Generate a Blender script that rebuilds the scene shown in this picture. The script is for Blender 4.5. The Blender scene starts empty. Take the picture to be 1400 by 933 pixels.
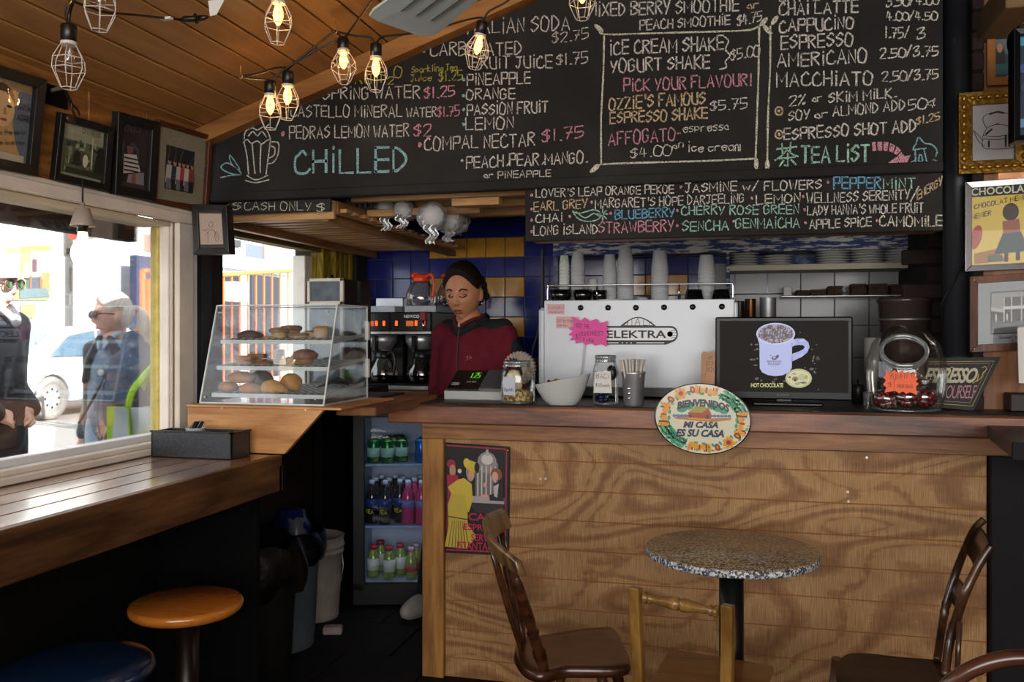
import bpy, math, random
from math import sin, cos, pi, radians, sqrt, atan2
from mathutils import Vector, Matrix, noise
random.seed(7)
S = bpy.context.scene
COL = S.collection
# ---------------------------------------------------------------- camera, sky, sun, exposure
TH = radians(14.2); CH = 1.36; FPX = 1200.0; HY = 455.0
cam = bpy.data.objects.new('camera', bpy.data.cameras.new('camera')); COL.objects.link(cam)
cam.data.sensor_width = 36.0; cam.data.lens = 36.0 * FPX / 1400.0
cam.data.shift_y = -(466.5 - HY) / 1400.0
cam.data.clip_start = 0.05; cam.data.clip_end = 200
cam.location = (0, 0, CH); cam.rotation_euler = (pi / 2, 0, TH)
S.camera = cam
S.view_settings.view_transform = 'Standard'; S.view_settings.look = 'None'
S.view_settings.exposure = 0.0; S.view_settings.gamma = 1.0; S.view_settings.use_curve_mapping = False
w = bpy.data.worlds.new('sky'); S.world = w; w.use_nodes = True
wn = w.node_tree.nodes; bg = wn['Background']
bg.inputs['Color'].default_value = (0.86, 0.93, 1.0, 1); bg.inputs['Strength'].default_value = 3.0
def lamp(kind, name, loc, energy, color=(1, 1, 1), rot=None, **kw):
 l = bpy.data.lights.new(name, kind); l.energy = energy; l.color = color
 for k, v_ in kw.items(): setattr(l, k, v_)
 o = bpy.data.objects.new(name, l); o.location = loc
 if rot: o.rotation_euler = rot
 COL.objects.link(o); return o
sun = lamp('SUN', 'sun', (-3, -6, 9), 24.0, (1.0, 0.95, 0.88), angle=0.01)
sun.rotation_euler = Vector((-0.80, 0.30, -0.50)).to_track_quat('-Z', 'Y').to_euler()
# added fill lamp behind the photographer, standing in for open-front daylight
d1 = lamp('AREA', 'fill_front', (0.5, -2.5, 1.65), 150.0, (1.0, 0.94, 0.86), shape='RECTANGLE', size=4.4, size_y=1.4)
d1.rotation_euler = Vector((0.0, 1.0, 0.04)).to_track_quat('-Z', 'Y').to_euler()
# ---------------------------------------------------------------- projection onto real planes
SN, CS = sin(TH), cos(TH)
def ray(px, py):
 u = (px - 700.0) / FPX; v_ = (HY - py) / FPX
 return Vector((-SN + u * CS, CS + u * SN, v_))
def PY(px, py, Y):
 r = ray(px, py); return Vector((0, 0, CH)) + r * (Y / r.y)
def PX(px, py, X):
 r = ray(px, py); return Vector((0, 0, CH)) + r * (X / r.x)
def PZ(px, py, Z):
 r = ray(px, py); return Vector((0, 0, CH)) + r * ((Z - CH) / r.z)
def PD(px, py, d):
 return Vector((0, 0, CH)) + ray(px, py) * d
# ---------------------------------------------------------------- materials
MATS = {}
def newmat(name):
 m = bpy.data.materials.new(name); m.use_nodes = True
 return m, m.node_tree.nodes, m.node_tree.links, m.node_tree.nodes['Principled BSDF']
def rgb(h):
 h = h.lstrip('#'); c = [int(h[i:i + 2], 16) / 255 for i in (0, 2, 4)]
 return tuple((x / 12.92 if x <= .04045 else ((x + .055) / 1.055) ** 2.4) for x in c) + (1,)
def col4(c): return rgb(c) if isinstance(c, str) else (tuple(c) + (1,))[:4]
def ramp(N, stops):
 r = N.new('ShaderNodeValToRGB'); e = r.color_ramp.elements
 while len(e) < len(stops): e.new(0.5)
 for i, (p, c) in enumerate(stops): e[i].position = p; e[i].color = col4(c)
 return r
def plain(name, c, rough=.5, metal=0, spec=.5, var=0.0, vs=8.0, bump=0.0, bs=60.0, coat=0, emit=None, es=1.0, sheen=0, alpha=1, trans=0, ior=1.45):
 if name in MATS: return MATS[name]
 m, N, L, b = newmat(name)
 b.inputs['Base Color'].default_value = col4(c); b.inputs['Roughness'].default_value = rough
 b.inputs['Metallic'].default_value = metal; b.inputs['Specular IOR Level'].default_value = spec
 b.inputs['Coat Weight'].default_value = coat; b.inputs['Coat Roughness'].default_value = .08
 b.inputs['Sheen Weight'].default_value = sheen
 b.inputs['Transmission Weight'].default_value = trans; b.inputs['IOR'].default_value = ior
 if emit: b.inputs['Emission Color'].default_value = col4(emit); b.inputs['Emission Strength'].default_value = es
 tc = N.new('ShaderNodeTexCoord')
 if var > 0:
  n = N.new('ShaderNodeTexNoise'); n.inputs['Scale'].default_value = vs; n.inputs['Detail'].default_value = 5
  L.new(tc.outputs['Object'], n.inputs['Vector'])
  mx = N.new('ShaderNodeMix'); mx.data_type = 'RGBA'; mx.blend_type = 'MULTIPLY'; mx.inputs['Factor'].default_value = 1
  mx.inputs[6].default_value = col4(c)
  r = ramp(N, [(.3, (1 - var,) * 3), (.7, (1 + var * .5,) * 3)])
  L.new(n.outputs['Fac'], r.inputs['Fac']); L.new(r.outputs['Color'], mx.inputs[7]); L.new(mx.outputs[2], b.inputs['Base Color'])
 if bump > 0:
  n2 = N.new('ShaderNodeTexNoise'); n2.inputs['Scale'].default_value = bs; n2.inputs['Detail'].default_value = 4
  L.new(tc.outputs['Object'], n2.inputs['Vector'])
  bp = N.new('ShaderNodeBump'); bp.inputs['Strength'].default_value = bump; bp.inputs['Distance'].default_value = .01
  L.new(n2.outputs['Fac'], bp.inputs['Height']); L.new(bp.outputs['Normal'], b.inputs['Normal'])
 MATS[name] = m; return m
def wood(name, c1, c2, axis='x', scale=1.0, rough=.5, rings=10.0, coat=0, bump=.15, saw=0.0, c3=None, stretch=9.0, spec=.4, fine=.9, stops=None):
 if name in MATS: return MATS[name]
 m, N, L, b = newmat(name)
 tc = N.new('ShaderNodeTexCoord'); mp = N.new('ShaderNodeMapping')
 sc = {'x': (1 / stretch, 1, 1), 'y': (1, 1 / stretch, 1), 'z': (1, 1, 1 / stretch)}[axis]
 mp.inputs['Scale'].default_value = [q * scale for q in sc]
 L.new(tc.outputs['Object'], mp.inputs['Vector'])
 n = N.new('ShaderNodeTexNoise'); n.inputs['Scale'].default_value = 3.2; n.inputs['Detail'].default_value = 2; n.inputs['Distortion'].default_value = .35
 L.new(mp.outputs['Vector'], n.inputs['Vector'])
 mu = N.new('ShaderNodeMath'); mu.operation = 'MULTIPLY'; mu.inputs[1].default_value = rings; L.new(n.outputs['Fac'], mu.inputs[0])
 pp = N.new('ShaderNodeMath'); pp.operation = 'PINGPONG'; pp.inputs[1].default_value = .5; L.new(mu.outputs[0], pp.inputs[0])
 f = N.new('ShaderNodeTexNoise'); f.inputs['Scale'].default_value = 60; f.inputs['Detail'].default_value = 4
 L.new(mp.outputs['Vector'], f.inputs['Vector'])
 ad = N.new('ShaderNodeMath'); ad.operation = 'MULTIPLY_ADD'; L.new(pp.outputs[0], ad.inputs[0]); ad.inputs[1].default_value = 1.2
 fm = N.new('ShaderNodeMath'); fm.operation = 'MULTIPLY_ADD'; L.new(f.outputs['Fac'], fm.inputs[0]); fm.inputs[1].default_value = fine; fm.inputs[2].default_value = -.42 * fine
 L.new(fm.outputs[0], ad.inputs[2])
 st = [(.05, c1), (.75, c2)] if not c3 else [(.05, c1), (.55, c2), (.9, c3)]
 r = ramp(N, stops or st); L.new(ad.outputs[0], r.inputs['Fac'])
 out = r.outputs['Color']
 h = ad.outputs[0]
 big = N.new('ShaderNodeTexNoise'); big.inputs['Scale'].default_value = 1.6; big.inputs['Detail'].default_value = 3
 L.new(tc.outputs['Object'], big.inputs['Vector'])
 mb_ = N.new('ShaderNodeMix'); mb_.data_type = 'RGBA'; mb_.blend_type = 'MULTIPLY'; mb_.inputs['Factor'].default_value = .75
 rb = ramp(N, [(.3, (.62, .6, .58)), (.72, (1.15, 1.12, 1.1))]); L.new(big.outputs['Fac'], rb.inputs['Fac'])
 L.new(out, mb_.inputs[6]); L.new(rb.outputs['Color'], mb_.inputs[7]); out = mb_.outputs[2]
 if saw > 0:      # fine cross-grain saw marks
  mp2 = N.new('ShaderNodeMapping'); mp2.inputs['Scale'].default_value = (420, 1, 13) if axis == 'x' else (6, 260, 1)
  L.new(tc.outputs['Object'], mp2.inputs['Vector'])
  n3 = N.new('ShaderNodeTexNoise'); n3.inputs['Scale'].default_value = 1.0; n3.inputs['Detail'].default_value = 2
  L.new(mp2.outputs['Vector'], n3.inputs['Vector'])
  m3 = N.new('ShaderNodeMix'); m3.data_type = 'RGBA'; m3.blend_type = 'MULTIPLY'; m3.inputs['Factor'].default_value = saw
  r3 = ramp(N, [(.35, (.55, .52, .5)), (.62, (1.25, 1.25, 1.25))]); L.new(n3.outputs['Fac'], r3.inputs['Fac'])
  L.new(out, m3.inputs[6]); L.new(r3.outputs['Color'], m3.inputs[7]); out = m3.outputs[2]
 L.new(out, b.inputs['Base Color'])
 b.inputs['Roughness'].default_value = rough; b.inputs['Coat Weight'].default_value = coat; b.inputs['Coat Roughness'].default_value = .15
 b.inputs['Specular IOR Level'].default_value = spec
 bp = N.new('ShaderNodeBump'); bp.inputs['Strength'].default_value = bump; bp.inputs['Distance'].default_value = .004
 L.new(h, bp.inputs['Height']); L.new(bp.outputs['Normal'], b.inputs['Normal'])
 MATS[name] = m; return m
def worn(name, c1, c2, scale=18, thr=.5, rough=.6, stretch=(1, 1, 1), soft=.04, metal=0, bump=.2):
 if name in MATS: return MATS[name]
 m, N, L, b = newmat(name)
 tc = N.new('ShaderNodeTexCoord'); mp = N.new('ShaderNodeMapping'); mp.inputs['Scale'].default_value = stretch
 L.new(tc.outputs['Object'], mp.inputs['Vector'])
 n = N.new('ShaderNodeTexNoise'); n.inputs['Scale'].default_value = scale; n.inputs['Detail'].default_value = 8; n.inputs['Roughness'].default_value = .65
 L.new(mp.outputs['Vector'], n.inputs['Vector'])
 r = ramp(N, [(thr - soft, c1), (thr + soft, c2)]); L.new(n.outputs['Fac'], r.inputs['Fac']); L.new(r.outputs['Color'], b.inputs['Base Color'])
 b.inputs['Roughness'].default_value = rough; b.inputs['Metallic'].default_value = metal
 bp = N.new('ShaderNodeBump'); bp.inputs['Strength'].default_value = bump; bp.inputs['Distance'].default_value = .002
 L.new(n.outputs['Fac'], bp.inputs['Height']); L.new(bp.outputs['Normal'], b.inputs['Normal'])
 MATS[name] = m; return m
def speck(name, cols, scale=160, rough=.3, coat=0):
 if name in MATS: return MATS[name]
 m, N, L, b = newmat(name)
 tc = N.new('ShaderNodeTexCoord'); v_ = N.new('ShaderNodeTexVoronoi'); v_.inputs['Scale'].default_value = scale
 L.new(tc.outputs['Object'], v_.inputs['Vector'])
 sp = N.new('ShaderNodeSeparateColor'); L.new(v_.outputs['Color'], sp.inputs[0])
 n = len(cols); r = ramp(N, [(i / n, c) for i, c in enumerate(cols)]); r.color_ramp.interpolation = 'CONSTANT'
 L.new(sp.outputs[0], r.inputs['Fac']); L.new(r.outputs['Color'], b.inputs['Base Color'])
 b.inputs['Roughness'].default_value = rough; b.inputs['Coat Weight'].default_value = coat
 MATS[name] = m; return m
def glassy(name, tint=(1, 1, 1), refl=.08, rough=.02, haze=0.0, hc=(.8, .85, .9), fr_=.6):
 """thin pane: clear with a fresnel-like reflection, light passes"""
 if name in MATS: return MATS[name]
 m, N, L, b = newmat(name); N.remove(b)
 o = N['Material Output']; t = N.new('ShaderNodeBsdfTransparent'); g = N.new('ShaderNodeBsdfGlossy'); mx = N.new('ShaderNodeMixShader')
 t.inputs['Color'].default_value = col4(tint); g.inputs['Roughness'].default_value = rough
 fr = N.new('ShaderNodeLayerWeight'); fr.inputs['Blend'].default_value = .25
 ma = N.new('ShaderNodeMath'); ma.operation = 'MULTIPLY_ADD'; ma.inputs[1].default_value = fr_; ma.inputs[2].default_value = refl
 L.new(fr.outputs['Fresnel'], ma.inputs[0]); L.new(ma.outputs[0], mx.inputs[0]); L.new(t.outputs[0], mx.inputs[1]); L.new(g.outputs[0], mx.inputs[2])
 last = mx.outputs[0]
 if haze > 0:
  d = N.new('ShaderNodeBsdfDiffuse'); d.inputs['Color'].default_value = col4(hc); m2 = N.new('ShaderNodeMixShader')
  tc = N.new('ShaderNodeTexCoord'); n = N.new('ShaderNodeTexNoise'); n.inputs['Scale'].default_value = 14; n.inputs['Detail'].default_value = 6
  L.new(tc.outputs['Object'], n.inputs['Vector'])
  mr = N.new('ShaderNodeMapRange'); mr.inputs[1].default_value = .35; mr.inputs[2].default_value = .75; mr.inputs[3].default_value = haze * .4; mr.inputs[4].default_value = haze * 1.6
  L.new(n.outputs['Fac'], mr.inputs[0]); L.new(mr.outputs[0], m2.inputs[0]); L.new(last, m2.inputs[1]); L.new(d.outputs[0], m2.inputs[2]); last = m2.outputs[0]
 L.new(last, o.inputs['Surface'])
 MATS[name] = m; return m
def printed(name, rough=.5, emit=0.0, coat=0):
 if name in MATS: return MATS[name]
 m, N, L, b = newmat(name)
 a = N.new('ShaderNodeAttribute'); a.attribute_name = 'Col'
 if emit:
  b.inputs['Base Color'].default_value = (.01, .01, .01, 1); L.new(a.outputs['Color'], b.inputs['Emission Color']); b.inputs['Emission Strength'].default_value = emit
 else: L.new(a.outputs['Color'], b.inputs['Base Color'])
 b.inputs['Roughness'].default_value = rough; b.inputs['Coat Weight'].default_value = coat
 MATS[name] = m; return m
def chalkmat(name, c):
 if name in MATS: return MATS[name]
 m, N, L, b = newmat(name)
 tc = N.new('ShaderNodeTexCoord'); n = N.new('ShaderNodeTexNoise'); n.inputs['Scale'].default_value = 420; n.inputs['Detail'].default_value = 3
 L.new(tc.outputs['Object'], n.inputs['Vector'])
 r = ramp(N, [(.36, (.03, .028, .026)), (.56, c)]); L.new(n.outputs['Fac'], r.inputs['Fac']); L.new(r.outputs['Color'], b.inputs['Base Color'])
 b.inputs['Roughness'].default_value = .95; b.inputs['Specular IOR Level'].default_value = .1
 MATS[name] = m; return m
# ---------------------------------------------------------------- mesh builder
class MB:
 def __init__(s): s.v = []; s.f = []; s.sm = []; s.c = []; s.mi = []; s.cur = None; s.ci = 0
 def add(s, vs, fs, smooth=False):
  b = len(s.v); s.v += [tuple(p) for p in vs]
  for f in fs: s.f.append([b + i for i in f]); s.sm.append(smooth); s.c.append(s.cur); s.mi.append(s.ci)
  return s
 def box(s, c, d, bev=0.0, rot=None):
  hx, hy, hz = d[0] / 2, d[1] / 2, d[2] / 2; c = Vector(c)
  if bev <= 0:
   vs = [Vector((x * hx, y * hy, z * hz)) for z in (-1, 1) for y in (-1, 1) for x in (-1, 1)]
   fs = [(0, 2, 3, 1), (4, 5, 7, 6), (0, 1, 5, 4), (2, 6, 7, 3), (0, 4, 6, 2), (1, 3, 7, 5)]
  else:
   b = min(bev, hx * .9, hy * .9, hz * .9); vs = []; ix = {}
   for sx in (-1, 1):
    for sy in (-1, 1):
     for sz in (-1, 1):
      for a in range(3):
       p = [sx * (hx - b), sy * (hy - b), sz * (hz - b)]; p[a] = (sx * hx, sy * hy, sz * hz)[a]
       ix[(sx, sy, sz, a)] = len(vs); vs.append(Vector(p))
   fs = []
   for a in range(3):
    o = [q for q in range(3) if q != a]
    for sg in (-1, 1):
     l = []
     for (p, q) in ((-1, -1), (1, -1), (1, 1), (-1, 1)):
      k = [0, 0, 0]; k[a] = sg; k[o[0]] = p; k[o[1]] = q; l.append(ix[(*k, a)])
     fs.append(tuple(l))
   for a in range(3):
    o = [q for q in range(3) if q != a]
    for p in (-1, 1):
     for q in (-1, 1):
      k1 = [0, 0, 0]; k1[o[0]] = p; k1[o[1]] = q; k2 = list(k1); k1[a] = -1; k2[a] = 1
      fs.append((ix[(*k1, o[0])], ix[(*k2, o[0])], ix[(*k2, o[1])], ix[(*k1, o[1])]))
   for sx in (-1, 1):
    for sy in (-1, 1):
     for sz in (-1, 1): fs.append(tuple(ix[(sx, sy, sz, a)] for a in range(3)))
   cf = []
   for f in fs:   # consistent outward winding
    P = [vs[i] for i in f]; n = (P[1] - P[0]).cross(P[2] - P[0]); m_ = sum(P, Vector()) / len(P)
    cf.append(f if n.dot(m_) > 0 else tuple(reversed(f)))
   fs = cf
  if rot is not None: vs = [rot @ p for p in vs]
  return s.add([p + c for p in vs], fs)
 def bb(s, x0, x1, y0, y1, z0, z1, bev=0.0): return s.box(((x0 + x1) / 2, (y0 + y1) / 2, (z0 + z1) / 2), (abs(x1 - x0), abs(y1 - y0), abs(z1 - z0)), bev)
 def bar(s, a, b, w_, h_, bev=0.0, up=(0, 0, 1)):
  a = Vector(a); b = Vector(b); d = b - a; l = d.length; x = d / l; u = Vector(up)
  y = u.cross(x)
  if y.length < 1e-4: y = Vector((0, 1, 0)).cross(x)
  y.normalize(); z = x.cross(y); R = Matrix((x, y, z)).transposed()
  return s.box((a + b) / 2, (l, w_, h_), bev, R)
 def tube(s, pts, r, seg=10, closed=False, caps=True, smooth=True, ell=None):
  pts = [Vector(p) for p in pts]; n = len(pts)
  rs = r if isinstance(r, (list, tuple)) else [r] * n
  T = []
  for i in range(n):
   a = pts[(i - 1) % n] if (closed or i > 0) else pts[i]; b = pts[(i + 1) % n] if (closed or i < n - 1) else pts[i]
   T.append((b - a).normalized() if (b - a).length > 1e-9 else Vector((0, 0, 1)))
  t = T[0]; u = Vector((0, 0, 1)) if abs(t.z) < .9 else Vector((1, 0, 0))
  nrm = (u - t * u.dot(t)).normalized(); vs = []; fs = []
  for i in range(n):
   t = T[i]; nrm = (nrm - t * nrm.dot(t)); nrm = nrm.normalized() if nrm.length > 1e-6 else t.orthogonal().normalized()
   b = t.cross(nrm); e1, e2 = ell if ell else (1, 1)
   for k in range(seg):
    a = 2 * pi * k / seg; vs.append(pts[i] + (nrm * cos(a) * e1 + b * sin(a) * e2) * rs[i])
  m_ = n if closed else n - 1
  for i in range(m_):
   for k in range(seg):
    j = (i + 1) % n; k2 = (k + 1) % seg
    fs.append((i * seg + k, i * seg + k2, j * seg + k2, j * seg + k))
  s.add(vs, fs, smooth)
  if caps and not closed:
   b0 = len(s.v) - len(vs)
   s.f.append([b0 + k for k in reversed(range(seg))]); s.f.append([b0 + (n - 1) * seg + k for k in range(seg)])
   for _ in range(2): s.sm.append(False); s.c.append(s.cur); s.mi.append(s.ci)
  return s
 def cyl(s, a, b, r, r2=None, seg=20, caps=True, smooth=True): return s.tube([a, b], [r, r if r2 is None else r2], seg, caps=caps, smooth=smooth)
 def lathe(s, prof, c=(0, 0, 0), seg=24, smooth=True, sx=1.0, sy=1.0, rot=None):
  vs = []; fs = []; n = len(prof); c = Vector(c)
  for (r, z) in prof:
   for k in range(seg):
    a = 2 * pi * k / seg; p = Vector((r * cos(a) * sx, r * sin(a) * sy, z)); vs.append((rot @ p if rot is not None else p) + c)
  for i in range(n - 1):
   for k in range(seg): fs.append((i * seg + k, i * seg + (k + 1) % seg, (i + 1) * seg + (k + 1) % seg, (i + 1) * seg + k))
  s.add(vs, fs, smooth); b0 = len(s.v) - len(vs)
  for (i, rev) in ((0, True), (n - 1, False)):
   if prof[i][0] > 1e-5:
    ks = range(seg); s.f.append([b0 + i * seg + k for k in (reversed(ks) if rev else ks)]); s.sm.append(False); s.c.append(s.cur); s.mi.append(s.ci)
  return s
 def ball(s, c, r, seg=16, rings=10, fn=None, rot=None):
  if not isinstance(r, (tuple, list)): r = (r, r, r)
  vs = []; fs = []; c = Vector(c)
  for i in range(rings + 1):
   ph = pi * i / rings
   for k in range(seg):
    a = 2 * pi * k / seg; d = Vector((sin(ph) * cos(a), sin(ph) * sin(a), cos(ph)))
    q = Vector((d.x * r[0], d.y * r[1], d.z * r[2]))
    if fn: q = fn(d, q)
    if rot is not None: q = rot @ q
    vs.append(q + c)
  for i in range(rings):
   for k in range(seg): fs.append((i * seg + k, (i + 1) * seg + k, (i + 1) * seg + (k + 1) % seg, i * seg + (k + 1) % seg))
  return s.add(vs, fs, True)
 def prism(s, poly, place, h0, h1, smooth=False):
  """poly 2D points; place(x,y,h)->3D; closed solid between h0 and h1"""
  n = len(poly); vs = [place(x, y, h0) for x, y in poly] + [place(x, y, h1) for x, y in poly]
  fs = [tuple(reversed(range(n))), tuple(range(n, 2 * n))] + [(i, (i + 1) % n, n + (i + 1) % n, n + i) for i in range(n)]
  return s.add(vs, fs, smooth)
 def quad(s, a, b, c, d): return s.add([a, b, c, d], [(0, 1, 2, 3)])
 def grid(s, fn, nu, nv, smooth=True):
  vs = [fn(i / nu, j / nv) for j in range(nv + 1) for i in range(nu + 1)]
  fs = [(j * (nu + 1) + i, j * (nu + 1) + i + 1, (j + 1) * (nu + 1) + i + 1, (j + 1) * (nu + 1) + i) for j in range(nv) for i in range(nu)]
  return s.add(vs, fs, smooth)
 def build(s, name, mat, parent=None, org=None, loc=None):
  me = bpy.data.meshes.new(name)
  vs = s.v if org is None else [(p[0] - org[0], p[1] - org[1], p[2] - org[2]) for p in s.v]
  me.from_pydata(vs, [], s.f); me.polygons.foreach_set('use_smooth', s.sm)
  mats = mat if isinstance(mat, (list, tuple)) else [mat]
  for m_ in mats: me.materials.append(m_)
  if len(mats) > 1: me.polygons.foreach_set('material_index', s.mi)
  if any(c is not None for c in s.c):
   at = me.color_attributes.new('Col', 'FLOAT_COLOR', 'CORNER'); buf = []
   for f, c in zip(s.f, s.c): buf += list(col4(c) if c is not None else (1, 1, 1, 1)) * len(f)
   at.data.foreach_set('color', buf)
  me.update()
  o = bpy.data.objects.new(name, me); COL.objects.link(o)
  if parent is not None: o.parent = parent
  if loc is not None: o.location = loc
  return o
def tag(o, label=None, cat=None, group=None, kind=None):
 if label: o['label'] = label
 if cat: o['category'] = cat
 if group: o['group'] = group
 if kind: o['kind'] = kind
 return o
def thing(name, label, cat, loc=(0, 0, 0), rz=0, group=None):
 o = bpy.data.objects.new(name, None); COL.objects.link(o); o.location = loc; o.rotation_euler = (0, 0, rz); o.empty_display_size = .05
 return tag(o, label, cat, group)
def solo(mb, name, mat, label, cat, loc, group=None, world=True):
 """a thing that is one mesh; geometry given in world coordinates unless world=False"""
 o = mb.build(name, mat, None, org=loc if world else None, loc=loc); return tag(o, label, cat, group)
def struct(name, mb, mat): o = mb.build(name, mat); o['kind'] = 'structure'; return o
def kids(o): return list(o.children)
def dup(o, loc=None, rz=None, label=None, parent=None):
 c = o.copy(); COL.objects.link(c)
 if parent is not None: c.parent = parent
 for ch in kids(o): dup(ch, parent=c)
 if loc is not None: c.location = loc
 if rz is not None: c.rotation_euler = (0, 0, rz)
 if label: c['label'] = label
 return c
def modif(o, kind, **kw):
 m = o.modifiers.new(kind.lower(), kind)
 for k, v_ in kw.items(): setattr(m, k, v_)
 return o
def cat_rom(pts, n=6, closed=False):
 pts = [Vector(p) for p in pts]; out = []; N_ = len(pts)
 for i in range(N_ if closed else N_ - 1):
  p0 = pts[(i - 1) % N_] if (closed or i > 0) else pts[i]; p1 = pts[i]; p2 = pts[(i + 1) % N_]; p3 = pts[(i + 2) % N_] if (closed or i + 2 < N_) else p2
  for k in range(n):
   t = k / n; t2 = t * t; t3 = t2 * t
   out.append(.5 * ((2 * p1) + (p2 - p0) * t + (2 * p0 - 5 * p1 + 4 * p2 - p3) * t2 + (3 * p1 - p0 - 3 * p2 + p3) * t3))
 if not closed: out.append(pts[-1])
 return out
# ---------------------------------------------------------------- hand lettering (single-stroke glyphs on a 4x6 grid)
G = {
'A': "002640 1232", 'B': "0006 ~062635342403 ~032332311000", 'C': "~3526150401103041", 'D': "0006 ~062634322000",
'E': "0006 0636 0333 0030", 'F': "0006 0636 0323", 'G': "~35260503011031 2333 3331", 'H': "0006 3036 0333", 'I': "1016", 'J': "0636 ~26221001", 'K': "0006 3603 0330",
'L': "060030", 'M': "0006224640", 'N': "00063036", 'O': "@16030120313426", 'P': "0006 ~0636343303", 'Q': "@16030120313426 2241", 'R': "0006 ~0626352403 1330",
'S': "~3526150423321001", 'T': "2026 0646", 'U': "~060210303236", 'V': "062046", 'W': "0610243046",
'X': "0036 0630", 'Y': "0623 3610", 'Z': "06360030",
'i': "1014 1516", '0': "@16030120313426", '1': "1016", '2': "~05163634 340030", '3': "~0516361313323020 0", '4': "160232 2520", '5': "36060313 ~1333311000", '6': "~26031020311303", '7': "063610 1333", '8': "@16042220022436",'9': "~3526150413343530",
'$': "~3526150423321001 2620", '/': "0037", '.': "1010", ',': "2110", '-': "0323", '!': "1612 1110", '?': "~05163534 2322 2120", "'": "1614", '%': "0036 @05161505 @21312021", '&': "~30051625001032", '¢': "~3424030231 3520",
'a': "@3313021031 3330", 'c': "~3313021031", 'd': "@3313021031 3630", 'e': "~023233130210 1031", 'f': "~36251410 0424", 'g': "@3313021131 3330", 'h': "0600 ~033331 3130", 'j': "2320 2424", 'k': "0600 2402 0230", 'l': "1610",
'm': "0003142320 233430", 'n': "0003 ~02143330", 'o': "@23020130", 'p': "0300 ~03233201", 'r': "0003 ~02133", 's': "~33132210", 't': "1510 0323", 'u': "~03011131 3330", 'w': "0310223043", 'x': "0033 0330", 'y': "0311 3300", 'v': "032033", 'b': "0600 @0323200",
'*': "@12031223 1112", '(': "~26040220", '"': "0605 1615",
}
G['C'] = "~3526150401103041"; G['O'] = "@16040110304426"; G['0'] = G['O']; G['3'] = "~05163613 ~133331100001"; G['r'] = "0003 ~021333"; G['g'] = "@3313021131 3330"; G['b'] = "0600 @03332000"; G['D'] = "0006 ~061634321000"; G['8'] = "@16052320012436"
WID = {'i': 1.0, 'I': 1.4, '1': 1.4, 'M': 4.3, 'W': 4.3, 'T': 3.6, ' ': 2.2, '.': 1.2, ',': 1.4, "'": 1.2, 'l': 1.6, 'j': 2.2, '!': 1.6, 'w': 4.2, 'O': 3.8, 'A': 3.8, 'V': 3.8, 'J': 3, 'C': 3.4, 'f': 2.4, 't': 2.4, 's': 2.8, '-': 2.4, 'N': 3.0, 'o': 3, '*': 2.6}
def glyph(ch):
 src = G.get(ch, ''); out = []
 for st in src.split():
  mode = st[0] if st[0] in '~@' else ''; d = st[1:] if mode else st
  pts = [(int(d[i]), int(d[i + 1])) for i in range(0, len(d) - 1, 2)]
  if mode: pts = [(p.x, p.y) for p in cat_rom([(x, y, 0) for x, y in pts], 4, mode == '@')]
  if mode == '@': pts.append(pts[0])
  out.append(pts)
 if ch == 'i': out = [[(.6, 0), (.6, 4.6)], [(.6, 6.1), (.65, 6.5)]]
 if ch == '1': out = [[(.8, 0), (.8, 6)]]
 return out
def strokes(mb, lines, wd, lift, nrm):
 """flat ribbons for 3D polylines lying on a surface with normal nrm"""
 nrm = Vector(nrm)
 for pl in lines:
  if len(pl) == 1 or (pl[0] - pl[-1]).length < wd * .3 and len(pl) == 2: pl = [pl[0] - Vector((wd * .5, 0, 0)), pl[0] + Vector((wd * .5, 0, 0))]
  n = len(pl); L_ = []; R_ = []
  for i in range(n):
   a = pl[max(i - 1, 0)]; b = pl[min(i + 1, n - 1)]; t = (b - a)
   if t.length < 1e-9: t = Vector((1, 0, 0))
   t.normalize(); sd = t.cross(nrm).normalized() * wd * .5 * random.uniform(.8, 1.2); e = t * wd * .4 * (-1 if i == 0 else (1 if i == n - 1 else 0))
   L_.append(pl[i] + sd + e + nrm * lift); R_.append(pl[i] - sd + e + nrm * lift)
  mb.add(L_ + R_, [(i, i + 1, n + i + 1, n + i) for i in range(n - 1)])
def write(mb, text, p0, p1, h, place, wd, lift, nrm, jit=.35, slant=0.0, tight=1.0):
 """stroke text between picture-of-plane points p0 (baseline start) and p1 (baseline end), cap height h"""
 tot = sum((WID.get(c, 3.4) + (1.25 if c != ' ' else 0)) for c in text) - 1.25
 x = 0; dx = (p1[0] - p0[0]) / tot; lines = []
 for c in text:
  w_ = WID.get(c, 3.4); gw = {'M': 4, 'W': 4, 'T': 4, 'w': 4, 'O': 4, 'A': 4, 'C': 3.6, 'G': 3.4, 'V': 4, 'D': 3.3}.get(c, 3)
  if c in 'i1I.,\'l!': gw = w_
  k = w_ / gw if c not in 'i1I.,\'l!' else 1
  jy = random.uniform(-jit, jit); js = random.uniform(.92, 1.08)
  for pl in glyph(c):
   o = []
   for (gx, gy) in pl:
    xx = x + gx * k * .98; f = xx / tot
    bx = p0[0] + xx * dx + slant * gy * h / 6; by = p0[1] + (p1[1] - p0[1]) * f
    o.append(place(bx, by - (gy * js + jy) * h / 6))
   lines.append(o)
  x += w_ + (1.25 if c != ' ' else 0)
 strokes(mb, lines, wd * .76, lift, nrm)
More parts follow.
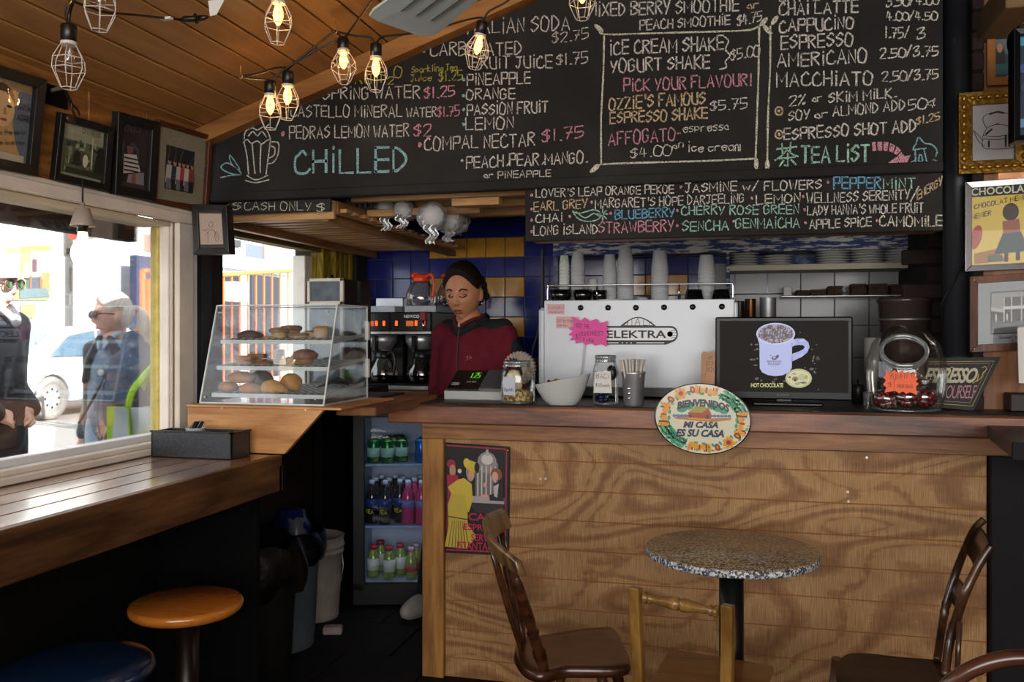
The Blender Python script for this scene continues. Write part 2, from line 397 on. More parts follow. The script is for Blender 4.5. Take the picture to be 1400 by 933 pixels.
def fonttext(text, shear=0.0, bold=0.0, spacing=1.0):
 """Blender's own font as flat mesh, normalised to width 1 and height 1"""
 cu = bpy.data.curves.new('t', 'FONT'); cu.body = text; cu.shear = shear; cu.offset = bold; cu.space_character = spacing; cu.resolution_u = 3
 ob = bpy.data.objects.new('t', cu); me = bpy.data.meshes.new_from_object(ob)
 vs = [v_.co.copy() for v_ in me.vertices]; fs = [tuple(p.vertices) for p in me.polygons]
 bpy.data.objects.remove(ob); bpy.data.meshes.remove(me); bpy.data.curves.remove(cu)
 x0 = min(v_.x for v_ in vs); x1 = max(v_.x for v_ in vs); y0 = min(v_.y for v_ in vs); y1 = max(v_.y for v_ in vs)
 return [((v_.x - x0) / (x1 - x0), (v_.y - y0) / (y1 - y0)) for v_ in vs], fs
def ftext(mb, text, place, x0, x1, yb, yt, lift, shear=0.0, bold=0.0, spacing=1.0, warp=None):
 """place(x,y,lift)"""
 vs, fs = fonttext(text, shear, bold, spacing)
 mb.add([place(x0 + (x1 - x0) * a, (yb + (yt - yb) * b) + (warp(a) if warp else 0), lift) for a, b in vs], fs)
G['Y'] = "0613 3610"; G['e'] = "~0232331302102031"; G['i'] = "x"; G['s'] = "~33130212312000"; G['p'] = "0300 ~0323322101"
# ================================================================ ROOM
LX = -1.92          # window wall
KX = -2.10          # kitchen side wall
BY_ = 2.90          # chalkboard plane
TY = 4.60           # tiled wall
def ceil_z(x): return 2.11 + .34 * (x + 1.92)
m_ceil = wood('ceiling_wood', '#9c6c38', '#b98748', axis='y', scale=1.0, rings=6, rough=.42, bump=.06, c3='#c08e4e', fine=.6, spec=.5)
m_wallwood = wood('wall_wood', '#74491f', '#aa7436', axis='y', scale=2, rings=8, rough=.5)
m_white = plain('white_paint', '#d9cfc2', rough=.45, var=.12, vs=9)
m_whitecool = plain('white_vinyl', '#d8d8dc', rough=.35, var=.05)
m_black = plain('black_paint', '#141211', rough=.55, var=.2, vs=12)
m_dark = plain('dark_board', '#070605', rough=.8, spec=.2, var=.2)
m_floor = plain('slate_floor', '#17110e', rough=.75, spec=.2, var=.3, vs=5, bump=.2)
m_grout = plain('grout', '#4d4a48', rough=.9)
m_board = None
def boardmat():
 m, N, L, b = newmat('chalkboard')
 tc = N.new('ShaderNodeTexCoord'); n = N.new('ShaderNodeTexNoise'); n.inputs['Scale'].default_value = 2.3; n.inputs['Detail'].default_value = 6; n.inputs['Distortion'].default_value = .6
 L.new(tc.outputs['Object'], n.inputs['Vector'])
 r = ramp(N, [(.42, '#1b1a19'), (.62, '#262524'), (.8, '#3a3938')]); L.new(n.outputs['Fac'], r.inputs['Fac']); L.new(r.outputs['Color'], b.inputs['Base Color'])
 b.inputs['Roughness'].default_value = .85; b.inputs['Specular IOR Level'].default_value = .25
 return m
m_board = boardmat()
# floor: slabs on a dark bed
mb = MB(); mb.bb(-2.3, 3.2, -2.6, 5.0, -.1, -.006); floor = struct('floor', mb, m_dark)
slab = None; k = 0
for i in range(-6, 8):
 for j in range(0, 12):
  x = i * .40 + (.2 if j % 2 else 0); y = .6 + j * .38
  if x < -2.25 or x > 1.8 or y > 4.5: continue
  if slab is None:
   q = MB(); q.box((0, 0, -.003), (.392, .372, .012), .003); slab = q.build('slab', m_floor, floor); o = slab
  else: o = slab.copy(); COL.objects.link(o)
  o.location = (x, y, random.uniform(-.002, .001)); o.rotation_euler = (0, 0, random.uniform(-.004, .004))
# ceiling: planks on the slope, roof deck behind them
mb = MB(); sl = math.atan(.34)
mb.add([(-2.05, -2.6, ceil_z(-2.05) + .035), (1.0, -2.6, ceil_z(1.0) + .035), (1.0, 2.95, ceil_z(1.0) + .035), (-2.05, 2.95, ceil_z(-2.05) + .035),
  (-2.05, -2.6, ceil_z(-2.05) + .07), (1.0, -2.6, ceil_z(1.0) + .07), (1.0, 2.95, ceil_z(1.0) + .07), (-2.05, 2.95, ceil_z(-2.05) + .07)],
    [(0, 1, 2, 3), (7, 6, 5, 4), (0, 4, 5, 1), (1, 5, 6, 2), (2, 6, 7, 3), (3, 7, 4, 0)])
mb.add([(1.0, -2.6, ceil_z(1.0) + .035), (3.2, -2.6, ceil_z(1.0) - .7), (3.2, 2.95, ceil_z(1.0) - .7), (1.0, 2.95, ceil_z(1.0) + .035),
  (1.0, -2.6, ceil_z(1.0) + .08), (3.2, -2.6, ceil_z(1.0) - .65), (3.2, 2.95, ceil_z(1.0) - .65), (1.0, 2.95, ceil_z(1.0) + .08)],
    [(0, 1, 2, 3), (7, 6, 5, 4), (0, 4, 5, 1), (1, 5, 6, 2), (2, 6, 7, 3), (3, 7, 4, 0)])
ceiling = struct('ceiling', mb, m_dark)
pitch = .0905; R = Matrix.Rotation(-sl, 3, 'Y')
x = -1.985
while x < .95:
 q = MB(); w_ = (pitch - .006) / cos(sl)
 q.box((0, 0, 0), (w_, 5.5, .018), .003, R)
 o = q.build('plank', m_ceil, ceiling); o.location = (x + pitch / 2, .15, ceil_z(x + pitch / 2) + .012 + random.uniform(-.001, .001)); x += pitch
# kitchen ceiling (dark, flat), plus unseen deck and wall added to block sky light
mb = MB(); mb.bb(-2.2, .60, 2.97, 4.75, 2.10, 2.16); mb.bb(.58, 1.6, 4.0, 4.75, 2.10, 3.1); mb.bb(.57, .60, 2.97, 4.0, 2.1, 3.1); mb.bb(.55, 3.2, 2.93, 4.75, 3.08, 3.14); o = struct('ceiling', mb, m_dark)
# window wall: below sill, above window, beyond the far jamb (hole Y -0.4..2.70, Z .985..1.75)
mb = MB()
mb.bb(LX - .09, LX, -2.6, 2.86, 0, .93)
mb.bb(LX - .09, LX, -2.6, -.5, .93, 2.2); mb.bb(LX - .09, LX, -.5, 2.86, 1.783, 2.14)
mb.bb(LX - .09, LX, 2.72, 2.86, .93, 1.783)
wall_left = struct('wall_left', mb, m_wallwood)
# plywood sheets of the wall above the window (the photo lets one tell them apart)
for (y0, y1, z0, z1) in ((-.5, 1.93, 1.76, 2.10), (1.94, 2.06, 1.76, 2.10), (2.07, 2.28, 1.76, 1.99), (2.285, 2.55, 1.76, 2.10), (2.555, 2.86, 1.76, 2.10)):
 q = MB(); q.bb(LX, LX + .008, y0, y1, z0, z1, .002); q.build('panel', m_wallwood, wall_left)
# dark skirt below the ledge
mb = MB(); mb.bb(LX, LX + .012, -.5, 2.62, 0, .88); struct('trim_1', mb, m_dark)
# window 1
win = struct('window_1', MB().bb(LX - .03, LX + .0, -.5, 2.70, .945, .985), m_white)
def wpart(name, mat, *a, bev=.003): q = MB(); q.bb(*a, bev); return q.build(name, mat, win)
wpart('sill', m_white, LX - .0, LX + .045, -.5, 2.72, .952, .972)
wpart('sill', m_white, LX - .02, LX + .022, -.5, 2.72, .972, .988)
wpart('frame_rail', m_whitecool, LX - .075, LX - .03, -.5, 2.70, .985, 1.008)
wpart('sill_front', plain('sill_tan', '#9b8b74', rough=.6, var=.1), LX + .0, LX + .035, -.5, 2.72, .925, .950)
wpart('casing_head', m_white, LX - .0, LX + .028, -.5, 2.835, 1.749, 1.785)
wpart('casing_head', m_white, LX - .0, LX + .016, -.5, 2.835, 1.785, 1.800)
wpart('head_lining', plain('cream_paint', '#c9b79b', rough=.5, var=.1), LX - .12, LX + .0, -.5, 2.70, 1.733, 1.749)
wpart('casing_jamb', m_white, LX - .0, LX + .022, 2.715, 2.80, .988, 1.749)
wpart('casing_jamb', m_whitecool, LX - .0, LX + .014, 2.795, 2.835, .988, 1.749)
wpart('jamb_lining', m_white, LX - .05, LX + .0, 2.70, 2.715, .988, 1.749)
wpart('jamb_lining', m_white, LX - .035, LX - .005, 2.692, 2.702, .988, 1.74)
wpart('jamb_lining', plain('yellow_edge', '#c9b25a', rough=.7, var=.3, vs=30), LX - .085, LX - .05, 2.697, 2.71, .985, 1.733)
wpart('pane', glassy('window_glass', refl=.03), LX - .062, LX - .058, -.5, 2.70, 1.0, 1.733, bev=0)
# outside lintel beam seen through the pane
mb = MB(); mb.bb(LX - .22, LX - .17, -.6, 2.75, 1.688, 1.80, .004); q = struct('trim_2', mb, wood('weathered_beam', '#2a221c', '#57493c', axis='y', rough=.8))
# corner posts between window and pass-through
m_post = plain('post_grey', '#24262b', rough=.5, var=.15)
for (x0, x1, y0, y1, mt) in ((LX - .10, LX + .004, 2.838, 2.88, m_black), (LX - .12, LX - .0, 2.88, 2.95, m_post), (LX - .16, LX - .01, 2.95, 3.04, m_black), (KX - .05, LX - .06, 3.04, 3.12, m_black)):
 mb = MB(); mb.bb(x0, x1, y0, y1, 0, 1.86 if y1 < 3 else 2.1, .004); struct('trim_3', mb, mt)
# kitchen side wall with pass-through (Y 3.12..4.02, Z 1.12..1.75)
m_kwall = plain('kitchen_wall_dark', '#1a130e', rough=.7, var=.3)
mb = MB(); mb.bb(KX - .12, KX, 3.12, 4.75, 0, 1.05); mb.bb(KX - .12, KX, 3.12, 4.75, 1.80, 2.12); mb.bb(KX - .12, KX, 4.16, 4.75, 1.05, 1.80)
struct('wall_side', mb, m_kwall)
m_yel = wood('yellow_wood', '#5f4d0c', '#a38c1a', axis='z', rings=14, rough=.7, scale=2.5)
m_yely = wood('yellow_wood_beam', '#4f430f', '#8d7a1c', axis='y', rings=14, rough=.7, scale=2.5)
win2 = struct('window_2', MB().bb(KX - .10, KX + .03, 3.12, 4.16, 1.05, 1.09), m_white)
def w2(name, mat, *a): q = MB(); q.bb(*a, .003); return q.build(name, mat, win2)
w2('head_beam', m_yely, KX - .02, KX + .05, 3.05, 4.2, 1.77, 1.81)
w2('head_beam', wood('brown_beam', '#3a2412', '#6d4524', axis='y', rough=.5), KX + .02, KX + .10, 3.05, 4.5, 1.80, 1.87)
w2('jamb', m_white, KX - .07, KX - .0, 4.04, 4.12, 1.05, 1.75)
w2('jamb', m_yel, KX - .01, KX + .06, 4.12, 4.20, 1.05, 1.80)
for k in range(4): w2('slat', m_yel, KX + .0, KX + .085, 4.215 + k * .055, 4.262 + k * .055, 1.05, 1.80)
w2('jamb', m_kwall, KX + .0, KX + .10, 4.44, 4.59, 1.0, 1.80)
# tiled wall
m_cream = plain('grout_tile', '#6c6a68', rough=.9)
mb = MB(); mb.bb(-2.25, 1.5, TY + .008, TY + .1, 0, 2.12); wallb = struct('wall_back', mb, m_grout)
m_blue = plain('blue_tile', '#17236e', rough=.16, spec=.5, var=.35, vs=16, coat=.25, bump=.06, bs=5)
m_ylw = plain('ochre_tile', '#bd862e', rough=.16, spec=.5, var=.25, vs=16, coat=.25, bump=.06, bs=5)
m_wht = plain('white_tile', '#8a8a8c', rough=.2, spec=.3, var=.08, vs=10, bump=.06, bs=5)
tp = .1081; x0 = PY(512.5, 455, TY).x; ztop = PY(580, 327.5, TY).z
tiles = {}
def tile(mat, key, x, z, s_=.1081, depth=.008):
 kk = (key, s_)
 if kk not in tiles:
  q = MB(); q.box((0, 0, 0), (s_ - .004, depth, s_ - .004), .0018); o = q.build('tile', mat, wallb); tiles[kk] = o
 else: o = tiles[kk].copy(); COL.objects.link(o)
 o.location = (x, TY + .004 + random.uniform(-.0006, .0006), z); o.rotation_euler = (random.uniform(-.006, .006), 0, random.uniform(-.006, .006))
for i in range(-1, 22):
 for j in range(-6, 7):
  x = x0 + (i + .5) * tp; z = ztop + (j + .5) * tp
  if x > .87 or z > 2.05 or z < .95: continue
  if x > .18 and z < 1.62: continue
  yl = False
  if j % 2 == 1 and j < 4: pass
  row = -1 - j      # row 0 is the first below ztop
  if row % 2 == 0 and 3 <= i < 8: yl = True
  if row == -2 and i >= 5: yl = i < 8
  if row == 2 and 13 <= i <= 15: yl = True
  tile(m_ylw if yl else m_blue, 'y' if yl else 'b', x, z)
xw = PY(1004.5, 455, TY).x; zw = PY(1100, 401.5, TY).z
for i in range(-1, 6):
 for j in range(-3, 2):
  x = xw + (i + .5) * .1595; z = zw + (j + .5) * .1595
  if z > 1.64: continue
  tile(m_wht, 'w', x, z, .1595, .012)
# right: brick return, steel pipe, plywood wall
mb = MB(); mb.bb(.775, 1.6, 3.97, 4.6, 0, 3.0); brickw = struct('wall_right', mb, plain('mortar', '#161210', rough=.95))
m_brick = plain('dark_brick', '#241410', rough=.8, var=.5, vs=20, bump=.4)
bk = None
for j in range(14, 30):
 for i in range(3):
  q = .78 + i * .21 - (.1 if j % 2 else 0) + .1
  if bk is None: t_ = MB(); t_.box((0, 0, 0), (.198, .03, .062), .004); bk = t_.build('brick', m_brick, brickw); o = bk
  else: o = bk.copy(); COL.objects.link(o)
  o.location = (q, 3.965 + random.uniform(-.003, .003), .03 + j * .0715)
m_ply = wood('red_plywood', '#6e4324', '#a06c40', axis='z', rings=9, rough=.5, scale=1.3)
mb = MB(); mb.bb(.862, 3.0, 3.46, 3.56, 0, 3.1, .003); struct('wall_right', mb, m_ply)
mb = MB(); mb.bb(.826, .860, 3.44, 3.50, 1.06, 3.1, .003); bs = struct('trim_4', mb, plain('mortar', '#161210'))
for j in range(26):
 q = MB(); q.bb(.822, .861, 3.433, 3.445, 1.07 + j * .072, 1.134 + j * .072, .003); q.build('brick', m_brick, bs)
mb = MB(); mb.bb(.84, 1.6, 3.1, 3.46, PY(1360, 12, 3.1).z, PY(1360, 12, 3.1).z + .10, .004); struct('trim_5', mb, plain('tan_beam', '#7a6140', rough=.8, var=.2, bump=.3, bs=200))
mb = MB(); mb.bb(1.6, 1.7, 3.56, 4.75, 0, 3.1); struct('wall_right', mb, m_dark)  # unseen wall added to keep the sun out of the kitchen
mb = MB(); mb.bb(3.0, 3.1, -2.6, 3.5, 0, 2.5); struct('wall_right', mb, m_wallwood)
mb = MB(); mb.bb(-2.0, 3.0, -2.72, -2.6, 0, .85); struct('light_block_front', mb, m_wallwood)  # unseen low wall added to cut bright reflections and floor light
# rake trim where ceiling meets the board
m_rafter = wood('rafter_wood', '#7a4d20', '#a8743a', axis='x', rings=6, rough=.5)
mb = MB()
def raf(x0, x1, d0, d1, y0, y1):
 mb.add([(x0, y0, ceil_z(x0) - d0), (x1, y0, ceil_z(x1) - d0), (x1, y1, ceil_z(x1) - d0), (x0, y1, ceil_z(x0) - d0),
   (x0, y0, ceil_z(x0) - d1), (x1, y0, ceil_z(x1) - d1), (x1, y1, ceil_z(x1) - d1), (x0, y1, ceil_z(x0) - d1)],
     [(3, 2, 1, 0), (4, 5, 6, 7), (0, 1, 5, 4), (1, 2, 6, 5), (2, 3, 7, 6), (3, 0, 4, 7)])
raf(-1.93, 1.0, 0.0, .062, 2.845, 2.90); struct('trim_6', mb, m_rafter)
# ================================================================ CHALKBOARDS
CHK = {'w': chalkmat('chalk_white', '#cfcac2'), 'b': chalkmat('chalk_blue', '#8ab6bd'), 'p': chalkmat('chalk_pink', '#c98d9b'),
    'y': chalkmat('chalk_yellow', '#a8a450'), 't': chalkmat('chalk_tan', '#c8b08c'), 'g': chalkmat('chalk_green', '#9cc7b4'),
    'c': chalkmat('chalk_cream', '#cfcdb8'), 'B': chalkmat('chalk_sky', '#6fa9c9')}
NM = {'w': 'white', 'b': 'pale blue', 'p': 'pink', 'y': 'yellow', 't': 'tan', 'g': 'pale green', 'c': 'cream', 'B': 'sky blue'}
xr = PY(1289, 200, BY_).x; zb = 1.852
board = thing('chalkboard_menu', 'huge black sloping-topped chalkboard menu of drinks under the wooden ceiling', 'chalkboard', (0, BY_, zb))
q = MB(); bt = BY_ + .03
pl = [(LX + .008, zb), (xr, zb), (xr, ceil_z(xr) - .01), (LX + .008, ceil_z(LX) - .01)]
q.prism(pl, lambda x, y, h: (x, BY_ + h, y), 0.0, .03); q.build('panel', m_board, board, org=board.location)
q = MB(); q.bb(LX + .008, xr, BY_ - .012, BY_ + .028, zb - .005, zb + .028, .004); q.build('bottom_rail', m_board, board, org=board.location)
def on_board(px, py): return PY(px, py, BY_)
def txt(par, text, x0, y0, x1, y1, h, c='w', wd=.0062, slant=0, place=on_board, name='chalk_text', jit=.3, mat=None, nrm=(0, -1, 0), lift=.0012):
 q = MB(); write(q, text, (x0, y0), (x1, y1), h, place, wd, lift, nrm, jit, slant)
 o = q.build(name, mat or CHK[c], par, org=par.location if par is not None else None)
 return o
L = [("FRUiT", 474, 115, 526, 113, 18, 'y'), ("2", 530, 116, 538, 115, 10, 'y'), ("O", 539, 107, 550, 106, 15, 'y'), ("Sparkling Tea", 563, 100, 625, 96, 9, 'y', .004), ("Juice", 562, 112, 590, 110, 9, 'y', .004), ("$1.25", 600, 112, 632, 109, 13, 'y', .005),
  ("SPRiNG WATER", 442, 136, 574, 134, 16, 'w'), ("$1.25", 580, 134, 621, 132, 15, 'p'),
  ("CASTELLO MiNERAL", 398, 160, 550, 160, 15, 'w', .0055), ("WATER", 556, 160, 597, 159, 13, 'w', .005), ("$1.75", 598, 160, 628, 158, 14, 'p', .005),
  ("PEDRAS LEMON WATER", 396, 190, 559, 186, 16, 'w', .0058), ("$2", 566, 187, 589, 186, 15, 'p'),
  ("CHiLLED", 404, 238, 556, 233, 31, 'b', .0125),
  ("iTALiAN SODA", 638, 47, 779, 41, 19, 'w'), ("$2.75", 755, 59, 804, 53, 14, 'w', .005), ("CARBONATED", 589, 76, 713, 74, 17, 'w'),
  ("FRUiT JUiCE", 646, 94, 755, 92, 16, 'w'), ("$1.75", 761, 89, 803, 86, 15, 'w', .0055), ("PiNEAPPLE", 639, 117, 725, 114, 15, 'w'),
  ("ORANGE", 638, 136, 704, 135, 14, 'w'), ("PASSiON FRUiT", 639, 158, 749, 153, 15, 'w'), ("LEMON", 637, 178, 702, 175, 15, 'w'),
  ("COMPAL NECTAR", 581, 206, 731, 199, 17, 'w'), ("$1.75", 741, 195, 797, 187, 16, 'p'), ("PEACH,PEAR,MANGO.", 638, 230, 803, 222, 15, 'w'),
  ("or", 662, 243, 674, 243, 9, 'w', .0045), ("PiNEAPPLE", 681, 244, 753, 241, 9, 'w', .0045),
  ("MiXED BERRY SMOOTHiE", 805, 22, 1010, 15, 17, 'w', .0065), ("or", 1022, 12, 1037, 10, 11, 't', .005), ("PEACH SMOOTHiE", 875, 41, 998, 33, 13, 'w', .0055), ("$4.75", 1008, 36, 1041, 28, 14, 'w', .005),
  ("iCE CREAM SHAKE", 834, 75, 989, 68, 18, 'w', .0068), ("$5.00", 999, 83, 1037, 76, 14, 'w', .005), ("YOGURT SHAKE", 835, 99, 970, 93, 17, 'w', .0068),
  ("PiCK YOUR FLAVOUR!", 853, 125, 1028, 117, 16, 'p', .0062), ("OZZiE'S FAMOUS", 833, 150, 964, 142, 16, 't', .0072), ("ESPRESSO SHAKE", 834, 169, 967, 162, 15, 't', .0068),
  ("$5.75", 971, 151, 1021, 149, 14, 'w', .005), ("AFFOGATO-", 832, 199, 932, 191, 17, 'p', .006), ("espresso", 934, 181, 996, 178, 13, 'w', .004), ("$4.00", 862, 216, 916, 212, 14, 'w', .0045),
  ("on", 920, 203, 934, 202, 10, 'w', .004), ("ice cream", 941, 208, 1012, 206, 13, 'w', .0045),
  ("3.50/4.00", 1212, 9, 1282, 5, 14, 'w', .0055), ("LATTE", 1066, 2, 1120, 0, 14, 'w', .006), ("CHAi LATTE", 1066, 21, 1173, 16, 16, 'w', .0068), ("CAPPUCiNO", 1066, 44, 1167, 39, 16, 'w', .0068), ("4.00/4.50", 1212, 28, 1280, 27, 11, 'w', .0055),
  ("ESPRESSO", 1068, 67, 1166, 62, 17, 'w', .0068), ("1.75/", 1210, 52, 1243, 52, 14, 'w', .0055), ("3", 1254, 53, 1264, 53, 15, 'w', .0055), ("AMERiCANO", 1063, 92, 1185, 85, 18, 'w', .0068),
  ("2.50/3.75", 1203, 80, 1282, 76, 13, 'w', .0055), ("MACCHiATO", 1062, 118, 1193, 116, 18, 'w', .0068), ("2.50/3.75", 1206, 112, 1282, 108, 13, 'w', .0055),
  ("2%", 1079, 146, 1101, 143, 13, 'w', .005), ("or", 1111, 140, 1123, 138, 11, 'w', .005), ("SKiM MiLK.", 1133, 141, 1225, 133, 13, 'w', .0055),
  ("SOY or ALMOND ADD", 1078, 165, 1237, 150, 13, 'w', .0052), ("50¢", 1242, 151, 1278, 146, 14, 'w', .0052), ("ESPRESSO SHOT ADD", 1072, 191, 1252, 180, 15, 'w', .0062), ("$1.25", 1253, 170, 1284, 164, 10, 't', .005),
  ("TEA LiST", 1096, 222, 1188, 221, 21, 'g', .0085)]
for l in L: txt(board, *l)
Lt = [("LOVER'S LEAP ORANGE PEKOE", 733, 270, 921, 264, 11, 'w', .0048), ("JASMiNE w/ FLOWERS", 937, 263, 1123, 258, 12, 'w', .0052), ("PEPPER", 1140, 258, 1204, 258, 15, 'B', .006), ("MiNT", 1208, 258, 1251, 257, 13, 'g', .0055),
   ("EARL GREY", 730, 289, 803, 284, 12, 't', .0052), ("MARGARET'S HOPE DARJEELiNG", 814, 285, 1017, 277, 12, 'w', .0048), ("LEMON", 1034, 279, 1094, 276, 11, 'c', .0055), ("WELLNESS SERENiTY", 1103, 278, 1244, 272, 13, 'w', .005), ("/", 1245, 275, 1256, 274, 17, 'w', .005),
   ("ENERGY", 1254, 274, 1288, 252, 11, 't', .0048), ("CHAi", 733, 304, 769, 303, 11, 'w', .0052), ("BLUEBERRY", 841, 300, 922, 296, 12, 'B', .0055), ("CHERRY ROSE GREEN", 932, 294, 1092, 292, 12, 'g', .005),
   ("LADY HANNA'S WHOLE FRUiT", 1104, 294, 1262, 290, 12, 'w', .0048), ("LONG iSLAND", 730, 322, 817, 319, 12, 'w', .0052), ("STRAWBERRY", 819, 319, 921, 316, 14, 'p', .0055), ("SENCHA", 933, 316, 996, 314, 13, 'g', .0052),
   ("GENMAiCHA", 1006, 312, 1093, 311, 13, 'g', .0052), ("APPLE SPiCE", 1107, 313, 1191, 309, 12, 'w', .005), ("CAMOMiLE", 1203, 309, 1288, 309, 13, 'c', .0055)]
tx0 = PY(718, 290, BY_).x; tz0 = PY(1000, 323, BY_).z
tb = thing('chalkboard_tea_list', 'long low black chalkboard of tea names fixed below the big menu', 'chalkboard', ((tx0 + xr) / 2, BY_, tz0))
q = MB(); q.bb(tx0, xr, BY_, BY_ + .02, tz0, zb - .006, .003); q.build('panel', m_board, tb, org=tb.location)
q = MB(); q.bb(tx0 + .01, xr, BY_ + .02, BY_ + .14, tz0 + .005, tz0 + .035, .003); q.build('rear_ledge', m_wallwood, tb, org=tb.location)
for l in Lt: txt(tb, *l)
def draw(par, lines, c, wd=.005, place=on_board, name='chalk_drawing', label=None, smooth=True, mat=None, nrm=(0, -1, 0), lift=.0012):
 q = MB(); o = []
 for l in lines:
  p = [Vector((a[0], a[1], 0)) for a in l]
  if smooth and len(p) > 2: p = cat_rom(p, 5)
  o.append([place(a.x, a.y) for a in p])
 strokes(q, o, wd, lift, nrm); ob = q.build(name, mat or CHK[c], par, org=par.location)
 if label: ob['label'] = label
 return ob
def dots(par, pts, c, r=2.4, place=on_board, name='chalk_dot', lift=.0013):
 for (x, y) in pts:
  q = MB(); P = [place(x + r * cos(a) * random.uniform(.75, 1.15), y + r * 1.15 * sin(a) * random.uniform(.8, 1.15)) - Vector((0, lift, 0)) for a in [k * 2 * pi / 9 for k in range(9)]]
  q.add(P, [tuple(range(9))]); q.build(name, CHK[c], par, org=par.location)
dots(board, [(580, 70), (634, 109), (634, 131), (634, 150), (634, 170)], 'b'); dots(board, [(387, 183), (574, 198)], 'p', 3); dots(board, [(432, 129), (468, 108)], 'c'); dots(board, [(632, 220), (1065, 152), (1065, 184)], 'w', 2)
dots(tb, [(727, 267), (727, 286), (727, 301), (727, 317), (809, 277), (779, 296), (835, 292), (926, 288), (926, 309), (931, 256), (1028, 271), (1003, 303), (1132, 249), (1098, 269), (1100, 287), (1101, 305), (1199, 302)], 'p', 2)
# frame line with leaf-shaped ends round the shakes
draw(board, [[(820, 40), (826, 47), (880, 46), (950, 44), (1015, 42), (1034, 38), (1046, 27)], [(826, 47), (825, 100), (822, 160), (822, 225)], [(812, 231), (822, 225), (900, 222), (970, 220), (1033, 217)], [(1038, 36), (1037, 100), (1035, 160), (1033, 222)], [(1053, 36), (1053, 90), (1050, 160), (1049, 224)], [(1050, 40), (1055, 46)]], 'c', .0055, label='chalk frame line')
def blob(par, pts, c, place=on_board, lift=.0014, name='chalk_fill', mat=None):
 q = MB(); q.add([place(x, y) - Vector((0, lift, 0)) for x, y in pts], [tuple(range(len(pts)))]); return q.build(name, mat or CHK[c], par, org=par.location)
for (x, y, a) in ((819, 39, .7), (1044, 30, 2.3), (813, 231, 2.5), (1034, 224, 1.57), (1049, 226, 1.57), (1048, 40, .9), (1059, 28, 2.2)):
 blob(board, [(x + cos(a) * 8 * cos(t) - sin(a) * 3.2 * sin(t), y + sin(a) * 8 * cos(t) + cos(a) * 3.2 * sin(t)) for t in [k * pi / 6 for k in range(12)]], 'c')
draw(board, [[(990, 50), (996, 56), (992, 68), (998, 76), (992, 84), (993, 92), (984, 95)]], 'w', .0045)
for (x, y) in ((1065, 152), (1065, 184)): draw(board, [[(x + 5 * cos(t), y + 5.5 * sin(t)) for t in [k * pi / 5 for k in range(11)]]], 't', .005)
# coffee glass with whipped cream and the leaves beside it
draw(board, [[(333, 195), (338, 191), (344, 196), (352, 193), (358, 197), (364, 193), (370, 190)], [(334, 195), (338, 215), (340, 238)], [(370, 192), (367, 215), (364, 238)], [(345, 197), (347, 220), (349, 238)], [(357, 197), (356, 220), (356, 236)],
    [(338, 240), (350, 246), (366, 240)], [(336, 247), (350, 250), (368, 246)], [(370, 194), (381, 196), (380, 212), (374, 222), (367, 224)], [(371, 200), (376, 203), (375, 212), (369, 216)],
    [(334, 190), (336, 180), (345, 175), (352, 178), (360, 174), (366, 180), (370, 190)], [(340, 186), (346, 180), (352, 186), (358, 180), (364, 187)], [(362, 176), (368, 170)]], 'w', .0045, label='white chalk glass of coffee with cream')
draw(board, [[(302, 228), (310, 223), (322, 229), (330, 238), (318, 238), (306, 233), (302, 228)], [(315, 212), (322, 222), (328, 232), (318, 226), (314, 216), (315, 212)], [(302, 243), (316, 240), (330, 239)]], 'b', .0045, label='pale blue chalk leaves')
# tea character, arrow and tea glass
draw(board, [[(1062, 204), (1089, 201)], [(1069, 197), (1070, 210)], [(1081, 195), (1080, 208)], [(1076, 205), (1068, 214), (1060, 219)], [(1076, 205), (1083, 211), (1091, 214)], [(1066, 217), (1087, 215)], [(1077, 210), (1077, 228), (1073, 226)], [(1071, 220), (1066, 227)], [(1082, 219), (1088, 225)]], 'g', .0055, smooth=False, label='pale green tea character')
for seg_ in ([(1192, 195), (1197, 194), (1198, 206), (1193, 207)], [(1199, 194), (1206, 194), (1206, 206), (1200, 206)], [(1208, 194), (1215, 195), (1213, 207), (1208, 206)], [(1217, 196), (1224, 199), (1221, 209), (1215, 207)], [(1226, 200), (1232, 206), (1226, 212), (1222, 210)], [(1222, 217), (1227, 214), (1232, 208), (1237, 214), (1245, 212), (1236, 231), (1214, 223)]):
 blob(board, seg_, 'p').__setitem__('label', 'pink chalk arrow piece')
draw(board, [[(1253, 197), (1250, 200), (1248, 205)], [(1248, 205), (1266, 203)], [(1251, 206), (1252, 226)], [(1263, 204), (1268, 226)], [(1244, 228), (1256, 232), (1274, 230), (1282, 222), (1276, 219)], [(1252, 197), (1256, 188), (1264, 196), (1274, 198), (1281, 206), (1279, 214)], [(1252, 226), (1262, 228), (1268, 225)], [(1244, 228), (1243, 224), (1250, 220)], [(1257, 212), (1256, 220), (1261, 221), (1260, 213), (1257, 212)]], 'b', .004, label='chalk glass of tea with a tea bag')
# fish on the tea list
draw(tb, [[(783, 289), (790, 292), (800, 290), (812, 287), (822, 292), (818, 300), (804, 303), (792, 300), (786, 294), (783, 289)], [(788, 290), (800, 298), (812, 292), (820, 297)], [(819, 296), (829, 288)], [(819, 289), (829, 299)], [(817, 293), (831, 293)], [(824, 286), (824, 301)]], 'g', .004, label='pale green chalk fish')
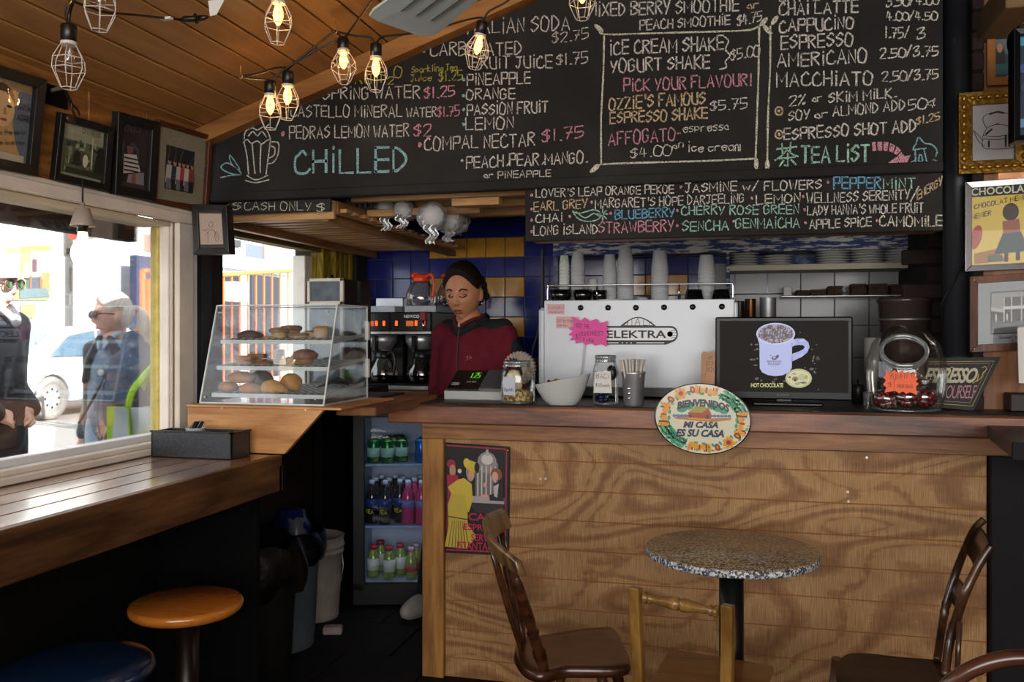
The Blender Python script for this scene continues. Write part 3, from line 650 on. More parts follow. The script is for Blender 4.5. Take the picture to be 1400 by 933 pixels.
# cash only strip
cy = 2.93; ca = PY(312, 290, cy); cb = PY(452, 291, cy)
cs = thing('cash_only_sign', 'small black chalk sign reading cash only under the big menu', 'sign', ((ca.x + cb.x) / 2, cy, PY(380, 291, cy).z))
q = MB(); q.bb(ca.x, cb.x, cy, cy + .012, PY(380, 291, cy).z, zb + .0, .002); q.build('board', m_black, cs, org=cs.location)
on_cash = lambda x, y: PY(x, y, cy)
for t_ in (("$", 318, 287, 330, 287), ("CASH", 335, 287, 376, 287), ("ONLY", 384, 288, 426, 288), ("$", 433, 289, 444, 289)):
 txt(cs, t_[0], t_[1], t_[2], t_[3], t_[4], 11, 'c', .0042, place=on_cash, lift=.002)
# ================================================================ COUNTER
m_slab = wood('counter_slab_wood', '#4e2a1c', '#8a5638', axis='x', rings=7, rough=.38, scale=1.6, bump=.12, c3='#9a6546', saw=.2, spec=.5)
m_apron = wood('apron_wood', '#6d4424', '#a57343', axis='x', rings=9, rough=.45, scale=1.8, bump=.1)
m_front = wood('fir_plywood', '#a07a4c', '#a98455', axis='x', rings=10, rough=.6, scale=.62, bump=.2, saw=.7, stretch=2.6, fine=.35, stops=[(.04, '#8b643b'), (.10, '#a37c4e'), (.36, '#a98457'), (.43, '#977046'), (.60, '#835c34')])
m_postw = wood('corner_post_wood', '#85592c', '#b5823f', axis='z', rings=6, rough=.5, scale=1.5, bump=.1)
m_joint = plain('joint_red', '#8a5530', rough=.8, var=.2)
m_darkpost = plain('dark_stained_post', '#141216', rough=.7, spec=.25, var=.3)
m_top = worn('counter_top_worn', '#1a120d', '#6b5340', scale=30, thr=.62, rough=.45, stretch=(.5, 2, 1))
YF = 3.30; ZC = 1.085
cx0 = PY(580, 700, YF).x; cx1 = PY(1349, 700, YF).x; sx0 = PY(530, 560, 3.22).x
ctr = thing('service_counter', 'long wooden service counter with thick slab top and plywood plank front', 'counter', ((cx0 + cx1) / 2, YF, 0))
def cp(name, mat, *a, bev=.003, label=None):
 q = MB(); q.bb(*a, bev); o = q.build(name, mat, ctr, org=ctr.location)
 if label: o['label'] = label
 return o
cp('slab', m_slab, sx0, 1.30, 3.215, 3.66, ZC - .078, ZC - .004, bev=.006)
cp('slab_top', m_top, sx0 + .03, 1.29, 3.235, 3.655, ZC - .006, ZC + .001, bev=.003, label='dark worn top surface')
cp('machine_shelf', m_top, -.86, .90, 3.66, 4.16, ZC - .05, ZC - .002)
cp('apron', m_apron, cx0, cx1 + .28, 3.27, 3.30, ZC - .142, ZC - .079)
cp('corner_post', m_postw, cx0, cx0 + .088, 3.275, 3.34, 0, ZC - .142)
cp('end_post', m_darkpost, cx1 + .004, cx1 + .125, 3.262, 3.33, 0, ZC - .142, label='dark stained square post')
cp('back_board', m_dark, cx0, 1.30, 3.325, 3.345, 0, ZC - .08)
cp('end_panel', m_postw, cx0 + .0, cx0 + .02, 3.34, 3.64, 0, ZC - .08)
zj = [.943, .868, .755, .642, .529, .416, .303, .19, .077, 0.0]
zz = [ZC - .142] + zj[1:]
cp('joint_backing', m_joint, cx0 + .088, cx1, 3.3003, 3.315, 0, ZC - .142)
for a, b in zip(zz[:-1], zz[1:]): cp('plank', m_front, cx0 + .089, cx1, 3.299, 3.308, b + .0016, a - .0016, bev=.0015)
m_screw = plain('zinc_screw', '#c8c8c0', rough=.3, metal=.9)
for (px, py) in ((1159, 673), (1160, 686), (1185, 626), (739, 655), (746, 655)):
 p = PY(px, py, 3.298); q = MB(); q.cyl((p.x, 3.2975, p.z), (p.x, 3.301, p.z), .0045, seg=10); q.build('screw', m_screw, ctr, org=ctr.location)
# right hand dark shelf end
m_shelf = wood('dark_shelf_wood', '#16100c', '#3a281b', axis='y', rings=6, rough=.45)
rs = thing('side_shelf', 'dark wooden wall shelf jutting in at right end of counter', 'shelf', (1.1, 3.0, 1.04))
q = MB(); a0 = Vector((.815, 3.212)); a1 = Vector((.752, 2.72))
q.prism([(a0.x, a0.y), (a1.x, a1.y), (a1.x + .8, a1.y), (a0.x + .8, a0.y)], lambda x, y, h: (x, y, h), 1.052 - .04, 1.052); q.build('shelf_board', m_shelf, rs, org=rs.location)
q = MB(); q.prism([(a1.x + .0, a1.y - .012), (a1.x + .8, a1.y - .012), (a1.x + .8, a1.y), (a1.x, a1.y)], lambda x, y, h: (x, y, h), 1.006, 1.054); q.build('front_lip', m_darkpost, rs, org=rs.location)
for yy in (2.85, 3.2):
 q = MB(); q.bb(.98, 1.5, yy - .02, yy + .02, .97, 1.01, .003); q.build('bracket', m_darkpost, rs, org=rs.location)
q = MB(); q.bb(.86, 1.55, 3.27, 3.30, .0, .94, .003); q = solo(q, 'dark_partition', plain('navy_black_board', '#08080a', rough=.8, spec=.2), 'tall black board panel at far right beside the counter end post', 'panel', (1.2, 3.28, 0))
q.location.z = 0
# window ledge
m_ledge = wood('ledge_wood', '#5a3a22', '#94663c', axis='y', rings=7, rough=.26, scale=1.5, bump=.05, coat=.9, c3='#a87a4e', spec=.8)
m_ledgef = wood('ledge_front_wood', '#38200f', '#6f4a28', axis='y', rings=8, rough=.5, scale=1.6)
ZL = .95; xf = -1.49; xb = -1.885; ye = 2.66
led = thing('window_ledge', 'long plank breakfast bar running below the big window', 'bar', (-1.69, 1.2, 0))
def lp(name, mat, *a, bev=.003): q = MB(); q.bb(*a, bev); return q.build(name, mat, led, org=led.location)
nb = 4; wv = (xf - xb) / nb
for k in range(nb): lp('plank', m_ledge, xb + k * wv + .0032, xb + (k + 1) * wv - .0032, -.5, ye, ZL - .03, ZL, bev=.0012)
lp('underlay', m_dark, xb, xf - .02, -.5, ye - .01, ZL - .05, ZL - .031)
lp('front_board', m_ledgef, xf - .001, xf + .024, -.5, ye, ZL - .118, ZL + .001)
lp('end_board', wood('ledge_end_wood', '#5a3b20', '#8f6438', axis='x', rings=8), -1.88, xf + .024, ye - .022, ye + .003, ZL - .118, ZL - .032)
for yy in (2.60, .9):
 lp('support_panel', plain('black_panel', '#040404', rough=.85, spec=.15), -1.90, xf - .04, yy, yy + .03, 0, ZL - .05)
# bar stools
def stool(name, label, px, py, zt, r, seatmat, tilt=0, cush=False):
 c = PZ(px, py, zt); t = thing(name, label, 'stool', (c.x, c.y, 0))
 q = MB(); e = .012
 if cush: q.lathe([(.0, -.05), (r * .80, -.05), (r * .93, -.045), (r, -.03), (r * .995, -.018), (r * .93, -.007), (r * .7, -.001), (.0, .003)], (0, 0, zt), 48)
 else: q.lathe([(0, -.032), (r * .88, -.032), (r * .95, -.028), (r, -.018), (r, -.01), (r * .985, -.003), (r * .95, 0), (0, 0)], (0, 0, zt), 48)
 q.build('seat', seatmat, t)
 mt = plain('stool_steel', '#211511', rough=.35, metal=.5)
 q = MB(); q.cyl((0, 0, .03), (0, 0, zt - .035), .033, seg=20); q.build('post', mt, t)
 q = MB(); q.lathe([(0, 0), (.19, 0), (.19, .008), (.1, .03), (.035, .04), (0, .04)], (0, 0, 0), 32); q.build('base', mt, t)
 q = MB(); q.tube([(.14 * cos(a), .14 * sin(a), .26) for a in [k * pi / 12 for k in range(24)]], .009, 8, closed=True); q.tube([(-.14, 0, .26), (.14, 0, .26)], .007, 8); q.build('footrest', mt, t)
 return t
stool('bar_stool', 'round wooden bar stool with orange varnished seat under the ledge', 255, 822, .616, .152, wood('stool_orange_wood', '#8a4b14', '#b8702a', axis='x', rings=3, rough=.22, coat=.4, bump=.03))
stool('bar_stool', 'round bar stool with glossy dark blue padded seat at bottom left corner', 103, 904, .616, .170, plain('navy_vinyl', '#0e2440', rough=.25, coat=.3, var=.1), cush=True)
# ================================================================ ROUND TABLE
m_gran = speck('granite', ['#352c22', '#86745c', '#a8967a', '#685a46', '#957c5c', '#463c30', '#b5a68c'], 210, .32, .25)  # reflected wood and ceiling put into the top's warm colours
m_grane = speck('granite_edge', ['#2c3038', '#8d949e', '#c9ccd0', '#59606a', '#b5b3ae', '#3c4048'], 190, .7)
tb_c = PZ(1000, 750, .72)
tab = thing('cafe_table', 'small round cafe table with speckled granite top on a black pedestal', 'table', (tb_c.x, tb_c.y, 0))
r = .251; q = MB(); q.lathe([(0, .696), (r - .006, .696), (r - .001, .699), (r, .703), (r, .716), (r - .001, .718)], (0, 0, 0), 72); q.build('top_edge', m_grane, tab)
q = MB(); q.lathe([(r - .001, .7179), (r - .004, .7205), (0, .7205)], (0, 0, 0), 72); q.build('tabletop', m_gran, tab)
mt = plain('black_enamel', '#0d0d0e', rough=.3, spec=.5)
q = MB(); q.cyl((0, 0, .03), (0, 0, .69), .036, seg=28); q.build('pedestal', mt, tab)
q = MB(); q.lathe([(0, .672), (.10, .684), (.12, .690), (.12, .6955), (0, .6955)], (0, 0, 0), 28); q.build('mounting_plate', mt, tab)
q = MB(); q.bb(-.16, -.09, -.03, .03, .686, .6955, .003); q.build('leveling_wedge', plain('slate_wedge', '#3b4654'), tab)
for k in range(4):
 a = k * pi / 2 + .4; q = MB(); q.tube([(0.02 * cos(a), .02 * sin(a), .06), (.15 * cos(a), .15 * sin(a), .035), (.25 * cos(a), .25 * sin(a), .012)], [.03, .02, .012], 10); q.build('foot', mt, tab)
# ================================================================ CHAIRS
def turned(mb, a, b, prof, seg=14):
 """turned spindle between a and b; prof list of (t, radius)"""
 a = Vector(a); b = Vector(b); mb.tube([a.lerp(b, t) for t, _ in prof], [r_ for _, r_ in prof], seg)
m_gold = wood('golden_chair_wood', '#694a20', '#97723a', axis='z', rings=5, rough=.32, coat=.25, bump=.08, scale=2)
m_goldx = wood('golden_seat_wood', '#57381a', '#7d5628', axis='x', rings=5, rough=.3, coat=.25, bump=.06, scale=2)
zt = .765
A = PZ(869, 803, zt); B = PZ(995, 827, zt)
ch = thing('low_back_chair', 'golden oak chair with turned top rail in front of the round table', 'chair', ((A.x + B.x) / 2, A.y + .2, 0)); og = ch.location.copy()
fwd = Vector((.10, .40, 0)); seatz = .452
def bp_(name, mb, mat=m_gold, par=ch, o=None): return mb.build(name, mat, par, org=o or og)
FL = PZ(915, 886, seatz); FR = PZ(1058, 910, seatz)
Bl = Vector((A.x + .004, A.y + .04, 0)); Br = Vector((B.x - .004, B.y + .04, 0))
for P_, N2, s_ in ((A, Bl, -1), (B, Br, 1)):
 q = MB(); dr = (B - A).normalized(); pts = cat_rom([(P_.x, P_.y - .012, zt + .003), (P_.x, P_.y + .012, zt - .09), (N2.x, N2.y + .02, seatz), (N2.x, N2.y + .01, .2), (N2.x, N2.y - .05, 0)], 5)
 w2_ = .0135; d2_ = .011; vs = []; n_ = len(pts); pr = Vector((-dr.y, dr.x, 0))
 for p in pts: vs += [p - dr * w2_ - pr * d2_, p + dr * w2_ - pr * d2_, p + dr * w2_ + pr * d2_, p - dr * w2_ + pr * d2_]
 fs = [(0, 1, 2, 3), tuple(reversed([4 * (n_ - 1) + i for i in range(4)]))] + [(4 * i + j, 4 * i + 4 + j, 4 * i + 4 + (j + 1) % 4, 4 * i + (j + 1) % 4) for i in range(n_ - 1) for j in range(4)]
 q.add(vs, fs); o = bp_('back_post', q); modif(o, 'BEVEL', width=.003, segments=2)
q = MB(); a_ = A.lerp(B, .09) + Vector((0, -.008, -.018)); b_ = A.lerp(B, .91) + Vector((0, -.008, -.018))
turned(q, a_, b_, [(0, .008), (.02, .013), (.045, .014), (.06, .009), (.08, .009), (.09, .0125), (.11, .0125), (.13, .009), (.25, .0105), (.42, .0155), (.475, .0155), (.485, .011), (.515, .011), (.525, .0155), (.58, .0155), (.75, .0105), (.87, .009), (.89, .0125), (.91, .0125), (.92, .009), (.94, .009), (.955, .014), (.98, .013), (1, .008)]); bp_('top_rail', q)
q = MB(); q.prism([(Bl.x - .02, Bl.y - .005), (Br.x + .03, Br.y - .005), (FR.x, FR.y), (FL.x, FL.y)], lambda x, y, h: (x, y, h), seatz - .024, seatz); o = bp_('seat', q, m_goldx); modif(o, 'BEVEL', width=.005, segments=2)
for P_ in (FL + Vector((.035, -.04, 0)), FR + Vector((-.04, -.035, 0))):
 q = MB(); turned(q, (P_.x, P_.y, seatz - .02), (P_.x, P_.y + .01, 0), [(0, .017), (.2, .017), (.25, .012), (.3, .017), (.7, .014), (.75, .017), (.8, .011), (1, .010)]); bp_('leg', q)
q = MB(); q.bar((Bl.x, Bl.y + .02, .25), (Br.x, Br.y + .02, .25), .012, .02, .002); q.bar((Bl.x, Bl.y + .02, .62), (Br.x, Br.y + .012, .62), .001, .001);
q = MB(); q.bar((Bl.x, Bl.y + .02, .25), (Br.x, Br.y + .02, .25), .012, .02, .002); bp_('stretcher', q)
q = MB(); q.bar((FL.x + .035, FL.y - .04, .2), (FR.x - .04, FR.y - .035, .2), .012, .02, .002); bp_('stretcher', q)
# windsor style chair, left
m_win = wood('walnut_chair_wood', '#2a160d', '#55301c', axis='x', rings=5, rough=.28, coat=.35, bump=.06, scale=2)
m_winz = wood('walnut_worn_rail', '#463018', '#8f6f44', axis='z', rings=6, rough=.3, coat=.3, bump=.06, scale=2)
sz = .455
pts_px = [(735, 921), (716, 914), (703, 897), (705, 880), (716, 870), (738, 868), (775, 862), (815, 857), (838, 857), (847, 868), (857, 888), (863, 903), (858, 911), (835, 914), (800, 914), (770, 914), (752, 919)]
poly = [PZ(x, y, sz) for x, y in pts_px]; cx = sum((p.x for p in poly)) / len(poly); cyy = sum((p.y for p in poly)) / len(poly)
wc = thing('windsor_chair', 'dark walnut spindle-back chair with saddle seat left of the round table', 'chair', (cx, cyy, 0)); ow = wc.location.copy()
sm = cat_rom([(p.x, p.y, 0) for p in poly], 3, True)
def slabseat(par, sm, z, mat, org, th=.034, dish=.006):
 q = MB(); n = len(sm); c = sum(sm, Vector()) / n; rings = [(1.0, z - th * .5), (.985, z - .004), (.95, z), (.75, z - dish * .6), (.4, z - dish), (0.001, z - dish)]
 lo = [(0.001, z - th), (.86, z - th), (.97, z - th * .8)]
 prof = lo + rings; vs = []
 for (k, zz_) in prof: vs += [(c.x + (p.x - c.x) * k, c.y + (p.y - c.y) * k, zz_) for p in sm]
 fs = [(i * n + j, i * n + (j + 1) % n, (i + 1) * n + (j + 1) % n, (i + 1) * n + j) for i in range(len(prof) - 1) for j in range(n)]
 q.add(vs, fs, True); return q.build('seat', mat, par, org=org)
slabseat(wc, sm, sz, m_win, ow)
cn = PZ(704, 775, .80); cf = PZ(683, 712, .80)     # near / far end of crest rail
mid = cn.lerp(cf, .5) + Vector((-.045, 0, .0))
crest = cat_rom([cn + Vector((.016, -.01, -.0)), cn.lerp(mid, .5) + Vector((-.012, 0, 0)), mid, cf.lerp(mid, .5) + Vector((-.012, 0, 0)), cf + Vector((.02, .01, 0))], 6)
q = MB(); n_ = len(crest); vs = []
for i, p in enumerate(crest):
 f = i / (n_ - 1); hh = .022 + .016 * f + .012 * sin(pi * f); t_ = (crest[min(i + 1, n_ - 1)] - crest[max(i - 1, 0)]).normalized(); sd = t_.cross(Vector((0, 0, 1))).normalized() * .010
 lean = Vector((-.018, 0, 0))
 for (s1, zo) in ((-1, -.02), (-1, hh * .7), (0, hh), (1, hh * .7), (1, -.02)): vs.append(p + sd * s1 + lean * (zo / .05) + Vector((0, 0, zo)))
fs = [(0, 1, 2, 3, 4), tuple(reversed([5 * (n_ - 1) + i for i in range(5)]))] + [(5 * i + j, 5 * i + 5 + j, 5 * i + 5 + (j + 1) % 5, 5 * i + (j + 1) % 5) for i in range(n_ - 1) for j in range(5)]
q.add(vs, fs, True); o = q.build('crest_rail', m_winz, wc, org=ow); modif(o, 'BEVEL', width=.003, segments=2)
pr_leg = [(0, .011), (.25, .014), (.45, .016), (.55, .011), (.57, .017), (.60, .010), (.62, .014), (.66, .016), (.75, .013), (.78, .018), (.80, .012), (.82, .018), (.84, .012), (.86, .017), (.95, .013), (1, .012)]
nb_ = PZ(745, 915, sz); fb_ = PZ(711, 880, sz)
q = MB(); turned(q, cn + Vector((0, 0, -.02)), (nb_.x, nb_.y, sz - .005), pr_leg); q.build('back_post', m_win, wc, org=ow)
q = MB(); turned(q, cf + Vector((0, 0, -.02)), (fb_.x, fb_.y + .03, sz - .005), pr_leg); q.build('back_post', m_win, wc, org=ow)
for f in (.58, .74, .89):
 tpnt = crest[int(f * (n_ - 1))] + Vector((0, 0, -.02)); bt_ = Vector((nb_.x, nb_.y, sz - .005)).lerp(Vector((fb_.x, fb_.y + .03, sz - .005)), f) + Vector((-.03 * sin(pi * f), 0, 0))
 q = MB(); turned(q, tpnt, bt_, [(0, .0055), (.3, .008), (.6, .0095), (.85, .007), (1, .006)], 10); q.build('spindle', m_win, wc, org=ow)
for (x, y) in ((-.09, -.08), (.1, -.04), (-.06, .12), (.12, .10)):
 q = MB(); turned(q, (cx + x * .8, cyy + y * .8, sz - .02), (cx + x * 1.6, cyy + y * 1.6, 0), [(0, .013), (.2, .017), (.3, .012), (.33, .018), (.4, .014), (.75, .018), (.8, .012), (1, .010)]); q.build('leg', m_win, wc, org=ow)
q = MB(); turned(q, (cx - .09, cyy, .2), (cx + .13, cyy + .02, .2), [(0, .007), (.5, .013), (1, .007)]); q.build('stretcher', m_win, wc, org=ow)
# slat-back chair, right
m_drk = wood('dark_slat_chair_wood', '#1c120d', '#4a3020', axis='z', rings=6, rough=.3, coat=.4, bump=.06, scale=2)
rc_pts = [(1143, 918), (1143, 908), (1150, 897), (1165, 892), (1190, 893), (1225, 897), (1260, 900), (1287, 903), (1302, 915), (1305, 935), (1290, 955), (1240, 965), (1190, 955), (1155, 940)]
poly = [PZ(x, y, sz) for x, y in rc_pts]; cx = sum((p.x for p in poly)) / len(poly); cyy = sum((p.y for p in poly)) / len(poly)
rc = thing('slat_back_chair', 'dark worn chair with curved slatted back at right against the counter', 'chair', (cx, cyy, 0)); orr = rc.location.copy()
slabseat(rc, cat_rom([(p.x, p.y, 0) for p in poly], 3, True), sz, wood('dark_seat_wood', '#1f140c', '#3c2817', axis='x', rings=5, rough=.5, scale=2), orr)
def pzs(l): return [PZ(x, y, z) for x, y, z in l]
nearp = pzs([(1356, 746, .80), (1337, 775, .745), (1318, 815, .67), (1308, 845, .60), (1298, 880, .53), (1292, 925, .455)])
farp = pzs([(1345, 711, .80), (1330, 728, .765), (1310, 775, .68), (1297, 815, .60), (1289, 850, .53), (1281, 904, .455)])
for P_ in (nearp, farp):
 q = MB(); c_ = cat_rom(P_, 6); n_ = len(c_); q.tube(c_, [.0118 - .003 * abs(i / n_ - .5) + (.0018 if i in (n_ - 9, n_ - 11) else 0) for i in range(n_)], 14, ell=(1.1, .85)); q.build('back_post', m_drk, rc, org=orr)
def slat(i0, i1, th):
 a0, a1 = nearp[i0], farp[i0]; b0, b1 = nearp[i1], farp[i1]; q = MB()
 def f(u, v_):
  t = a0.lerp(a1, u); b = b0.lerp(b1, u); p = t.lerp(b, v_); p += Vector((.014, -.006, 0)) * sin(pi * u); return p
 n = 8; vs = [f(i / n, j) + Vector((o_, 0, 0)) for o_ in (0, .008) for j in (0, 1) for i in range(n + 1)]; m = n + 1
 fs = [(i, i + 1, m + i + 1, m + i) for i in range(n)] + [(2 * m + i + 1, 2 * m + i, 3 * m + i, 3 * m + i + 1) for i in range(n)] + [(i + 1, i, 2 * m + i, 2 * m + i + 1) for i in range(n)] + [(m + i, m + i + 1, 3 * m + i + 1, 3 * m + i) for i in range(n)]
 q.add(vs, fs, True); q.build('slat', m_drk, rc, org=orr)
def lerpi(P_, a): i = int(a); return P_[i].lerp(P_[min(i + 1, len(P_) - 1)], a - i)
for (t0, t1) in ((.55, 1.55), (2.35, 3.15)):
 nearp.append(lerpi(nearp, t0)); farp.append(lerpi(farp, t0)); nearp.append(lerpi(nearp, t1)); farp.append(lerpi(farp, t1)); slat(len(nearp) - 2, len(nearp) - 1, 0)
for (x, y) in ((-.12, -.12), (.14, -.12), (-.12, .12), (.14, .12)):
 q = MB(); turned(q, (cx + x, cyy + y, sz - .02), (cx + x * 1.3, cyy + y * 1.3, 0), [(0, .015), (.5, .018), (1, .011)]); q.build('leg', m_drk, rc, org=orr)
q = MB(); turned(q, (cx - .13, cyy - .13, .2), (cx + .15, cyy - .13, .2), [(0, .007), (.5, .012), (1, .007)]); q.build('stretcher', m_drk, rc, org=orr)
# third spindle seen behind near post
q = MB(); a_ = PZ(1312, 850, .60); q.tube([a_, PZ(1308, 930, .455)], .007, 10); q.build('spindle', m_drk, rc, org=orr)
# bentwood chair, only the top of its hoop in view
bz = .80; c0 = PZ(1385, 935, bz - .02)
bw = thing('bentwood_chair', 'dark bentwood hoop-back chair cut off at the bottom right corner', 'chair', (c0.x, c0.y - .18, 0)); ob_ = bw.location.copy()
q = MB(); hoop = [(c0.x - .0 + .16 * cos(a) * 1.0, c0.y + .04 * (1 - sin(a)) , (bz - .145) + .17 * sin(a)) for a in [pi * k / 20 for k in range(21)]]
hoop = [(c0.x + .13, c0.y - .01, .44)] + hoop + [(c0.x - .13, c0.y - .01, .44)]
hoop = [(x + .03, y, z) for x, y, z in hoop]
q.tube(cat_rom(hoop, 4), .0135, 12); q.build('hoop_back', wood('bentwood', '#2a1710', '#5a3424', axis='x', rings=4, rough=.25, coat=.4), bw, org=ob_)
q = MB(); q.lathe([(0, .425), (.18, .425), (.195, .44), (.19, .452), (.16, .45), (0, .447)], (c0.x + .03, c0.y - .19, 0), 32); q.build('seat', m_drk, bw, org=ob_)
for (x, y) in ((-.12, -.12), (.12, -.12), (-.12, .12), (.12, .12)):
 q = MB(); q.tube([(c0.x + .03 + x, c0.y - .19 + y, .43), (c0.x + .03 + x * 1.35, c0.y - .19 + y * 1.35, 0)], [.014, .011], 10); q.build('leg', m_drk, bw, org=ob_)
# ================================================================ THINGS ON THE COUNTER
m_steel = plain('brushed_steel', '#bcbcbe', rough=.42, metal=.85, var=.1, vs=30)
m_chrome = plain('chrome', '#c9c9cc', rough=.12, metal=1)
m_whp = plain('white_enamel', '#c4c9d0', rough=.3, coat=.2)
m_paperw = plain('white_paper', '#d4d2cc', rough=.8)
m_blackp = plain('black_plastic', '#111112', rough=.35)
m_print = printed('print_ink', rough=.6)
m_jar = glassy('jar_glass', tint=(.96, .98, .97), refl=.06, fr_=.5)
m_jarline = glassy('jar_rim_glass', tint=(.80, .86, .84), refl=.22, fr_=.6, rough=.05, haze=.12)
def at(px, Y, z): p = PY(px, 455, Y); return Vector((p.x, Y, z))
Z0 = ZC + .001
# --- espresso machine with white back panel
YM = 3.66; mx0 = PY(744, 455, YM).x; mx1 = PY(1004, 455, YM).x; mzt = PY(870, 410, YM).z
es = thing('espresso_machine', 'big espresso machine with white back panel and cup rail on top', 'coffee machine', ((mx0 + mx1) / 2, YM, Z0)); oe = es.location.copy()
def ep(name, mb, mat, label=None, par=es, org=None):
 o = mb.build(name, mat, par, org=org or oe)
 if label: o['label'] = label
 return o
q = MB(); q.bb(mx0, mx1, YM, YM + .012, Z0 + .045, mzt, .003); panel = ep('back_panel', q, m_whp)
q = MB(); q.bb(mx0 + .01, mx1 - .01, YM + .012, YM + .44, Z0 + .05, mzt - .008, .006); ep('body', q, m_steel)
q = MB(); q.bb(mx0 - .03, mx0 + .006, YM + .02, YM + .46, Z0 + .02, mzt - .03, .012); ep('side_cheek', q, m_whp)
q = MB(); q.bb(mx1 - .006, mx1 + .014, YM + .02, YM + .46, Z0 + .02, mzt - .01, .006); ep('side_cheek', q, m_whp)
q = MB(); q.bb(mx0 + .01, mx1 - .01, YM + .01, YM + .42, Z0 + .005, Z0 + .05, .004); ep('base', q, m_blackp)
for (x, y) in ((.05, .05), (-.05, .05), (.05, .36), (-.05, .36)):
 q = MB(); q.cyl(((mx0 if x > 0 else mx1) + x, YM + y, Z0 - .002), ((mx0 if x > 0 else mx1) + x, YM + y, Z0 + .01), .02); ep('foot', q, m_blackp)
for px, py in ((794, 421), (831.5, 421), (869.5, 421), (908, 420.5), (947, 420), (987, 419.5)):
 p = PY(px, py, YM); q = MB(); q.lathe([(0, 0), (.0095, 0), (.012, .001), (.012, .003), (0, .003)], (p.x, YM - .003, p.z), 20, rot=Matrix.Rotation(pi / 2, 3, 'X')); q.build('vent_hole', m_blackp, panel, org=oe)
# cup rail
rz = PY(870, 389, YM).z; q = MB()
rx = [PY(x, 400, YM).x for x in (747.5, 815, 928, 1002)]
q.tube(cat_rom([(rx[0], YM + .02, mzt - .004), (rx[0], YM + .02, rz - .015), (rx[0] + .008, YM + .02, rz), (rx[0] + .03, YM + .02, rz)], 4) + [Vector((rx[3] - .02, YM + .02, rz))] + cat_rom([(rx[3] - .006, YM + .02, rz), (rx[3], YM + .02, rz - .01), (rx[3], YM + .02, mzt - .004)], 4), .0032, 8)
ep('cup_rail', q, m_chrome)
for x in rx[1:3]: q = MB(); q.cyl((x, YM + .02, mzt - .004), (x, YM + .02, rz), .0032, seg=8); ep('rail_post', q, m_chrome)
q = MB(); q.cyl((rx[0], YM + .02, rz), (rx[0], YM + .38, rz), .0032, seg=8); ep('rail_post', q, m_chrome)
# logo
def oM(x, y, l=0.0): p = PY(x, y, YM); p.y -= .0012 + l; return p
m_ink = plain('logo_black', '#1c1c1e', rough=.5); m_inkw = plain('logo_white', '#e6e8ea', rough=.4)
q = MB(); cap = [(810, 443)] + [(846 + 0 * k, 443) for k in ()]
outl = [(822, 446), (845, 446)] + [(848 + (i / 12) * 49, 446 - 12.5 * sin(pi * i / 12)) for i in range(13)] + [(918, 446)] + [(918 + 9 * sin(pi * i / 8), 457 - 11 * cos(pi * i / 8)) for i in range(1, 8)] + [(918, 468.5), (911, 471.5), (826, 471.5), (822, 468.5)]
q.add([oM(x, y) for x, y in outl], [tuple(reversed(range(len(outl))))]); q.build('logo_shape', m_ink, panel, org=oe)
q = MB(); inl = [(823, 448.5)] + [(916, 448.5)] + [(917 + 8 * sin(pi * i / 8), 457 - 8.5 * cos(pi * i / 8)) for i in range(1, 8)] + [(916, 465.5), (823, 465.5)]
q.add([oM(x, y, .0008) for x, y in inl], [tuple(reversed(range(len(inl))))])
sm_ = [(852 + (i / 10) * 41, 445 - 10 * sin(pi * i / 10)) for i in range(11)]; q.add([oM(x, y, .0008) for x, y in sm_], [tuple(reversed(range(len(sm_))))])
for (a, b, y) in ((826, 846, 469), (870, 908, 469), (850, 852, 469), (856, 858, 469), (862, 864, 469)): q.add([oM(a, y + .5, .0008), oM(a, y - .5, .0008), oM(b, y - .5, .0008), oM(b, y + .5, .0008)], [(0, 1, 2, 3)])
q.build('logo_field', m_inkw, panel, org=oe)
q = MB(); ftext(q, "ELEKTRA", lambda x, y, l: oM(x, y, l), 829.5, 911, 462.5, 452, .0016, bold=.02); q.build('logo_lettering', m_ink, panel, org=oe); q = MB()
strokes(q, [[oM(x, y), oM(x2, y2)] for x, y, x2, y2 in ((852, 445, 859, 441), (864, 436, 864, 445), (872, 435, 868, 445), (872, 435, 875, 445), (869, 441, 875, 441), (880, 436, 880, 445), (880, 445, 885, 445), (885, 438, 888, 441), (888, 441, 891, 440), (888, 441, 888, 445), (858, 439, 858, 445), (918, 452, 924, 452), (918, 455, 926, 455), (918, 459, 926, 459), (918, 462, 924, 462))], .0022, .0012, (0, -1, 0))
q.lathe([(.0075, 0), (.0115, 0)], tuple(oM(916, 457, .0014)), 16, rot=Matrix.Rotation(pi / 2, 3, 'X')); q.build('logo_lines', m_ink, panel, org=oe)['kind'] = 'stuff'
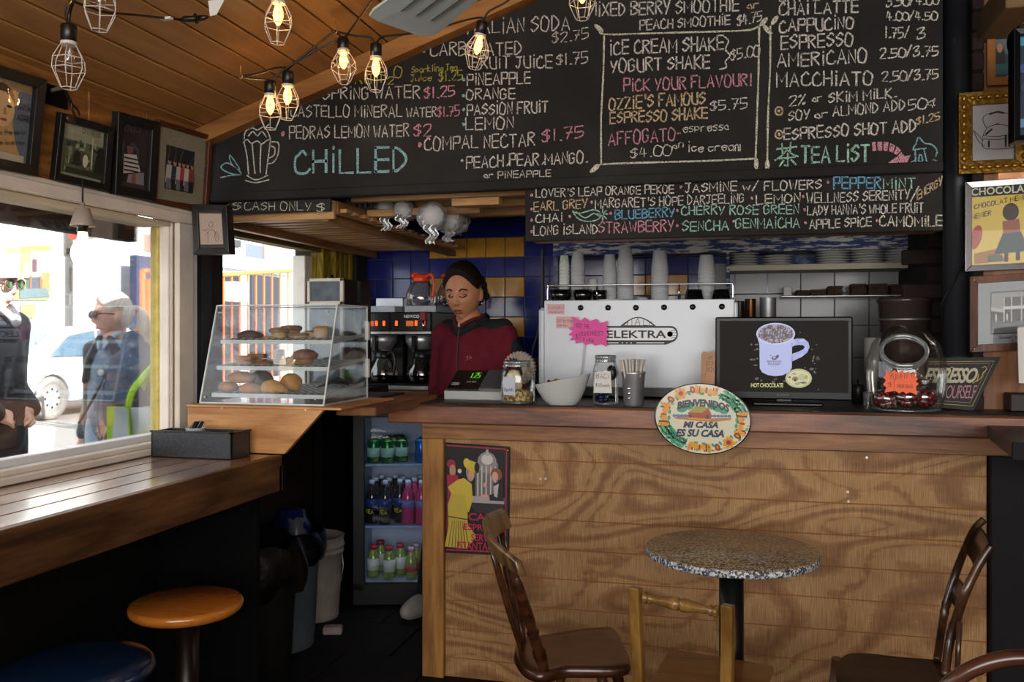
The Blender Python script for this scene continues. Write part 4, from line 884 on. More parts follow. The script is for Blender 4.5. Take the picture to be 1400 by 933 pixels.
# pink slips and the starburst
m_pinkslip = plain('pale_pink_paper', '#d9aeb0', rough=.8)
for (x0_, x1_, y0_, y1_, ts) in ((748, 772, 416, 430, (("CASH ONLY", 750, 423, 770, 423, 4), ("PLEASE WAIT", 751, 428, 769, 428, 2))), (760, 792, 433, 449, (("RiM in the", 762, 441, 782, 441, 5), ("shop now", 762, 446.5, 776, 446.5, 4)))):
 q = MB(); q.add([oM(x0_, y0_, .0004), oM(x1_, y0_, .0004), oM(x1_, y1_, .0004), oM(x0_, y1_, .0004), oM(x0_, y0_, 0), oM(x1_, y0_, 0), oM(x1_, y1_, 0), oM(x0_, y1_, 0)], [(3, 2, 1, 0), (0, 1, 5, 4), (1, 2, 6, 5), (2, 3, 7, 6), (3, 0, 4, 7)])
 c_ = oM((x0_ + x1_) / 2, y1_); lb_ = 'small pale pink note with writing at top left of white panel' if y0_ < 420 else 'pale pink note half hidden behind the bright pink starburst'
 n_ = thing('paper_note', lb_, 'note', c_); q.build('paper', m_pinkslip, n_, org=c_)
 q = MB()
 for t_ in ts: write(q, t_[0], (t_[1], t_[2]), (t_[3], t_[4]), t_[5], lambda x, y: oM(x, y, .001), .0012, 0.0003, (0, -1, 0))
 q.build('handwriting', m_ink, n_, org=c_)
def starburst(name, label, cat, pts, Y, mat, lines, wd, org_px, thick=.0012):
 pl = lambda x, y, l=0.0: PY(x, y, Y) - Vector((0, l, 0))
 c_ = pl(*org_px); n_ = thing(name, label, cat, c_); q = MB(); n = len(pts)
 q.add([pl(x, y, thick) for x, y in pts] + [pl(x, y) for x, y in pts] + [pl(sum(p[0] for p in pts) / n, sum(p[1] for p in pts) / n, thick)],
    [(i, (i + 1) % n, 2 * n) for i in range(n)] + [(n + i, n + (i + 1) % n, (i + 1) % n, i) for i in range(n)])
 q.build('card', mat, n_, org=c_); q = MB()
 for t_ in lines: write(q, t_[0], (t_[1], t_[2]), (t_[3], t_[4]), t_[5], lambda x, y: pl(x, y, thick + .0006), wd, .0003, (0, -1, 0), .3)
 q.build('handwriting', m_ink, n_, org=c_); return n_
hp = [(782, 433), (795, 439), (799, 434), (807, 439.5), (815, 436), (820, 442), (831, 439), (829, 446), (832, 449), (829, 453), (832, 458), (829, 462), (830, 474.5), (820, 470), (814, 473), (808, 469), (801, 472), (796, 467.5), (787, 470), (787, 464), (779, 466), (783, 460), (777, 458), (783, 453), (777, 449), (785, 446), (783, 440)]
m_hot = plain('hot_pink_card', '#e0409a', rough=.5)
sb = starburst('pink_starburst', 'hot pink starburst card on a white stick before the white machine', 'sign', hp, YM - .03, m_hot, (("GOT THE", 788, 448, 806, 450, 6), ("MUNCHiES?", 792, 459, 824, 459, 6), ("$2", 787, 463, 794, 465, 7), ("iN A BAG", 797, 466, 812, 468, 4)), .0021, (800, 525))
q = MB(); q.tube([PY(799, 470, YM - .028), PY(794, 515, YM - .028)], .0028, 8); q.build('stick', m_paperw, sb, org=sb.location)
# --- paper cups upside down in stacks on the machine
m_cup = plain('paper_cup', '#aeb0b2', rough=.6, var=.05); m_cupg = worn('paper_cup_green', '#aebfa0', '#c8ccc4', scale=14, thr=.5, rough=.6)
def cupstack(label, px, ytop, ybase, wpx, n, mat=m_cup, Y=YM + .12, zb_=None, cat='paper cups', cone=True):
 p = at(px, Y, mzt - .008 if zb_ is None else zb_); dd = (p - Vector((0, 0, CH))).dot(Vector((-SN, CS, 0)))
 top = CH + (HY - ytop) / FPX * dd; rb = wpx / 2 / FPX * dd; t = thing('cup_stack', label, cat, p, group='paper cup stacks on the espresso machine')
 H = top - p.z; ch_ = min(.085 * rb / .04, H * .5); step = (H - ch_) / max(n - 1, 1); q = MB()
 q.lathe([(rb, 0), (rb * 1.03, .002), (rb * 1.0, .005), (rb * .76, ch_ - .002), (rb * .72, ch_), (0, ch_)], (0, 0, 0), 24); u = q.build('cup', mat, t)
 for k in range(1, n): o = u.copy(); COL.objects.link(o); o.parent = t; o.location = (0, 0, k * step)
 return t
cupstack('leftmost stack of small upturned pale green printed paper cups', 771.5, 349.5, 395, 14.5, 11, m_cupg)
cupstack('tall stack of white upturned paper cups, next to the green ones', 790, 345.5, 395, 19.5, 10)
cupstack('short pile of two small white cups behind the black cups', 811, 382.5, 396, 15, 2)
cupstack('narrow tall stack of white cups left of the tallest stack', 833.5, 348.5, 407, 19, 16)
cupstack('tallest stack of white upturned paper cups near the middle', 855, 340.5, 407, 23, 19)
cupstack('wide tall stack of white cups above the logo', 902, 343, 407, 23.5, 16)
cupstack('single low white cup between the two tallest stacks', 878, 400, 408, 18, 1)
cupstack('white cup stack at right end of machine beside black cups', 966, 349, 407, 24, 7)
cupstack('short white cup standing behind the right black cups', 937, 394, 408, 15, 1)
m_blkgl = plain('black_glazed', '#0c0b0b', rough=.12, coat=.6)
def blackcup(label, px, y0, wpx, up=True):
 p = at(px, YM + .05, mzt - .008); dd = (p - Vector((0, 0, CH))).dot(Vector((-SN, CS, 0))); H = CH + (HY - y0) / FPX * dd - p.z; r_ = wpx / 2 / FPX * dd
 pr = [(0, 0), (r_, 0), (r_, .004), (r_ * .8, H - .004), (r_ * .74, H), (0, H)] if up else [(0, 0), (r_ * .8, 0), (r_ * .95, H * .5), (r_, H), (r_ - .003, H), (r_ * .75, .006), (0, .006)]
 q = MB(); q.lathe(pr, (0, 0, 0), 28); o = q.build('black_cup', m_blkgl); o.location = p; tag(o, label, 'cup', 'black cups on the espresso machine')
blackcup('glossy black cup at left end behind the cup rail', 767, 396.5, 30, False); blackcup('second glossy black cup from the left end of the rail', 797, 396.5, 26, False); blackcup('third black cup, just left of the saucer', 820, 397, 20, False)
blackcup('upturned black cup left of the right hand cup stack', 949, 396, 27); blackcup('upturned black cup at far right end of the machine top', 986, 396, 27)
p = at(838, YM + .07, mzt - .006); q = MB(); q.lathe([(0, 0), (.04, 0), (.075, .008), (.075, .010), (.04, .003), (0, .003)], (0, 0, 0), 32); q.build('saucer', m_cup); o = COL.objects['saucer']; o.location = p; tag(o, 'flat white saucer lying on the machine top under the cup stacks', 'saucer')
# --- round gear-edged pot behind the barista arm: paper filter stack
p = at(707, 3.80, Z0 + .0); q = MB()
fl = [(.045 * (1 if k % 2 else .88) * cos(2 * pi * k / 48), .045 * (1 if k % 2 else .88) * sin(2 * pi * k / 48)) for k in range(48)]
ff = thing('coffee_filter_stack', 'stack of crimped white paper coffee filters standing left of machine', 'coffee filters', (p.x, 3.85, Z0))
q.lathe([(0, 0), (.05, 0), (.05, .01), (.02, .014), (.02, .05), (0, .05)], (0, 0, 0), 20); q.build('stand', m_blackp, ff)
q = MB()
for j in range(6):
 n = 56; vs = [];
 for (rr, yy) in ((.030, .0), (.072, -.022)):
  for k in range(n): a = 2 * pi * k / n; w_ = rr * (1 + (.06 if k % 2 else -.04) * (rr > .05)); vs.append((w_ * cos(a), yy + .006 * j + (.005 if k % 2 else 0), .115 + w_ * sin(a)))
 q.add(vs, [(k, (k + 1) % n, n + (k + 1) % n, n + k) for k in range(n)] + [tuple(range(n))])
q.build('filter_paper', plain('filter_paper', '#b9a99a', rough=.8), ff)
# --- cash register
yr = 3.42; ra = PY(607, 500, yr).x; rb_ = PY(690, 500, yr).x; rc_ = (ra + rb_) / 2
cr = thing('cash_register', 'grey cash register with black display facing the customers', 'cash register', (rc_, yr, Z0))
hw = (rb_ - ra) / 2
def slopebox(x0, x1, y0, y1, z0, zf, zb_):
 q = MB(); q.add([(x0, y0, z0), (x1, y0, z0), (x1, y1, z0), (x0, y1, z0), (x0, y0, zf), (x1, y0, zf), (x1, y1, zb_), (x0, y1, zb_)], [(3, 2, 1, 0), (4, 5, 6, 7), (0, 1, 5, 4), (1, 2, 6, 5), (2, 3, 7, 6), (3, 0, 4, 7)]); return q
q = slopebox(-hw, hw + .02, 0, .14, 0, .036, .05); o = q.build('drawer_body', plain('light_grey_plastic', '#a8aaa8', rough=.45), cr); modif(o, 'BEVEL', width=.004, segments=2)
q = slopebox(-hw + .01, hw + .02, -.002, .15, .037, .046, .115); o = q.build('top_hood', m_blackp, cr); modif(o, 'BEVEL', width=.004, segments=2)
q = slopebox(.02, hw + .025, -.004, .15, .0375, .0475, .1165); o = q.build('side_hood', plain('mid_grey_plastic', '#4c4f52', rough=.4), cr)
def reg(x, v_, l=.001): return Vector((x, -.002 + .152 * v_, .046 + .069 * v_)) + Vector((0, -.41, .91)) * l
q = MB(); ftext(q, "CASIO", lambda x, y, l: reg(x, y, l), -hw + .022, -hw + .055, .16, .30, .0015, bold=.02); write(q, "CASH   TOTAL", (-hw + .085, .30), (-hw + .125, .30), .07, lambda x, y: reg(x, 1 - (1 - y) if 0 else .6 - y + .0), .0012, .0012, (0, -.41, .91)); q.build('maker_lettering', plain('print_white', '#d8d8d8'), cr)
q = MB(); write(q, "1.25", (-hw + .088, .0), (-hw + .126, .0), .26, lambda x, y: reg(x, .55 - y), .0022, .0014, (0, -.41, .91), 0); q.build('display_digits', plain('green_digits', '#0a1a04', emit='#7bff3a', es=1.2), cr)
# --- glass cookie jar, left
def gjar(name, label, px, Y, r_, H, fill, fillmat, fillh, square=False, group=None, lidless=True):
 p = at(px, Y, Z0); t = thing(name, label, 'jar', p, group=group); q = MB(); seg = 32
 pr = [(r_ * .9, 0), (r_, .008), (r_, H * .68), (r_ * .93, H * .78), (r_ * .80, H * .85), (r_ * .78, H * .88)]
 q.lathe(pr, (0, 0, 0), seg); q.build('jar_body', m_jar, t)
 q = MB(); q.lathe([(r_ * .80, H * .86), (r_ * .84, H * .87), (r_ * .80, H * .89), (r_ * .80, H * .93), (r_ * .84, H * .94), (r_ * .84, H * .97), (r_ * .80, H), (r_ * .76, H * .99), (r_ * .76, H * .86)], (0, 0, 0), seg); q.build('neck', m_jarline, t)
 q = MB(); q.lathe([(0, .001), (r_ * .9, .001), (r_ * .95, .006), (r_ * .6, .009), (0, .009)], (0, 0, 0), seg); q.build('base', m_jarline, t)
 return t
j1 = gjar('glass_jar', 'square-shouldered glass jar half full of nut bags, right of the register', 708, 3.31, .067, .165, None, None, 0)
m_nut = worn('nut_mix', '#6b4a26', '#cbb27c', scale=90, thr=.5, rough=.7)
q = MB(); q.lathe([(0, .01), (.06, .01), (.062, .03), (.055, .045), (.03, .055), (0, .05)], (0, 0, 0), 24); o = q.build('nuts', m_nut, j1); o['kind'] = 'stuff'
q = MB(); q.ball((-.018, .01, .08), (.034, .03, .05), 14, 10, lambda d, v_: v_ * (1 + .12 * noise.noise(d * 3))); q.build('snack_bag', worn('snack_bag', '#c9b48a', '#e0d3b0', scale=30, thr=.5), j1)
q = MB(); q.bb(-.040, .006, -.069, -.064, .035, .105, .001); lab = q.build('paper_label', plain('label_bluish', '#b8c0cc', rough=.7), j1)
q = MB(); write(q, "the nuts", (-.036, -.05), (.0, -.05), .016, lambda x, y: Vector((x, -.0695, -y)), .0018, .0003, (0, -1, 0)); q.build('handwriting', m_ink, j1)
# --- white slanted bowl of sweets
p = at(769, 3.30, Z0); bo = thing('candy_bowl', 'white oval bowl with slanted rim holding wrapped sweets', 'bowl', p)
def bowlfn(rx_, ry, zl, inner=False):
 def f(u, v_):
  a = 2 * pi * u; k = v_; sx = .055 + (.108 - .055) * (k ** .7); sy = .05 + (.085 - .05) * (k ** .7); rim = .096 + .022 * cos(a) * 1.0
  return Vector((sx * cos(a) * (1 if not inner else .95), sy * sin(a) * (1 if not inner else .95), (rim * k) if not inner else max(.006, rim * k)))
 return f
q = MB(); q.grid(bowlfn(0, 0, 0), 40, 10); q.grid(bowlfn(0, 0, 0, True), 40, 10); q.lathe([(0, 0), (.055, 0)], (0, 0, 0), 40, sy=.91)
for k in range(40): pass
a_ = [bowlfn(0, 0, 0)(k / 40, 1) for k in range(40)]; b_ = [bowlfn(0, 0, 0, True)(k / 40, 1) for k in range(40)]
q.add(a_ + b_, [(k, (k + 1) % 40, 40 + (k + 1) % 40, 40 + k) for k in range(40)], True); q.lathe([(.052, .006), (0, .006)], (0, 0, 0), 40, sy=.91)
q.build('bowl', plain('bowl_white', '#b9bbb8', rough=.25, coat=.3), bo)
cc = ['#c23a20', '#5da52a', '#d98a1c', '#c7c2bd', '#4a2a20', '#b8b8c0', '#3d7a2a', '#d4662a']
for k in range(16):
 a = k * 2.4; rr = .018 + .045 * ((k * .37) % 1); q = MB(); q.ball((0, 0, 0), (.013, .011, .008), 10, 6, lambda d, v_: v_ * (1 + .15 * noise.noise(d * 4)))
 o = q.build('wrapped_sweet', plain('sweet_' + cc[k % 8][1:], cc[k % 8], rough=.25, coat=.4)); o.location = p + Vector((rr * cos(a) - .012, rr * sin(a) * .7, .075 + .006 * (k % 3))); o.rotation_euler = (k, k * 2, k)
 tag(o, 'small wrapped sweet in the white slanted bowl', 'sweet', 'sweets in the white bowl')
# --- baci jar
j2 = gjar('glass_jar', 'tall glass jar with handwritten paper label and blue wrapped chocolates', 828, 3.33, .049, .188, None, None, 0)
q = MB()
for k in range(9):
 a = k * 2.1; q.ball((.028 * cos(a) * (k % 3 > 0), .028 * sin(a) * (k % 3 > 0), .018 + .012 * (k // 3)), .013, 10, 6)
o = q.build('chocolates', worn('blue_foil', '#0c1540', '#8f9cc8', scale=70, thr=.62, rough=.25, metal=.6), j2); o['kind'] = 'stuff'
q = MB(); q.ball((.02, .022, .12), (.02, .015, .03), 12, 8); q.build('chocolates', m_blackp, j2)['kind'] = 'stuff'
q = MB(); q.add([(-.034, -.050, .125), (.026, -.052, .129), (.031, -.052, .047), (-.038, -.050, .047)] + [(-.034, -.0485, .125), (.026, -.0505, .129), (.031, -.0505, .047), (-.038, -.0485, .047)], [(3, 2, 1, 0), (0, 1, 5, 4), (1, 2, 6, 5), (2, 3, 7, 6), (3, 0, 4, 7), (4, 5, 6, 7)]); q.build('paper_label', m_paperw, j2)
q = MB(); pj = lambda x, y: Vector((x, -.0535, -y))
write(q, "BACi", (-.028, -.102), (.018, -.103), .017, pj, .0017, .0003, (0, -1, 0)); write(q, "$.50 each", (-.030, -.072), (.022, -.070), .012, pj, .0014, .0003, (0, -1, 0)); q.build('handwriting', m_ink, j2)
# --- straws in a steel cup
p = at(866, 3.31, Z0); sc_ = thing('steel_cup', 'tall brushed steel tumbler right of the label jar, full of stir sticks', 'tumbler', p)
q = MB(); q.lathe([(0, 0), (.035, 0), (.037, .003), (.043, .115), (.046, .120), (.046, .128), (.044, .129), (.042, .12), (.035, .006), (0, .006)], (0, 0, 0), 32); q.build('tumbler', m_steel, sc_)
for k in range(3): q = MB(); q.ball((-.012, -.041, .03 + .018 * k), (.008, .003, .005), 10, 6); q.build('dimple', m_chrome, sc_)
sk = None
m_stick = plain('straw_paper', '#d2ccc2', rough=.7)
for k in range(34):
 a = 2 * pi * k / 34 + .1; rr = .032 * sqrt((k * .618) % 1); tipr = 1.75
 base = Vector((rr * cos(a) * .7, rr * sin(a) * .7, .02)); tip = Vector((rr * cos(a) * tipr, rr * sin(a) * tipr, .172 + .006 * ((k * .37) % 1)))
 if sk is None: q = MB(); q.tube([(0, 0, 0), (0, 0, .155)], .0031, 6); sk = q.build('paper_straw', m_stick); o = sk
 else: o = sk.copy(); COL.objects.link(o)
 d_ = (tip - base).normalized(); o.rotation_euler = d_.to_track_quat('Z', 'Y').to_euler(); o.location = p + base; tag(o, 'white paper-wrapped straw standing in the steel tumbler', 'straw', 'straws in the steel tumbler')
# --- painted oval welcome plaque leaning on the counter edge
YP = 3.195
op = lambda x, y, l=0.0: PY(x, y, YP - .012) - Vector((0, l, 0))
pc = op(961, 573); pq = thing('ceramic_plaque', 'oval hand-painted ceramic welcome plaque hung on the counter edge', 'plaque', pc)
EX, EY, tlt = 66.5, 48.5, radians(7)
def el(k, a, cx_=961, cy_=573): x = EX * k * cos(a); y = EY * k * sin(a); return (cx_ + x * cos(tlt) - y * sin(tlt), cy_ + x * sin(tlt) + y * cos(tlt))
def ring(k, l, n=56): return [op(*el(k, 2 * pi * i / n), l) for i in range(n)]
q = MB(); n = 56; R0 = ring(1, -.012); R1 = ring(1, -.001); R2 = ring(.975, .0)
q.add(R0 + R1, [(i, (i + 1) % n, n + (i + 1) % n, n + i) for i in range(n)]); q.add(R1 + R2, [(i, (i + 1) % n, n + (i + 1) % n, n + i) for i in range(n)]); q.add(R0, [tuple(range(n))]); q.build('rim', plain('navy_glaze', '#12131c', rough=.2), pq, org=pc)
q = MB(); q.add(R2, [tuple(reversed(range(n)))]); q.build('glazed_face', plain('cream_glaze', '#d5d2ba', rough=.18, coat=.4), pq, org=pc)
m_glz = printed('glaze_paint', rough=.2, coat=.3)
q = MB()
def fillp(pts, c, l): q.cur = c; q.add([op(x, y, l) for x, y in pts], [tuple(range(len(pts)))]); q.cur = None
def dot_(x, y, rx_, ry, c, l=.0007, rot_=0, n=10): fillp([(x + rx_ * cos(t) * cos(rot_) - ry * sin(t) * sin(rot_), y + rx_ * cos(t) * sin(rot_) + ry * sin(t) * cos(rot_)) for t in [2 * pi * i / n for i in range(n)]], c, l)
GR, OR, RD, BR = '#3f9a72', '#dd9630', '#8e3a24', '#6e3320'
for i in range(80):      # leaf sprays top-right and bottom-left
 for base in (-1.15, 1.98):
  a = base + (i % 20) * .047; k = .81 + .085 * ((i * 7) % 3 - 1) + .03 * (i // 20 % 2); x, y = el(k, a); dot_(x, y, 3.5, 1.5, ('#3f9a72', '#2c7a58', '#57ad88')[i % 3], .0006 + .0001 * (i % 3), a + i * 1.3)
for (a) in (-2.25, .78):   # orange flowers with red buds
 x, y = el(.82, a)
 for k in range(7): dot_(x + 5.2 * cos(k * .9), y + 5.2 * sin(k * .9), 3.4, 2.6, OR, .001, k * .9)
 dot_(x, y, 3.2, 3.2, RD, .0013)
 for da in (.33, -.33): x2, y2 = el(.83, a + da); dot_(x2, y2, 5.5, 3.6, RD, .001, a + da); dot_(x2, y2, 2.5, 1.2, OR, .0012, a + da)
 for da in (.2, -.2, .42, -.42): x2, y2 = el(.75, a + da); dot_(x2, y2, 3.2, 1.8, GR, .0008, a)
for a in (0, pi / 2, pi, 3 * pi / 2):     # acanthus medallions between pairs of bars
 x, y = el(.81, a); ta = a + tlt
 for k in range(-2, 3): dot_(x + 4.2 * k * -sin(ta) * 1.2 - 1.2 * abs(k) * cos(ta), y + 4.2 * k * cos(ta) * 1.2 - 1.2 * abs(k) * sin(ta), 4.6, 2.8, OR, .001 + .0001 * k, ta + .35 * k)
 dot_(x, y, 4, 1.3, RD, .0015, ta)
 for sg in (-1, 1):
  xb_, yb_ = el(.70, a + sg * .12); dot_(xb_, yb_, 3.4, 2, GR, .0009, ta + pi / 2)
  da = .27 if a in (0, pi) else .19
  x1, y1 = el(.72, a + sg * da); x2, y2 = el(.92, a + sg * da * .84); wx = (y2 - y1) * .09; wy = -(x2 - x1) * .09
  fillp([(x1 - wx, y1 - wy), (x2 - wx, y2 - wy), (x2 + wx, y2 + wy), (x1 + wx, y1 + wy)], BR, .001)
  for f in (.15, .5, .85): dot_(x1 + (x2 - x1) * f - sin(ta) * sg * 4, y1 + (y2 - y1) * f + cos(ta) * sg * 4, 3.9, 1.9, OR, .001, ta + .6 * sg)
for i in range(110):
 a = i * 2.39996; k = .72 + .22 * ((i * .618) % 1); x, y = el(k, a); dot_(x, y, 1.9, 1.1, (OR, GR, RD, '#e0b040', '#2c7a58')[i % 5], .0005, a * 3)
# farmhouse scene
fillp([(921, 571), (935, 569), (960, 573), (985, 572), (1001, 572), (998, 575), (975, 577), (955, 576), (925, 573)], '#b57a3c', .0008)
for x in range(922, 1000, 5): dot_(x, 568.5 + (x - 922) * .012, 2.8, 2, '#5f78a8', .0009)
for (x, y, s_) in ((932, 560, 7), (940, 556, 8), (946, 553, 5), (975, 556, 8), (983, 559, 8), (990, 563, 6)): dot_(x, y, s_, s_ * .6, GR, .0009)
fillp([(941, 564), (951, 555), (968, 558), (972, 565), (972, 573.5), (941, 571)], '#a54a2e', .0012); fillp([(941, 564), (951, 555), (969, 558), (960, 565)], '#a0953f', .0014); dot_(944, 569, 1.5, 2.2, '#28406e', .0015); dot_(967, 570, 1.8, 2.8, '#28406e', .0015)
fillp([(941, 571), (972, 573.5), (972, 575), (941, 572.5)], '#d9a33a', .0015)
q.build('painted_border', m_glz, pq, org=pc)
q = MB(); arc = lambda a: 9.5 * 4 * (a - .5) ** 2
ftext(q, "BIENVENIDOS", lambda x, y, l: op(x, y, l), 926, 997, 554.5, 544, .0018, shear=.1, bold=.05, warp=lambda a: 9 * 2.6 * (a - .5) ** 2 + a * 4); q.build('lettering', plain('navy_paint', '#151a3a', rough=.3), pq, org=pc); q = MB()
ftext(q, "MI CASA", lambda x, y, l: op(x, y, l), 934, 982, 585, 576, .0018, shear=.25, bold=.05, warp=lambda a: a * 1); q.build('lettering', plain('navy_paint', '#151a3a'), pq, org=pc); q = MB()
ftext(q, "ES SU CASA", lambda x, y, l: op(x, y, l), 924, 990, 597, 586.5, .0018, shear=.25, bold=.05, warp=lambda a: a * 1.5); q.build('lettering', plain('navy_paint', '#151a3a', rough=.3), pq, org=pc)
for (x, y) in ((903, 570), (1017, 574)): q = MB(); q.ball(op(x, y, .002), .004, 10, 6); q.build('screw', m_screw, pq, org=pc)
# --- wooden comment stick beside the monitor
ywk = 3.47; qa = [PY(x, y, ywk) for x, y in ((957, 558), (976, 560), (978, 483), (974, 481), (968, 482.5), (962, 481), (959, 484))]
wk = thing('wooden_tag', 'thin pale wooden plank with small burnt letters left of the monitor', 'tag', qa[0]); q = MB(); n = len(qa)
q.add([p for p in qa] + [p + Vector((0, .006, 0)) for p in qa], [tuple(range(n)), tuple(reversed(range(n, 2 * n)))] + [(i, n + i, n + (i + 1) % n, (i + 1) % n) for i in range(n)]); q.build('plank', plain('pale_ply', '#b98c68', rough=.6, var=.15), wk, org=qa[0])
q = MB(); pw = lambda x, y: PY(x, y, ywk - .001)
for t_ in (("iF", 967, 492, 975, 492, 5), ("ELE", 966, 500, 976, 500, 5), ("DO!", 966, 508, 976, 508, 5), ("iT", 960, 516, 966, 516, 5)): write(q, t_[0], (t_[1], t_[2]), (t_[3], t_[4]), t_[5], pw, .0013, .0004, (0, -1, 0))
q.build('burnt_lettering', m_ink, wk, org=qa[0])
# --- monitor
YT = 3.46; om = lambda x, y, l=0.0: PY(x, y, YT) - Vector((0, l, 0))
mc = om(1072, 560); mc.z = Z0; tv = thing('monitor', 'flat black monitor on the counter showing a mug of hot chocolate', 'monitor', mc)
a_ = om(978, 545); b_ = om(1166, 433); q = MB(); q.bb(a_.x, b_.x, YT, YT + .035, a_.z, b_.z, .005); q.build('casing', plain('gloss_black', '#0b0b0d', rough=.3, spec=.25), tv, org=mc)
a2 = om(984, 535); b2 = om(1160, 438.5); q = MB(); q.bb(a2.x, b2.x, YT - .0015, YT + .0, a2.z, b2.z); q.build('screen', plain('screen_dark', '#040404', rough=.5, spec=.08, emit='#262220', es=.75), tv, org=mc)
q = MB(); q.bb(mc.x - .03, mc.x + .03, YT + .008, YT + .03, Z0 + .012, a_.z + .01, .004); q.build('neck', m_blackp, tv, org=mc)
q = MB(); q.bb(mc.x - .115, mc.x + .135, YT - .05, YT + .09, Z0, Z0 + .014, .005); q.build('base', m_blackp, tv, org=mc)
m_scr = printed('screen_picture', rough=.4, emit=.95)
q = MB(); SX = lambda x: 970 + x / 6.667; SY = lambda y: 420 + y / 6.667
def sp(pts, c, l): q.cur = c; q.add([om(SX(x), SY(y), .002 + l) for x, y in pts], [tuple(reversed(range(len(pts))))] ); q.cur = None
def so(x, y, rx_, ry, c, l, n=24, rot_=0): sp([(x + rx_ * cos(t) * cos(rot_) - ry * sin(t) * sin(rot_), y + rx_ * cos(t) * sin(rot_) + ry * sin(t) * cos(rot_)) for t in [-2 * pi * i / n for i in range(n)]], c, l)
hd = cat_rom([(760, 300), (840, 285), (905, 315), (908, 380), (860, 440), (755, 495), (750, 425), (820, 405), (868, 372), (845, 345), (775, 350), (757, 365)][:0] or [(0, 0)], 1)
outer = [(755, 300), (800, 287), (860, 290), (900, 320), (912, 365), (890, 415), (840, 455), (755, 495)]; inner = [(752, 428), (815, 405), (850, 388), (872, 365), (850, 348), (810, 346), (770, 352), (755, 365)]
for i in range(len(outer) - 1):
 ii = [7 - i, 6 - i]; sp([outer[i], outer[i + 1], inner[ii[1]], inner[ii[0]]][::-1] if False else [inner[ii[0]], inner[ii[1]], outer[i + 1], outer[i]], '#aab0dc', .0002)
for i in range(len(outer) - 1):
 ii = [7 - i, 6 - i]; sp([outer[i], outer[i + 1], inner[ii[1]], inner[ii[0]]], '#aab0dc', .0002)
sp([(426, 245), (455, 340), (458, 560), (480, 595), (530, 620), (600, 630), (665, 622), (725, 595), (750, 555), (752, 330), (780, 245)][::-1], '#a4abd8', .0004)
so(603, 245, 177, 100, '#b7bce0', .0006)
so(603, 243, 165, 88, '#8c86a4', .0007)
random.seed(5)
for k in range(150):
 a = random.uniform(0, 6.28); rr = sqrt(random.random()); so(605 + 155 * rr * cos(a), 245 + 80 * rr * sin(a), random.uniform(6, 20), random.uniform(4, 9), random.choice(['#3a1d12', '#4a2a1c', '#2a140c', '#6b4430', '#3a1d12']), .0008 + k * 4e-6, 7, random.uniform(0, 3))
for k in range(9): so(500 + k * 24, 240 + 8 * sin(k), 5, 40, '#27120a', .0016, 8, .1)
so(590, 465, 26, 18, '#3a2a35', .001, 14); so(590, 460, 12, 10, '#a4abd8', .0012, 10); so(618, 452, 14, 18, '#3a2a35', .0011, 10, .6); so(557, 440, 8, 4, '#3a2a35', .0011)
so(812, 650, 122, 88, '#a8a26c', .0006, 18); so(812, 650, 105, 74, '#bcbc8e', .0008, 16)
for (x, y, r1, r2, c) in ((780, 655, 30, 22, '#7d6a2c'), (845, 640, 40, 30, '#a8a878'), (770, 610, 20, 9, '#8a8a70'), (860, 690, 28, 14, '#7d7450'), (730, 640, 12, 9, '#4a3a22'), (800, 700, 25, 12, '#90905e'), (880, 640, 16, 20, '#9a8a4a'), (840, 690, 30, 4, '#3c3a44'), (780, 665, 8, 16, '#4a3a22')): so(x, y, r1, r2, c, .001, 10)
for k in range(60):
 a = random.uniform(0, 6.28); rr = random.uniform(.8, 1.15); x = 680 + 300 * rr * cos(a); y = 470 + 230 * rr * sin(a)
 if y < 750 and (x < 440 or x > 930 or y > 640): so(x, y, random.uniform(5, 22), random.uniform(4, 14), random.choice(['#2f1c12', '#3a2416', '#241610']), .0002, 8)
for (x, y) in ((945, 470), (957, 515), (957, 587), (870, 553), (610, 655), (825, 232), (990, 752)): so(x, y, 5, 4, '#7c7c9a', .001, 8)
q.build('screen_picture', m_scr, tv, org=mc)
q = MB(); q.cur = '#c6c476'
ftext(q, "HOT CHOCOLATE", lambda x, y, l: om(SX(x), SY(y), l), 378, 672, 732, 694, .0035, bold=.015, spacing=.9); q.build('screen_lettering', m_scr, tv, org=mc); q = MB(); q.cur = '#3a3038'
ftext(q, "REUNION", lambda x, y, l: om(SX(x), SY(y), l), 527, 655, 505, 488, .0035, bold=.02); ftext(q, "ISLAND", lambda x, y, l: om(SX(x), SY(y), l), 535, 645, 527, 510, .0035, bold=.02); ftext(q, "COFFEE", lambda x, y, l: om(SX(x), SY(y), l), 560, 620, 541, 534, .0035)
q.build('screen_lettering', m_scr, tv, org=mc)
q = MB(); ftext(q, "INSIGNIA", lambda x, y, l: om(SX(x), SY(y), l), 615, 728, 808, 793, .001); q.build('maker_lettering', plain('print_grey', '#6a6a6c'), tv, org=mc)
# --- big tilted candy jar
p = at(1238, 3.31, Z0); cj = thing('candy_jar', 'large tilted-mouth glass jar with red sweet bags and orange price star', 'jar', p)
H = .298; RR = .132
def jf(u, v_):
 a = 2 * pi * u; z = v_ * H
 prof = [(0, .105), (.02, .115), (.2, .128), (.4, .133), (.6, .130), (.8, .110), (.92, .078), (1, .045)]
 for i in range(len(prof) - 1):
  if prof[i][0] <= v_ <= prof[i + 1][0]: f = (v_ - prof[i][0]) / (prof[i + 1][0] - prof[i][0]); f = f; r_ = prof[i][1] + (prof[i + 1][1] - prof[i][1]) * f; break
 x = r_ * cos(a); y = r_ * sin(a) * .8
 return Vector((x, y, z))
mouth_c = Vector((-.018, -.072, .205)); mn = Vector((-.06, -.78, .62)).normalized()
q = MB(); nu, nv = 56, 36; vs = [jf(i / nu, j / nv) for j in range(nv + 1) for i in range(nu)]
fs = []
